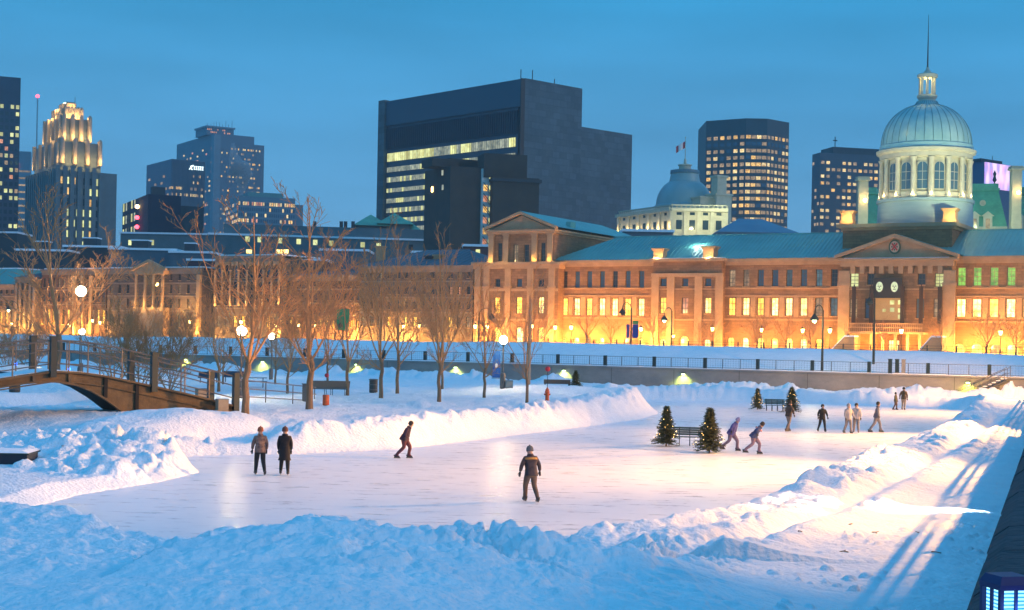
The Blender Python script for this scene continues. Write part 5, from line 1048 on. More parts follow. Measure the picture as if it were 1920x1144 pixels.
LTXT = {21.5: 'at the left edge before the low house', 62: 'before the narrow old house', 130: 'before the long warehouse at left', 173: 'left one of two by the left warehouse', 187: 'right one of two by the left warehouse', 356: 'before the gabled column house', 452: 'just above the thick tree lamp',
    517: 'right of the arcaded house', 560: 'left of three before the brown warehouse', 592: 'middle of three before the brown warehouse', 757: 'left one before the hipped roof house', 786: 'right one before the hipped roof house', 891: 'at the left corner of the market', 914: 'just right of the market left corner', 997: 'before the right bay of the temple pavilion',
    1041: 'at the right corner of the temple pavilion', 1071: 'before the first windows of the left market wing', 1202: 'right of the blue and green banner', 1262: 'left of the arched market door', 1336: 'right of the arched market door', 1428: 'below the third window of the right wing', 1505: 'before the middle of the right market wing', 1556: 'just left of the left stairs', 1690: 'before the portico centre', 1876: 'before the right end of the market'}
proto = None; PYL = {21.5: 608, 62: 609, 130: 610, 173: 602, 187: 606, 356: 604, 452: 605, 517: 611, 560: 610, 592: 612, 757: 613, 786: 612, 891: 613, 914: 613, 997: 613, 1041: 615, 1071: 615, 1202: 618, 1262: 631, 1336: 618, 1428: 620, 1505: 621, 1556: 621, 1690: 622, 1876: 625}
for px in LANT:
    c = W(px, PYL[px], S.px(px, 640, -11)[0]*S.u.y+S.loc.y+S.n.y*-11); z0 = 4.4; h = c.z-z0
    if proto is None:
        t = proto = thing('street_lantern', '', 'street lamp', (0, 0, 0)); mb = MB(); mb.lathe([(.14, 0), (.12, .5), (.06, .7), (.05, h-.3), (.12, h-.25), (.2, h-.2)], 10); mb.build('post', GREENM, t)
        mb = MB(); mb.lathe([(.18, h-.2), (.30, h+.22), (.30, h+.25)], 8); mb.build('glass', BULBW, t); mb = MB(); mb.lathe([(.34, h+.25), (.2, h+.42), (.05, h+.5), (.03, h+.65)], 8); mb.build('cap', GREENM, t); ph = h
    else: t = tree_copy(proto)
    t.location = (c.x, c.y, z0); t.scale = (1, 1, h/ph); tag(t, 'street lantern with warm light '+LTXT[px], 'street lamp', 'warm street lanterns before the old buildings')
    lamp('POINT', (c.x, c.y-.1, c.z-.05), 850, (1, .56, .16), 'lantern_light', .4)
def pole_lamp(px, pyb, Y, pyt, pxh, pyh, label, lit=True, banners=None):
    b = W(px, pyb, Y); z0 = Hu(b.x, b.y); b.z = z0; top = W(px, pyt, Y).z-z0; hd = W(pxh, pyh, Y); t = thing('pole_lamp', label, 'street lamp', b, 0, 'tall bent-arm pole lamps')
    mb = MB(); mb.tube([(0, 0, -.3), (0, 0, top)], [.15, .09], 8); mb.build('pole', GREENM, t)
    x = hd.x-b.x; hz = hd.z-z0; arc = [(x*(1-math.cos(a))/2, 0, top-.3+(hz+.5-top+.3)*(a/math.pi)+.9*math.sin(a)) for a in [math.pi*i/8 for i in range(9)]]
    mb = MB(); mb.tube(arc, .05, 6); mb.build('arm', GREENM, t); mb = MB(); mb.lathe([(.48, 0), (.42, .25), (.2, .5), (.06, .7)], 12, (x, 0, hz-.2)); mb.build('shade', GREENM, t)
    mb = MB(); mb.ball((x, 0, hz-.22), .24, 10); mb.build('bulb', BULBG if lit else GREENM, t)
    if lit: lamp('POINT', (x, 0, hz-.6), 350, (.9, 1, .6), 'pole_light', .2, t)
    if banners:
        for s_, m_ in banners:
            mb = MB(); mb.box(s_*.18 if s_ > 0 else -.62, .95 if s_ > 0 else -.2, -.02, .02, W(px, 634, Y).z-z0, W(px, 608, Y).z-z0); mb.build('banner', m_, t)
            if s_ > 0: mb = MB(); mb.box(.18, .95, -.03, .03, W(px, 607.8, Y).z-z0, W(px, 601, Y).z-z0); mb.build('banner_top', mat('green_banner_cloth', (.03, .25, .08), rough=.8), t)
    return t
BLB = mat('navy_banner_cloth', (.01, .05, .25), rough=.8)
pole_lamp(1182.5, 660, 196, 578, 1167, 585, 'bent-arm lamp pole with blue and green banners before the left market wing', False, [(-1, BLB), (1, BLB)])
pole_lamp(1258.5, 651, 205, 583, 1245.5, 598, 'bent-arm lamp pole before the middle pavilion')
pole_lamp(1541.5, 680, 160, 582, 1527, 597, 'bent-arm lamp pole standing tallest before the right market wing')
pole_lamp(896.5, 662, 215, 588, 921, 594, 'bent-arm lamp pole before the temple pavilion', False)
pole_lamp(33, 640, 250, 574, 16, 579, 'bent-arm lamp pole at the left edge of the photo')
pole_lamp(1638, 668, 165, 560, 1630, 566, 'slim dark pole before the portico left of the sign', False)
t = pole_lamp(642, 660, 220, 605, 638, 610, 'lamp pole with a green banner behind the bare trees', False)
mb = MB(); mb.box(-.9, .9, -.12, -.08, 1.5, 4.6); mb.build('banner', mat('green_banner_cloth', (.03, .25, .08), rough=.8), t)
p = G(990, 738, 1.1); t = thing('utility_pole', 'plain tan pole right beside the right-hand bare tree trunk', 'pole', (W(991, 700, 122).x, 122, 1.1)); mb = MB(); mb.tube([(0, 0, -.5), (.05, 0, W(994, 560, 122).z-1.1)], [.17, .10], 8); mb.build('pole', mat('tan_wood_pole', (.4, .30, .2), (.3, .22, .15), ns=3, rough=.8), t)
# fence along the street behind the snowfield
sf = thing('street_fence', 'low dark two-rail fence along the street before the market', 'fence', S.loc+Vector((S.n.x*-26+S.u.x*30, S.n.y*-26+S.u.y*30, .15)), S.ang)
mb = MB(); [mb.box(0, 80, -.03, .03, z-.03, z+.03) for z in (1.15, .75, .4)]; mb.build('rail', DARK, sf)
for i in range(20): mb = MB(); mb.box(i*4.2-.1, i*4.2+.1, -.1, .1, 0, 1.25); mb.build('post', DARK, sf)
# ================================================================== bare trees
def bare_tree(seed, H=10.0, spread=.5, fork=.28, multi=False, dens=1.0, name='bare_tree'):
    r = random.Random(seed); tr = MB(); cr = MB()
    def branch(p, d, L, rad, lev, mb):
        n = (6, 6, 5, 3, 2)[lev]; pts = [p]; q = p.copy(); dd = d.copy()
        for i in range(n):
            dd = (dd+Vector((r.uniform(-1, 1), r.uniform(-1, 1), r.uniform(-.6, 1)*.8))*(.09+.035*lev)+Vector((0, 0, .05 if lev < 3 else .02))).normalized(); q = q+dd*(L/n); pts.append(q.copy())
        ra = [max(.0105, rad*(1-.78*i/n)) for i in range(n+1)]; mb.tube(pts, ra, [6, 5, 4, 3, 3][lev], 0, False)
        if lev >= 4 or L < .3: return
        kids = int((0, 7, 5, 4, 3)[lev]*dens+r.random())
        for i in range(kids):
            t = .16+.80*(i+r.random()*.8)/max(1, kids); j = min(int(t*n), n-1); a = pts[j].lerp(pts[j+1], t*n-j); ax = (pts[j+1]-pts[j]).normalized()
            o = ax.orthogonal().normalized(); o.rotate(Matrix.Rotation(r.uniform(0, 6.28), 3, ax)); ang = r.uniform(.45, .85); nd = (ax*math.cos(ang)+o*math.sin(ang)+Vector((0, 0, .15))).normalized()
            branch(a, nd, L*(1-t*.5)*r.uniform(.40, .62), max(.012, ra[j]*.55), lev+1, mb)
    hf = H*fork; n = 6; pts = [Vector((.09*math.sin(i*1.7+seed)*i/n, .09*math.cos(i+seed)*i/n, hf*i/n-.3*(i == 0))) for i in range(n+1)]
    R0 = .0118*H+.02
    if not multi: tr.tube(pts, [R0*(1.2 if i == 0 else 1-.22*i/n) for i in range(n+1)], 9)
    tops = pts[-1] if not multi else Vector((0, 0, .1)); k = r.choice((4, 5, 5)) if not multi else 10
    branch(tops, Vector((r.uniform(-.1, .1), r.uniform(-.1, .1), 1)).normalized(), (H-hf)*.98, R0*(.60 if not multi else .4), 1, cr)
    for i in range(k):
        a = 6.28*(i+r.random()*.6)/k; up = r.uniform(.38, .38+spread); d = Vector((math.cos(a)*up, math.sin(a)*up, 1)).normalized(); s = tops-Vector((0, 0, r.uniform(0, hf*.25)))
        branch(s, d, (H-hf)*r.uniform(.62, .92), R0*(.42 if not multi else .42)*r.uniform(.7, 1), 1, cr)
    if not multi:
        for i in range(2): a = r.uniform(0, 6.28); branch(pts[4], Vector((math.cos(a), math.sin(a), .55)).normalized(), H*.22, R0*.28, 2, cr)
    t = thing(name, '', 'tree')
    if not multi: tr.build('trunk', BARK, t, smooth=True)
    cr.build('crown', TWIG, t); return t
P_TREE = [bare_tree(11, 10, .55, .26), bare_tree(12, 10, .45, .27, dens=1.1), bare_tree(13, 10, .38, .25), bare_tree(14, 10, .65, .28, dens=.9), bare_tree(15, 10, .30, .24, dens=.85)]
P_BUSH = [bare_tree(21, 7, .9, .02, True, 1.1, 'bare_shrub'), bare_tree(22, 7, .6, .02, True, .9, 'bare_shrub')]
used_ = set()
def put(pool, i, loc, H, rot, label, group, cat='tree', wx=1.0, base=10.0):
    src = pool[i]
    if (id(src)) in used_: t = tree_copy(src)
    else: t = src; used_.add(id(src))
    t.location = loc; s = H/base; t.scale = (s*wx, s*wx, s); t.rotation_euler = (0, 0, rot); tag(t, label, cat, group); return t
TREES = [  # base pixel, top pixel, prototype, width, what it stands beside
 (460, 779, 402, 0, 1.05, 'thickest bare tree, its trunk standing just right of the bridge end'), (580, 766, 395, 1, 1.0, 'bare tree in front of the grey post and the metal bench'),
 (714, 756, 470, 2, .95, 'bare tree just right of the dark litter bin'), (823, 752, 476, 4, .9, 'thin bare tree nearest the rink among the middle trees'),
 (745, 738, 480, 3, .85, 'bare tree behind and right of the litter bin'), (829, 735, 520, 1, .8, 'bare tree right behind the thin middle tree'), (908, 746, 545, 2, .95, 'bare tree left of the blue banner'),
 (988, 742, 540, 3, .9, 'bare tree with a long low limb beside the tan pole'), (651, 742, 500, 4, .9, 'bare tree right of the metal bench'), (539, 738, 560, 2, .85, 'slim bare tree behind the ramp railing'),
 (410, 734, 560, 4, .95, 'slim bare tree behind the bridge railing by the dark tables'), (614, 728, 540, 4, .8, 'slim bare tree with the red ball marker before it'), (516, 724, 560, 1, .7, 'slim bare tree right beside the small globe lamp'),
 (108, 708, 385, 0, 1.1, 'big bare tree behind the left half of the bridge'), (418, 722, 570, 3, .7, 'pale slim bare tree behind the bridge railing')]
for px, pb, pt, i, wx, lab in TREES:
    z = 1.2
    for _ in range(6): p = G(px, pb, z); z = Hg(p.x, p.y)
    if px == 108: p = W(108, 700, 128); z = Hg(p.x, p.y)
    H = W(px, pt, p.y).z-z; put(P_TREE, i, (p.x, p.y, z-.05), H*(1.02 if px < 600 else 1.14), px*.37, lab, 'bare trees on the island', wx=wx*(1.3 if px < 600 else .98))
for px, Y, pt, i, lab in ((262, 112, 510, 0, 'large bare shrub with many stems behind the bridge'), (215, 120, 560, 1, 'dark bare shrub behind the highest part of the bridge'), (60, 136, 560, 0, 'bare shrub behind the far left of the bridge'), (318, 112, 560, 1, 'bare shrub behind the right slope of the bridge'), (15, 140, 575, 1, 'low bare shrub at the left edge behind the bridge')):
    p = W(px, 690, Y); z = Hg(p.x, p.y); put(P_BUSH, i, (p.x, p.y, z), W(px, pt, Y).z-z, px*.7, lab, 'bare shrubs behind the bridge', 'shrub', base=7.0)
STREET = [(1100, 560, 1.25, 'dark spreading'), (1020, 575, .9, 'slim'), (1225, 580, 1.0, 'slim'), (1310, 600, 1.0, 'small'), (1335, 585, 1.1, 'dark'), (1420, 580, 1.1, 'bushy'), (1475, 590, .9, 'small'), (1520, 585, 1.0, 'slim'), (1655, 600, .8, 'small'), (1765, 585, 1.0, 'dark'), (1850, 580, 1.2, 'wide'), (1905, 585, 1.1, 'wide'), (1145, 590, .9, 'small')]
SW = {1100: 'before the left market wing', 1020: 'before the right bay of the temple pavilion', 1225: 'left of the middle pavilion pole lamp', 1310: 'right of the arched market door', 1335: 'at the right edge of the middle pavilion', 1420: 'before the second window of the right wing', 1475: 'before the middle of the right wing', 1520: 'left of the tallest pole lamp', 1655: 'before the portico', 1765: 'beside the right-hand stairs', 1850: 'before the right end wing', 1905: 'at the right edge of the photo', 1145: 'before the right part of the left wing'}
for j, (px, pt, wx, ad) in enumerate(STREET):
    x = S.px(px, 640, -14)[0]; loc = S.loc+Vector((S.u.x*x-S.n.x*14, S.u.y*x-S.n.y*14, 0)); H = W(px, pt, loc.y).z-4.3
    put(P_TREE, (3, 0, 1)[j % 3], (loc.x, loc.y, 4.3), H, j*1.3, ad+' bare street tree '+SW[px], 'bare street trees before the market', wx=wx*1.25)
for j, (px, pt) in enumerate(((-10, 545), (45, 560), (80, 570), (150, 560), (215, 540), (240, 560), (330, 570), (380, 575), (470, 560), (560, 560), (640, 570), (700, 560), (790, 560), (850, 555), (880, 570))):
    loc = Vector(online(px)).to_3d()-Vector((S.n.x*13, S.n.y*13, 0)); H = W(px, pt, loc.y).z-4.3
    put(P_TREE, (0, 3, 1, 2)[j % 4], (loc.x, loc.y, 4.3), H, j*1.7, ['first', 'second', 'third', 'fourth', 'fifth', 'sixth', 'seventh', 'eighth', 'ninth', 'tenth', 'eleventh', 'twelfth', 'thirteenth', 'fourteenth', 'fifteenth'][j]+' from the left of the bare street trees before the old houses', 'bare street trees before the old houses', wx=1.35)
# ================================================================== lit fir trees beside the rink benches
FIR = mat('fir_needles', (.10, .095, .025), (.05, .06, .018), ns=6, rough=.8)
def fir(loc, H, Rr, seed, label, group, lights=True):
    r = random.Random(seed); t = thing('fir_tree', label, 'tree', loc, 0, group); mb = MB(); mb.tube([(0, 0, -.1), (0, 0, H*.96)], [.05, .01], 6); mb.build('trunk', BARK, t)
    mb = MB(); nb = int(210*H/2)
    for i in range(nb):
        f = (i/nb)**.8; z = .06*H+f*H*.92; a = i*2.4+r.random()*.4; L = Rr*(1-f)**.85*r.uniform(.6, 1.2)*(1+.12*math.sin(a*2+seed)+.1*math.sin(z*9+seed))+.05; dr = Vector((math.cos(a), math.sin(a), 0)); tip = dr*L+Vector((0, 0, z-.10*L*(1-f)+.10*f+r.uniform(-.05, .08))); st = Vector((0, 0, z+.06*L))
        nl = max(5, int(L*36))
        for q in range(nl):
            u = .12+.88*q/nl; c = st.lerp(tip, u)+Vector((r.gauss(0, .02), r.gauss(0, .02), r.gauss(0, .02))); sd = dr.cross(Vector((0, 0, 1)))
            for s_ in (-1, 1):
                w = .17*(1-.5*u)*r.uniform(.7, 1.2)*max(.5, H/2); e_ = c+dr*w*.8+sd*s_*w+Vector((0, 0, r.uniform(-.5, .45)*w)); m_ = (e_-c).cross(Vector((r.uniform(-1, 1), r.uniform(-1, 1), 1))).normalized()*.026*max(1, H/2)
                mb.add([c-m_, e_, c+m_], [(0, 1, 2)])
    mb.build('needles', FIR, t)
    if lights:
        mb = MB()
        for i in range(34): f = r.random()**1.2; a = r.uniform(0, 6.28); L = Rr*(1-f)*.95; mb.ball((math.cos(a)*L, math.sin(a)*L, .18*H+f*H*.78), .011, 5)
        mb.build('fairy_lights', BULBW, t)
    return t
fp_ = {}
for px, pb, pt, rr, lab, g_ in ((1249, 837, 763, .72, 'fir tree at the left end of the near rink bench, partly behind it', 'fir trees beside the rink benches'), (1330, 849, 767, .84, 'fir tree at the right end of the near rink bench, in front of it', 'fir trees beside the rink benches'),
                            (1420, 768, 729, .66, 'fir tree at the left end of the far rink bench', 'fir trees beside the rink benches'), (1484, 774, 727, .78, 'fir tree at the right end of the far rink bench', 'fir trees beside the rink benches')):
    p = G(px, pb); H = W(px, pt, p.y).z; fir((p.x, p.y, 0), H, rr, px, lab, g_)
    sb = MB()
p = W(1079, 733, 115); z = Hg(p.x, p.y); fir((p.x, p.y, z-.05), 1.35, .65, 5, 'small round dark fir by the quay wall right of the red hydrant', None, False)
# ================================================================== benches
BG = mat('dark_green_slats', (.03, .075, .05), (.025, .06, .04), ns=4, rough=.6)
def park_bench(loc, ang, L, label, group=None):
    t = thing('park_bench', label, 'bench', loc, ang, group)
    mb = MB()
    for i in range(4): mb.box(-L/2, L/2, -.02+.11*i, .07+.11*i, .44, .475)
    mb.build('seat', BG, t); mb = MB(); M_ = Matrix.Translation((0, .44, .5)) @ Matrix.Rotation(R(-14), 4, 'X')
    for i in range(4): mb.box(-L/2, L/2, 0, .03, .04+.11*i, .13+.11*i, 0, M_)
    mb.build('backrest', BG, t)
    for i in range(4):
        x = -L/2+.15+(L-.3)*i/3; mb = MB(); mb.tube([(x, 0, .44), (x, -.06, .2), (x, 0, 0)], .022, 5); mb.tube([(x, .4, .44), (x, .48, .2), (x, .5, 0)], .022, 5); mb.tube([(x, 0, .42), (x, .2, .34), (x, .42, .42), (x, .56, .95)], .022, 5); mb.tube([(x, .02, .05), (x, .12, .22), (x, .25, .28), (x, .38, .2), (x, .47, .05)], .015, 5); mb.build('leg', DARK, t)
    return t
a, b_ = G(1246, 838), G(1312, 838); p = G(1283, 836); park_bench((p.x, p.y-.1, 0), R(-6), 1.9, 'near dark green slatted bench on the ice between two fir trees', 'slatted benches on the ice')
p = G(1453, 771); park_bench((p.x, p.y, 0), R(-4), 1.6, 'far dark green slatted bench on the ice between two fir trees', 'slatted benches on the ice')
MESHM = mat('perforated_grey_steel', (.12, .10, .085), rough=.6, metal=.3)
def metal_bench(px, py, ang, label, group, col=MESHM):
    z = 1.2
    for _ in range(5): p = G(px, py, z); z = Hg(p.x, p.y)
    t = thing('metal_bench', label, 'bench', (p.x, p.y, z), R(ang), group); mb = MB()
    prof = [(-.02, .40), (.1, .44), (.42, .42), (.52, .52), (.66, .92), (.70, .92)]
    for (y0, z0), (y1, z1) in zip(prof, prof[1:]): mb.add([(-.9, y0, z0), (.9, y0, z0), (.9, y1, z1), (-.9, y1, z1), (-.9, y0, z0+.03), (.9, y0, z0+.03), (.9, y1, z1+.03), (-.9, y1, z1+.03)], [(0, 3, 2, 1), (4, 5, 6, 7), (0, 1, 5, 4), (2, 3, 7, 6), (1, 2, 6, 5), (3, 0, 4, 7)])
    mb.build('seat', col, t)
    for x in (-.7, .7):
        mb = MB(); mb.tube([(x, 0, .4), (x, .05, .2), (x, 0, 0), (x, .45, 0)], .022, 5); mb.tube([(x, .42, .42), (x, .5, .2), (x, .48, 0)], .022, 5); mb.build('leg', DARK, t)
metal_bench(601, 746, -8, 'grey perforated metal bench partly behind a tree, left of its pair', 'metal benches on the island'); metal_bench(627, 743, -8, 'grey perforated metal bench behind the orange barrel, right of its pair', 'metal benches on the island')
BLU = mat('dark_blue_steel', (.02, .05, .09), rough=.6, metal=.3)
metal_bench(390, 718, 5, 'dark blue metal bench seen over the bridge railing, left of its pair', 'dark metal benches behind the bridge', BLU); metal_bench(437, 719, 5, 'dark blue metal bench seen over the bridge railing, right of its pair', 'dark metal benches behind the bridge', BLU)
def at(px, py, z=1.2):
    for _ in range(6): p = G(px, py, z); z = Hg(p.x, p.y)
    p.z = z; return p
p = at(478, 727); t = thing('picnic_table', 'dark picnic table with cross legs behind the thick tree', 'table', p, R(8)); mb = MB(); mb.box(-.9, .9, -.35, .35, .70, .74); mb.build('tabletop', BLU, t)
for s_ in (-1, 1): mb = MB(); mb.box(-.9, .9, s_*.65-.13, s_*.65+.13, .42, .45); mb.build('seat', BLU, t)
for x in (-.6, .6): mb = MB(); mb.tube([(x, -.6, 0), (x, .3, .7)], .03, 5); mb.tube([(x, .6, 0), (x, -.3, .7)], .03, 5); mb.tube([(x, -.7, .41), (x, .7, .41)], .03, 5); mb.build('leg', DARK, t)
# low slab roof behind: dark long counter under snow by the wall
a, b_ = at(366, 690), at(512, 692); t = thing('snowy_counter', 'long dark counter under thick snow before the quay wall', 'counter', (a.x, 128, .9), R(-2)); k = 128/F; mb = MB(); mb.box(0, 146*k, 0, 1.2, 0, .85); mb.build('body', BLU, t); mb = MB(); mb.prism([(-.1, -.2), (146*k, -.2), (146*k, 1.4), (-.1, 1.4)], .853, 1.45, 0, [(3.2, .3), (146*k-1.0, .3), (146*k-1.0, 1.0), (3.2, 1.0)]); mb.build('snow_cover', SNOWCAP, t)
p = at(1046, 735); t = thing('snowed_bench', 'brown bench sunk in snow behind the red hydrant', 'bench', (p.x, p.y, p.z)); mb = MB(); mb.box(-1.1, .95, -.05, 0, .32, .66); mb.build('backrest', mat('brown_planks', (.16, .11, .08), rough=.8), t)
for x in (-1.0, .85): mb = MB(); mb.box(x-.05, x+.05, 0, .06, -.1, .6); mb.build('leg', DARK, t)
mb = MB(); mb.box(-1.1, .95, -.5, -.1, .16, .2); mb.build('seat', MATS['brown_planks'], t)
# ================================================================== bins, hydrant, markers, boxes
def bin_(px, py, label, w=.30, h=.95, m_=DARK):
    p = at(px, py); t = thing('litter_bin', label, 'bin', p, 0); mb = MB(); mb.lathe([(w*.92, 0), (w, .05), (w, h-.08), (w*.95, h-.06)], 16); mb.build('barrel', mat('dark_bin_metal', (.05, .05, .045), rough=.6), t); mb = MB(); mb.lathe([(w*1.1, h-.05), (w*1.15, h), (w*.9, h+.04), (.02, h+.05)], 16); mb.build('lid', GREYM, t); mb = MB(); [mb.lathe([(w+.008, z), (w+.02, z+.03), (w+.008, z+.06)], 16) for z in (.2, .55)]; mb.build('hoops', GREYM, t)
bin_(700, 738, 'dark round litter bin left of a bare tree on the island')
p = at(27, 756, .9); bin_(27, 757, 'dark litter bin with a flat lid under the left part of the bridge', .38, .8)
OR = mat('orange_plastic', (.75, .12, .02), (.6, .09, .015), ns=5, rough=.6)
p = at(611, 760); t = thing('orange_barrel', 'bright orange barrel standing before the metal bench', 'barrel', p); mb = MB(); mb.lathe([(.19, 0), (.21, .04), (.20, .25), (.215, .28), (.20, .31), (.205, .60), (.19, .64), (.02, .645)], 18); mb.build('body', OR, t, smooth=True)
p = at(614, 728); t = thing('hydrant_marker', 'red ball marker before a slim tree behind the metal bench', 'marker', (p.x, p.y-.6, p.z)); h = W(614, 704, p.y-.6).z-p.z; mb = MB(); mb.tube([(0, 0, 0), (0, 0, h)], .02, 5); mb.build('rod', DARK, t); mb = MB(); mb.ball((0, 0, h), .17, 12); mb.build('ball', mat('red_paint', (.6, .02, .03), rough=.5), t, smooth=True)
p = at(1026, 741); t = thing('fire_hydrant', 'orange-red fire hydrant standing in snow before the brown bench', 'hydrant', p); mb = MB(); mb.lathe([(.17, 0), (.17, .06), (.12, .08), (.12, .55), (.16, .57), (.16, .62), (.13, .64), (.12, .75), (.05, .84), (.03, .9)], 16); mb.build('body', OR, t, smooth=True)
for s_ in (-1, 1): mb = MB(); mb.tube([(s_*.08, 0, .45), (s_*.2, 0, .45)], .055, 8); mb.build('nozzle', OR, t)
mb = MB(); mb.tube([(0, -.1, .4), (0, -.22, .4)], .07, 8); mb.build('nozzle', OR, t)
p2 = W(1027, 692, p.y+.3); t = thing('hydrant_marker', 'red round plate marker on a thin rod above the hydrant', 'marker', (p2.x, p2.y, p.z)); h = p2.z-p.z; mb = MB(); mb.tube([(0, 0, 0), (0, 0, h)], .018, 5); mb.build('rod', DARK, t); mb = MB(); mb.ball((0, 0, h), .17, 12); mb.build('plate', MATS['red_paint'], t, smooth=True)
CONB = mat('tan_concrete_block', (.36, .29, .20), (.28, .22, .16), ns=2, rough=.9)
for px, py, w, h, lab in ((378, 770, .62, 1.0, 'tall tan block beside the end of the bridge'), (416, 772, .55, .62, 'short tan block right of the tall one at the bridge end')):
    p = at(px, py); t = thing('concrete_block', lab, 'block', p, R(28), 'tan blocks at the bridge end'); mb = MB(); mb.box(-w/2, w/2, -w/2, w/2, -.15, h); mb.build('body', CONB, t); mb = MB(); mb.box(-w/2-.02, w/2+.02, -w/2-.02, w/2+.02, h+.003, h+.04); mb.build('cap', GREYM, t)
p = at(573, 757); t = thing('grey_post', 'grey square post at the end of the ramp railing left of a tree', 'post', p, R(10)); mb = MB(); mb.box(-.22, .22, -.22, .22, -.1, 1.05); mb.build('body', mat('grey_post_metal', (.12, .12, .11), rough=.6), t); mb = MB(); mb.box(-.26, .26, -.26, .26, 1.053, 1.1); mb.build('cap', GREYM, t)
for px, py in ((30, 683), (130, 692)):
    p = W(px, py, 92); t = thing('ground_light', 'tiny blue ground light seen %s the big black bridge post' % ('left of' if px < 90 else 'right of'), 'light', p, 0, 'blue ground lights behind the bridge'); mb = MB(); mb.ball((0, 0, 0), .10, 8); mb.build('lens', mat('blue_glow', (0, .1, 1), emit=(.03, .15, 1), es=8), t); mb = MB(); mb.tube([(0, 0, -.9), (0, 0, -.1)], .04, 5); mb.build('stem', DARK, t)
# dark box half buried at the left
p = G(-10, 852, .75); t = thing('snowy_box', 'long low dark box under snow at the left edge below the canal', 'box', (p.x, p.y, .18), R(4)); mb = MB(); mb.box(-3, 1.15, 0, 1.6, 0, .56); mb.build('body', mat('navy_black_planks', (.012, .02, .035), rough=.7), t); mb = MB(); mb.box(-3, 1.22, -.06, 1.7, .563, .62); mb.build('rim', GREENM, t)
mb = MB(); mb.prism([(-3, -.03), (1.2, -.03), (1.2, 1.65), (-3, 1.65)], .623, .70, 0, [(-3, .2), (.9, .2), (.9, 1.4), (-3, 1.4)]); mb.build('snow_cover', SNOWCAP, t)
# ================================================================== arched steel footbridge
BRW = mat('rusty_tan_girder', (.17, .105, .045), (.09, .055, .025), ns=1.5, rough=.8, bump=.5, bs=6)
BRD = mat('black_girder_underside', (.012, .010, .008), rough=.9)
A_ = W(-60, 720, 72); B_ = W(452, 764, 80); s3 = Site((A_.x, 72), (B_.x, 80), 0)
br = thing('footbridge', 'arched steel footbridge with tan girder, black posts and tube railings', 'bridge', s3.loc, s3.ang)
Lb = s3.x(446, 700)
def crv(pts, y): return [(s3.x(px, py, y), s3.z(px, py, y)) for px, py in pts]
TOPL = [(-330, 772), (-190, 740), (-60, 716), (0, 714), (50, 706), (97, 699), (150, 701), (200, 708), (285, 726), (360, 743), (442, 764)]
BOTL = [(-330, 790), (-190, 790), (-130, 762), (-60, 735), (0, 724), (50, 716), (100, 713), (140, 719), (170, 730), (200, 748), (222, 764), (240, 779), (300, 783), (362, 772), (390, 768), (442, 768)]
WID = 3.2
T_, B2 = crv(TOPL, 0), crv(BOTL, 0)
def interp(c, x): return float(np.interp(x, [p[0] for p in c], [p[1] for p in c]))
xs = np.linspace(T_[0][0], T_[-1][0], 50)
for y0 in (0, WID):
    mb = MB()
    for xa, xb in zip(xs, xs[1:]): mb.extr([(xa, min(interp(B2, xa), interp(T_, xa)-.25)), (xb, min(interp(B2, xb), interp(T_, xb)-.25)), (xb, interp(T_, xb)), (xa, interp(T_, xa))], y0, y0+.12, 0)
    mb.build('girder', BRW, br)
mb = MB()
for xa, xb in zip(xs, xs[1:]): mb.extr([(xa, interp(B2, xa)-.10), (xb, interp(B2, xb)-.10), (xb, interp(B2, xb)), (xa, interp(B2, xa))], -.14, .26, 0); mb.extr([(xa, interp(T_, xa)), (xb, interp(T_, xb)), (xb, interp(T_, xb)+.10), (xa, interp(T_, xa)+.10)], -.2, .25, 0); mb.extr([(xa, interp(T_, xa)-.48), (xb, interp(T_, xb)-.48), (xb, interp(T_, xb)-.42), (xa, interp(T_, xa)-.42)], -.10, -.002, 0)
mb.build('flange', BRW, br)
mb = MB()
for xa, xb in zip(xs, xs[1:]): mb.extr([(xa, interp(B2, xa)+.02), (xb, interp(B2, xb)+.02), (xb, interp(B2, xb)+.12), (xa, interp(B2, xa)+.12)], .262, WID-.02, 0)
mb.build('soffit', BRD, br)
mb = MB()
for xa, xb in zip(xs, xs[1:]): mb.extr([(xa, interp(T_, xa)+.0), (xb, interp(T_, xb)+.0), (xb, interp(T_, xb)+.12), (xa, interp(T_, xa)+.12)], .26, WID-.003, 0)
mb.build('deck', SNOWCAP, br)
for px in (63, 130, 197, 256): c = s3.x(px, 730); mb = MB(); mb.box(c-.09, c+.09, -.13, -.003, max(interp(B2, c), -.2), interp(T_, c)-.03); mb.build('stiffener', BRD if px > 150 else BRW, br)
for y in (-.12, WID+.05):
    PO = [(-326, 0), (-170, 0), (-40, 0), (97.5, 0), (287, 0), (441, 0)]
    for px, _ in PO:
        c = s3.x(px, 700); z0 = interp(T_, c)-.22; mb = MB(); mb.box(c-.15, c+.15, y-.17, y+.17, z0, z0+2.05); mb.build('black_post', GREENM, br)
    for h in (1.62, 1.12, .46):
        mb = MB(); mb.tube([(x_, y, interp(T_, x_)+h) for x_ in np.linspace(T_[0][0], T_[-1][0], 36)], .032 if h < 1.2 else .042, 6); mb.build('rail', RAILM, br, smooth=True)
    for px in (-270, -220, -125, -80, 22, 65, 97.5+30, 163, 227, 338, 391):
        c = s3.x(px, 700); mb = MB(); mb.box(c-.03, c+.03, y-.03, y+.03, interp(T_, c)+.1, interp(T_, c)+1.62); mb.build('rail_post', RAILM, br)
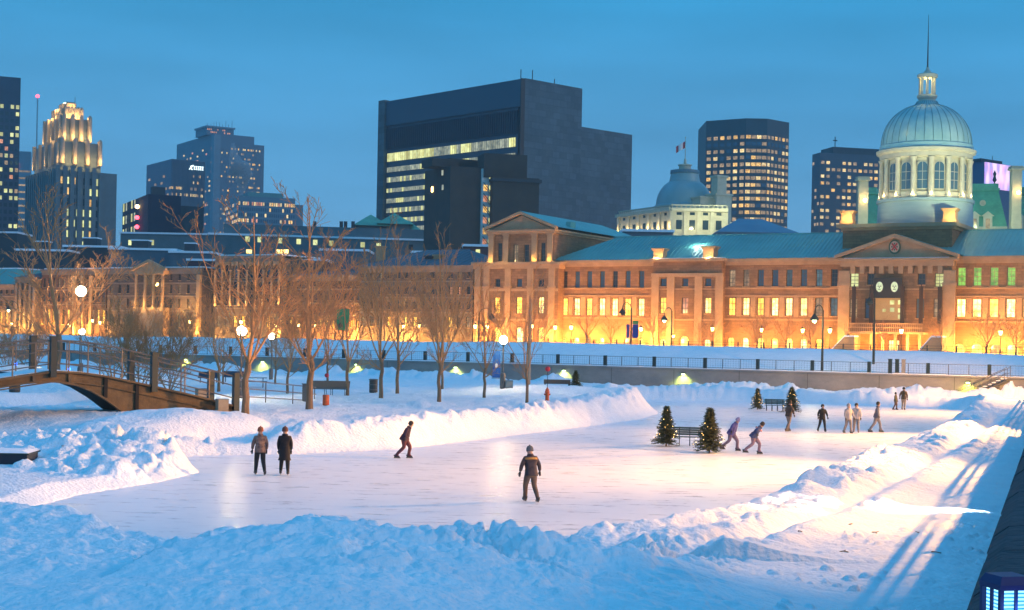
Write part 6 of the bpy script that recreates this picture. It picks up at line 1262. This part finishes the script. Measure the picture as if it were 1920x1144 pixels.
# ramp railing leading off the bridge
a, b_ = W(446, 764, 80), at(568, 762); a.z = Hg(a.x, a.y); rp = thing('ramp_railing', 'low three-rail tube railing running from the bridge end to the grey post', 'railing', a, math.atan2(b_.y+6-a.y, b_.x-a.x)); b_.y += 6; Lr = math.hypot(b_.x-a.x, b_.y-a.y)
za = W(446, 712, a.y).z-a.z; zbb = W(568, 726, b_.y).z-a.z
for h in (0, .45, .88):
    mb = MB(); mb.tube([(0, 0, za-h), (Lr*(.80 if h > .8 else 1), 0, zbb-h+(za-zbb)*(.2 if h > .8 else 0))], .032, 6); mb.build('rail', RAILM, rp)
for f in (.31, .66, .98): mb = MB(); z = za+(zbb-za)*f; mb.tube([(Lr*f, 0, z-1.15), (Lr*f, 0, z)], .03, 6); mb.build('rail_post', RAILM, rp)
# bridge abutment timber
p = at(250, 768, .4); t = thing('bridge_abutment', 'concrete abutment lit orange under the right end of the footbridge', 'abutment', (s3.loc.x+s3.u.x*s3.x(320, 760), s3.loc.y+s3.u.y*s3.x(320, 760), 0), s3.ang); mb = MB(); mb.box(-.5, 4.4, .3, WID+.2, -.4, .75); mb.build('body', CONC, t)
# ================================================================== near quay on the right, blue lantern
Q0, Q1 = (quay_x(2), 2), (quay_x(170), 170); sq = Site(Q0, Q1, 0); Lq2 = math.hypot(Q1[0]-Q0[0], Q1[1]-Q0[1])
RUB = mat('rough_dark_blockwork', (.055, .06, .07), (.03, .033, .04), ns=2.5, rough=.95, bump=1.5, bs=5)
# local +y points left/back; quay mass lies at -y
nq = thing('near_quay', 'dark rough stone quay wall at the bottom right corner with rounded coping blocks', 'wall', sq.loc, sq.ang)
mb = MB(); mb.box(0, Lq2, -14, -.10, -1, 3.1); mb.build('wall', RUB, nq)
for i in range(46):
    xa, xb = i*1.9, i*1.9+1.86; o = .02*math.sin(i*3.1); mb = MB()
    pr = [(-.75, 3.1), (.10+o, 3.1), (.14+o, 3.22), (.08+o, 3.40), (-.06+o, 3.50), (-.40, 3.54), (-.75, 3.50)]; n = 5; m2 = [(xa, 1), (xa+.08, 1.0), (xb-.08, 1), (xb, 1)]
    vs = [(x, y*s-(0 if s == 1 else .0), z) for x, s in ((xa, .9), (xa+.07, 1), (xb-.07, 1), (xb, .9)) for y, z in pr]; k = len(pr)
    mb.add(vs, [(a*k+b, a*k+(b+1) % k, (a+1)*k+(b+1) % k, (a+1)*k+b) for a in range(3) for b in range(k)]+[tuple(range(k))[::-1], tuple(range(3*k, 4*k))]); mb.build('coping_block', RUB, nq)
mb = MB(); mb.box(0, Lq2, -14, -.76, 3.103, 3.4); mb.build('snow_cover', SNOWCAP, nq)
nr_ = thing('near_quay_railing', 'steel railing on the near quay just outside the right edge', 'railing', sq.loc+Vector((0, 0, 3.4)), sq.ang); xr0 = 26
for h in (1.15, .85, .5, .2): mb = MB(); mb.tube([(xr0, -.25, h), (Lq2, -.25, h)], .055 if h > 1 else .04, 6); mb.build('rail', GREYM, nr_)
for i in range(int((Lq2-xr0)/2.4)): mb = MB(); mb.box(xr0+i*2.4-.04, xr0+i*2.4+.04, -.29, -.21, 0, 1.15); mb.build('post', GREYM, nr_)
c = W(1888, 1077, 9.6); bl = thing('blue_lantern', 'square blue lantern glowing on the near quay wall in the bottom right corner', 'lantern', (c.x, 9.6, c.z-.425), R(14)); bl.scale = (.85, .85, .85); bm = mat('dark_blue_lantern_metal', (.012, .010, .09), rough=.5); w = .125
mb = MB(); mb.prism([(-w*1.15, -w*1.15), (w*1.15, -w*1.15), (w*1.15, w*1.15), (-w*1.15, w*1.15)], .44, .50, 0, [(-w*.9, -w*.9), (w*.9, -w*.9), (w*.9, w*.9), (-w*.9, w*.9)]); mb.box(-w*1.15, w*1.15, -w*1.15, w*1.15, .40, .4395); mb.build('cap', bm, bl); mb = MB(); mb.box(-w*1.1, w*1.1, -w*1.1, w*1.1, -.02, .05); mb.build('base', bm, bl)
for x, y in ((-1, -1), (1, -1), (1, 1), (-1, 1)): mb = MB(); mb.box(x*w-.016, x*w+.016, y*w-.016, y*w+.016, .05, .40); mb.build('corner_bar', bm, bl)
for x, y in ((0, -w), (-w, 0), (w, 0)): mb = MB(); mb.box(x-.010, x+.010, y-.012, y+.012, .05, .40); mb.build('glazing_bar', bm, bl)
gm = bpy.data.materials.new('ribbed_blue_glass_glow'); gm.use_nodes = True; N = gm.node_tree.nodes; L = gm.node_tree.links; P = N['Principled BSDF']; tc = N.new('ShaderNodeTexCoord'); wv = N.new('ShaderNodeTexWave'); wv.bands_direction = 'Z'; wv.inputs['Scale'].default_value = 11; wv.inputs['Distortion'].default_value = .8
L.new(tc.outputs['Object'], wv.inputs[0]); cr = N.new('ShaderNodeValToRGB'); L.new(wv.outputs[0], cr.inputs[0]); cr.color_ramp.elements[0].color = (.0, .20, 1, 1); cr.color_ramp.elements[1].color = (.35, .85, 1, 1); L.new(cr.outputs[0], P.inputs['Emission Color']); P.inputs['Emission Strength'].default_value = 1.9; P.inputs['Base Color'].default_value = (.02, .05, .1, 1)
mb = MB(); mb.box(-w+.02, w-.02, -w+.02, w-.02, .05, .40); mb.build('ribbed_glass', gm, bl); lamp('POINT', (0, -.22, .25), 1.6, (.1, .3, 1), 'lantern_light', .05, bl)
# bright white light low on the near quay wall, raking across the walkway
pw_ = Vector((quay_x(43)-.35, 43, 1.25)); t = thing('wall_floodlight', 'bright white floodlight low on the near quay wall just outside the right edge', 'floodlight', pw_, sq.ang); mb = MB(); mb.box(-.2, .2, -.1, .25, -.12, .14); mb.build('housing', GREYM, t)
lamp('SPOT', pw_+Vector((-.3, .1, 0)), 9000, (.85, .95, 1), 'rake_light', .25, None, pw_+Vector((-10, 1.4, -2.2)), 50, 1)
for i, (px, py, l_) in enumerate(((1582, 1037, .10), (1722, 1006, .09), (1755, 1038, .12), (1595, 985, .06), (1640, 1000, .10), (455, 905, .07), (118, 846, .10), (1500, 1002, .05))):
    p = hit(px, py, Hg, 22, 70); t = thing('twig', 'small dark broken twig lying on the snow', 'twig', p+Vector((0, 0, .015)), i*1.3, 'broken twigs on the snow'); mb = MB(); mb.tube([(-l_, 0, 0), (0, .02, .015), (l_, -.02, 0)], .012, 5); mb.tube([(0, .02, .015), (l_*.6, .08, .03)], .009, 4); mb.build('stick', BARK, t)
# ================================================================== people on the ice
SKIN = mat('skin', (.45, .26, .19), rough=.6)
def person(px, py, hpx, yaw, jacket, trousers, label, lean=0, stride=.15, arms=(.15, .15), hair=(.03, .02, .02), hat=None, bag=None, long=False, bend=0, hfix=None, skirt=False, stripe=None, elbow=.35, loc=None):
    p = G(px, py) if loc is None else loc; H = hfix or hpx*p.y/F; H = max(1.15, min(H, 1.88)); s = H/1.75
    t = thing('person', label, 'person', (p.x, p.y, .055), R(yaw)); t.scale = (s, s, s)
    # joints; the figure faces -y locally
    V = []; E = []; Rd = []
    def J(x, y, z, r, par=None):
        V.append((x, y, z)); Rd.append(r)
        if par is not None: E.append((par, len(V)-1))
        return len(V)-1
    L_ = lean; f = lambda h: -math.sin(L_)*h; g2 = lambda h: math.cos(L_)*h; hz = .93-bend*.12
    def U(x, y, h): return (x, f(h)+y, hz+g2(h))         # point on the leaning upper body, h above the hips
    pel = J(0, 0, hz, .19); wa = J(*U(0, 0, .16), .185, pel); ch = J(*U(0, 0, .34), .205, wa); nk = J(*U(0, 0, .50), .085, ch); hd0 = J(*U(0, -.01, .585), .075, nk); hd1 = J(*U(0, -.02, .66), .110, hd0); hd2 = J(*U(0, -.015, .745), .098, hd1)
    ns_ = J(*U(0, -.105, .65), .016, hd1)
    hands = []; feet = []
    for sd in (-1, 1):
        fw = stride*sd; hip = J(sd*.095, 0, hz-.06, .135, pel); ky = -fw*.55-.05-bend*.18; kn = J(sd*.115, ky, .50-bend*.05, .092, hip); an = J(sd*.12+sd*.02, fw*-1.0+.03+(.10 if fw < 0 else 0), .10+(.06 if fw < 0 and stride > .25 else 0), .066, kn)
        a_ = V[an]; he = J(a_[0], a_[1]+.04, a_[2]-.05, .04, an); to = J(a_[0]+sd*.02, a_[1]-.15, a_[2]-.055, .034, an); feet.append((he, to))
        ar = arms[0 if sd < 0 else 1]; sh = J(*U(sd*.19, 0, .43), .095, ch)
        ex, ey, ez = sd*(.23+math.sin(abs(ar))*.16), (-.10 if ar >= 0 else .12), .44-.27*math.cos(ar)
        el = J(*U(ex, ey*.4, ez), .072, sh); wr = J(*U(ex+sd*(math.sin(abs(ar))*.10-.02), ey*.4-elbow*.24*(1 if ar >= 0 else -1), ez-.23*math.cos(min(1.2, abs(ar)+elbow*.4))), .052, el); hands.append((el, wr, sd))
    me = bpy.data.meshes.new('body'); me.from_pydata(V, E, []); o = bpy.data.objects.new('body', me); link(o)
    sk = o.modifiers.new('s', 'SKIN'); o.modifiers.new('u', 'SUBSURF').levels = 1
    for i, r in enumerate(Rd): me.skin_vertices[0].data[i].radius = (r, r*(.78 if i in (pel, wa, ch) else 1))
    me.skin_vertices[0].data[pel].use_root = True
    dg = bpy.context.evaluated_depsgraph_get(); m2 = bpy.data.meshes.new_from_object(o.evaluated_get(dg)); bpy.data.objects.remove(o); m2.name = 'body'
    # hands: palm and five fingers joined into the body mesh
    mb = MB()
    for el, wr, sd in hands:
        a, b = Vector(V[el]), Vector(V[wr]); d = (b-a).normalized(); sx = Vector((0, 1, 0)).cross(d); sx = sx.normalized() if sx.length > .1 else Vector((1, 0, 0)); up = d.cross(sx).normalized()
        pal = b+d*.05; mb.tube([b, b+d*.03, b+d*.085, b+d*.1], [.026, .040, .040, .03], 8)
        for k in range(4): o_ = sx*(-.028+.0187*k); Lf = (.065, .078, .074, .058)[k]; q = b+d*.095+o_; mb.tube([q, q+d*Lf*.5+up*.006, q+d*Lf*.85+up*.03], [.0105, .0095, .007], 5)
        q = b+d*.045+sx*(-.036); mb.tube([q, q-sx*.022+d*.03, q-sx*.024+d*.06], [.012, .010, .008], 5)
    vs = [tuple(v.co) for v in m2.vertices]; fs = [tuple(pl.vertices) for pl in m2.polygons]; nb = len(fs); k = len(vs)
    vs += mb.v; fs += [tuple(i+k for i in fc) for fc in mb.f]; me = bpy.data.meshes.new('body'); me.from_pydata(vs, [], fs)
    for m_ in (jacket, trousers, SKIN, mat('dark_glove', (.03, .03, .035), rough=.8)): me.materials.append(m_)
    neck = Vector(V[nk]); dirU = Vector((0, -math.sin(L_), math.cos(L_)))
    for i, pl in enumerate(me.polygons):
        c = pl.center; h = (Vector(c)-Vector((0, 0, hz))).dot(dirU)
        pl.use_smooth = True
        if i >= nb: pl.material_index = 3
        elif h > .53 and abs(c.x) < .14: pl.material_index = 2
        elif c.z > hz-.05-(.0) or h > .0: pl.material_index = 0
        else: pl.material_index = 1
    bo = link(bpy.data.objects.new('body', me)); bo.parent = t; bpy.data.meshes.remove(m2)
    Mh = Matrix.Translation(U(0, 0, 0)) @ Matrix.Rotation(L_, 4, 'X')
    # jacket hem / coat skirt
    hm = MB(); lo = -.42 if long else -.12
    hm.lathe([(.215 if not long else .25, lo), (.212, lo+.1), (.205, .02), (.195, .12)], 16); ho = hm.build('coat_hem', jacket, t, smooth=True); ho.matrix_local = (Matrix.Translation((0, 0, hz)) if long else Mh) @ Matrix.Diagonal((1, .85, 1, 1))
    hb = MB()
    if hat: hb.lathe([(.112, .665), (.117, .70), (.11, .77), (.075, .83), (.02, .85)], 14); hb.ball((0, 0, .85), .028, 8); hn = 'hat'
    else: hb.lathe([(.106, .64), (.112, .70), (.104, .78), (.066, .83), (.01, .845)], 14, (0, .015, 0)); hn = 'hair'
    o = hb.build(hn, hat or mat('dark_hair', (.03, .02, .015), rough=.8), t, smooth=True); o.matrix_local = Mh
    cb = MB(); cb.lathe([(.10, .49), (.115, .53), (.095, .575)], 12); o = cb.build('collar', jacket, t, smooth=True); o.matrix_local = Mh
    eb = MB(); [eb.ball((sx*.035, -.107, .685), .009, 6) for sx in (-1, 1)]; eb.box(-.022, .022, -.112, -.104, .615, .622); o = eb.build('face_features', DARK, t); o.matrix_local = Mh
    for he, to in feet:
        a, b = Vector(V[he]), Vector(V[to]); sb = MB(); sb.tube([a+Vector((0, .02, .07)), a+Vector((0, 0, -.005)), b+Vector((0, 0, -.01)), b+Vector((0, -.03, -.005))], [.050, .05, .040, .025], 8); ob = sb.build('skate', mat('dark_skate_boot', (.03, .03, .03), rough=.5), t, smooth=True); kb = MB(); kb.box(a.x-.006, a.x+.006, b.y-.06, a.y+.05, a.z-.085, a.z-.04); kb.build('blade', RAILM, ob)
    if bag: bb = MB(); bb.box(-.15, .15, .10, .26, .08, .46); o = bb.build('backpack', bag, t); o.matrix_local = Mh
    if stripe: tb = MB(); tb.lathe([(.235, .385), (.24, .42), (.235, .45)], 18); o = tb.build('scarf_stripe', stripe, t, smooth=True); o.matrix_local = Mh @ Matrix.Diagonal((1, .8, 1, 1))
    return t
C = lambda n, a, b=None: mat(n, a, b or tuple(x*.6 for x in a), ns=9, rough=.9)
BKT = C('black_trousers', (.018, .017, .02)); JEAN = C('grey_jeans', (.09, .09, .12)); BRNT = C('brown_trousers', (.16, .09, .06)); GRYT = C('pale_grey_trousers', (.30, .26, .25))
person(487, 891, 87, 200, C('plaid_brown_jacket', (.26, .17, .13), (.06, .04, .05)), BKT, 'person in brown plaid jacket and black trousers standing at the left of the rink', arms=(.2, .25), stride=.12, hat=C('ginger_hat', (.30, .10, .05)))
person(533, 891, 87, 185, C('long_black_coat', (.015, .013, .016)), BKT, 'person in long black coat beside the plaid-jacketed one', arms=(.08, .08), stride=.06, long=True, hat=C('rust_hat', (.16, .06, .04)))
person(757, 860, 80, 80, C('plum_black_jacket', (.05, .02, .05), (.012, .01, .02)), C('maroon_trousers', (.14, .04, .05)), 'person in dark plum jacket bending forward on one skate near the island bank', lean=.45, stride=.2, arms=(.6, .4), bend=.6, hfix=1.72)
person(995, 941, 105, 200, C('brown_black_jacket', (.09, .05, .045), (.03, .02, .025)), BRNT, 'nearest skater in brown jacket with an orange stripe, hands behind back', lean=.22, stride=.14, arms=(.5, .45), bend=.4, stripe=C('orange_stripe', (.6, .26, .06)), hat=C('grey_hat', (.14, .13, .13)), hfix=1.8)
person(1370, 846, 68, 60, C('violet_blue_jacket', (.11, .10, .30), (.07, .06, .2)), C('mauve_trousers', (.30, .20, .26)), 'skater in violet-blue jacket leaning forward just right of the near fir tree', lean=.5, stride=.3, arms=(.8, .3), bend=.5, hat=C('lilac_hat', (.35, .3, .5)), hfix=1.75)
person(1412, 852, 66, 75, C('navy_blue_jacket', (.05, .08, .2), (.03, .04, .1)), C('mauve_trousers', (.30, .20, .26)), 'skater in navy jacket with a pink band bent low beside the violet one', lean=.65, stride=.28, arms=(.9, .7), bend=.6, stripe=C('pink_band', (.5, .25, .3)), hfix=1.72)
person(1478, 809, 56, 120, C('dark_brown_jacket', (.06, .04, .035)), C('taupe_trousers', (.24, .18, .15)), 'skater in dark brown jacket and taupe trousers before the far right fir', lean=.15, stride=.15, arms=(.5, .3))
person(1541, 810, 50, 10, C('black_jacket', (.013, .012, .013)), BKT, 'skater all in black with legs apart in the middle of the far ice', lean=.08, stride=.22, arms=(.45, .45))
person(1590, 813, 54, 20, C('pale_grey_jacket', (.42, .38, .37), (.33, .3, .3)), GRYT, 'skater in pale grey clothes at the left of a close pair', stride=.12, arms=(.2, .4), hat=C('light_hat', (.4, .36, .34)))
person(1605, 812, 54, -15, C('off_white_jacket', (.50, .45, .43), (.4, .36, .35)), GRYT, 'skater in off-white jacket at the right of a close pair', stride=.15, arms=(.4, .2))
person(1643, 811, 56, 70, C('slate_grey_jacket', (.12, .13, .18)), GRYT, 'skater in slate grey jacket gliding right of the pale pair', lean=.12, stride=.25, arms=(.5, .3))
person(1679, 769, 40, 60, C('olive_jacket', (.15, .12, .05)), BRNT, 'smaller person in olive jacket near the far bank', arms=(.15, .15), stride=.08, hfix=1.45)
person(1694, 769, 46, 150, C('tan_brown_jacket', (.14, .08, .035)), C('beige_trousers', (.42, .34, .26)), 'taller person in tan-brown jacket and beige trousers near the far bank', arms=(.15, .5), stride=.15, hat=BKT)
# ================================================================== floodlights on the near quay
def flood(Y, aims, power, label):
    x = quay_x(Y)+5.2; th = thing('floodlight_mast', label, 'floodlight', (x, Y, 3.5), 0, 'floodlight masts on the near quay')
    mb = MB(); mb.tube([(0, 0, 0), (0, 0, 6.4)], [.12, .07], 8); mb.build('mast', GREYM, th)
    for i, a in enumerate(aims):
        p = Vector((-.3, (i-.5)*.7, 6.3)); hb = MB(); hb.box(-.14, .14, -.25, .25, 0, .45); o = hb.build('lamp_head', GREYM, th); o.location = p
        lamp('SPOT', p+Vector((-.28, 0, .2)), power*(1.5 if i == 2 else 1), (1, .47, .12), 'flood_light', .09, th, Vector(a)-Vector((x, Y, 3.5)), 74, .8)
flood(62, [(4, 50, 0), (-14, 62, 0), (-24, 66, 0)], 30000, 'tall floodlight mast nearest the camera on the near quay')
flood(92, [(12, 80, 0), (0, 70, 0)], 52000, 'tall floodlight mast halfway along the near quay')
flood(125, [(28, 112, 0), (10, 120, 0), (38, 150, 1.5)], 46000, 'tall floodlight mast farthest along the near quay')
flood(38, [(9, 37, 0), (5, 46, 0)], 9500, 'low-powered floodlight mast nearest the bottom right corner')
# ================================================================== cold evening air
mb = MB(); mb.box(-1500, 1500, -20, 1750, -2.0, 260); hz_ = bpy.data.materials.new('cold_air'); hz_.use_nodes = True; N = hz_.node_tree.nodes; L = hz_.node_tree.links; N.remove(N['Principled BSDF'])
pv = N.new('ShaderNodeVolumePrincipled'); pv.inputs['Color'].default_value = (.55, .88, 1, 1); pv.inputs['Density'].default_value = .00022; pv.inputs['Anisotropy'].default_value = .2; L.new(pv.outputs[0], N['Material Output'].inputs['Volume'])
o = mb.build('haze', hz_); o['kind'] = 'stuff'
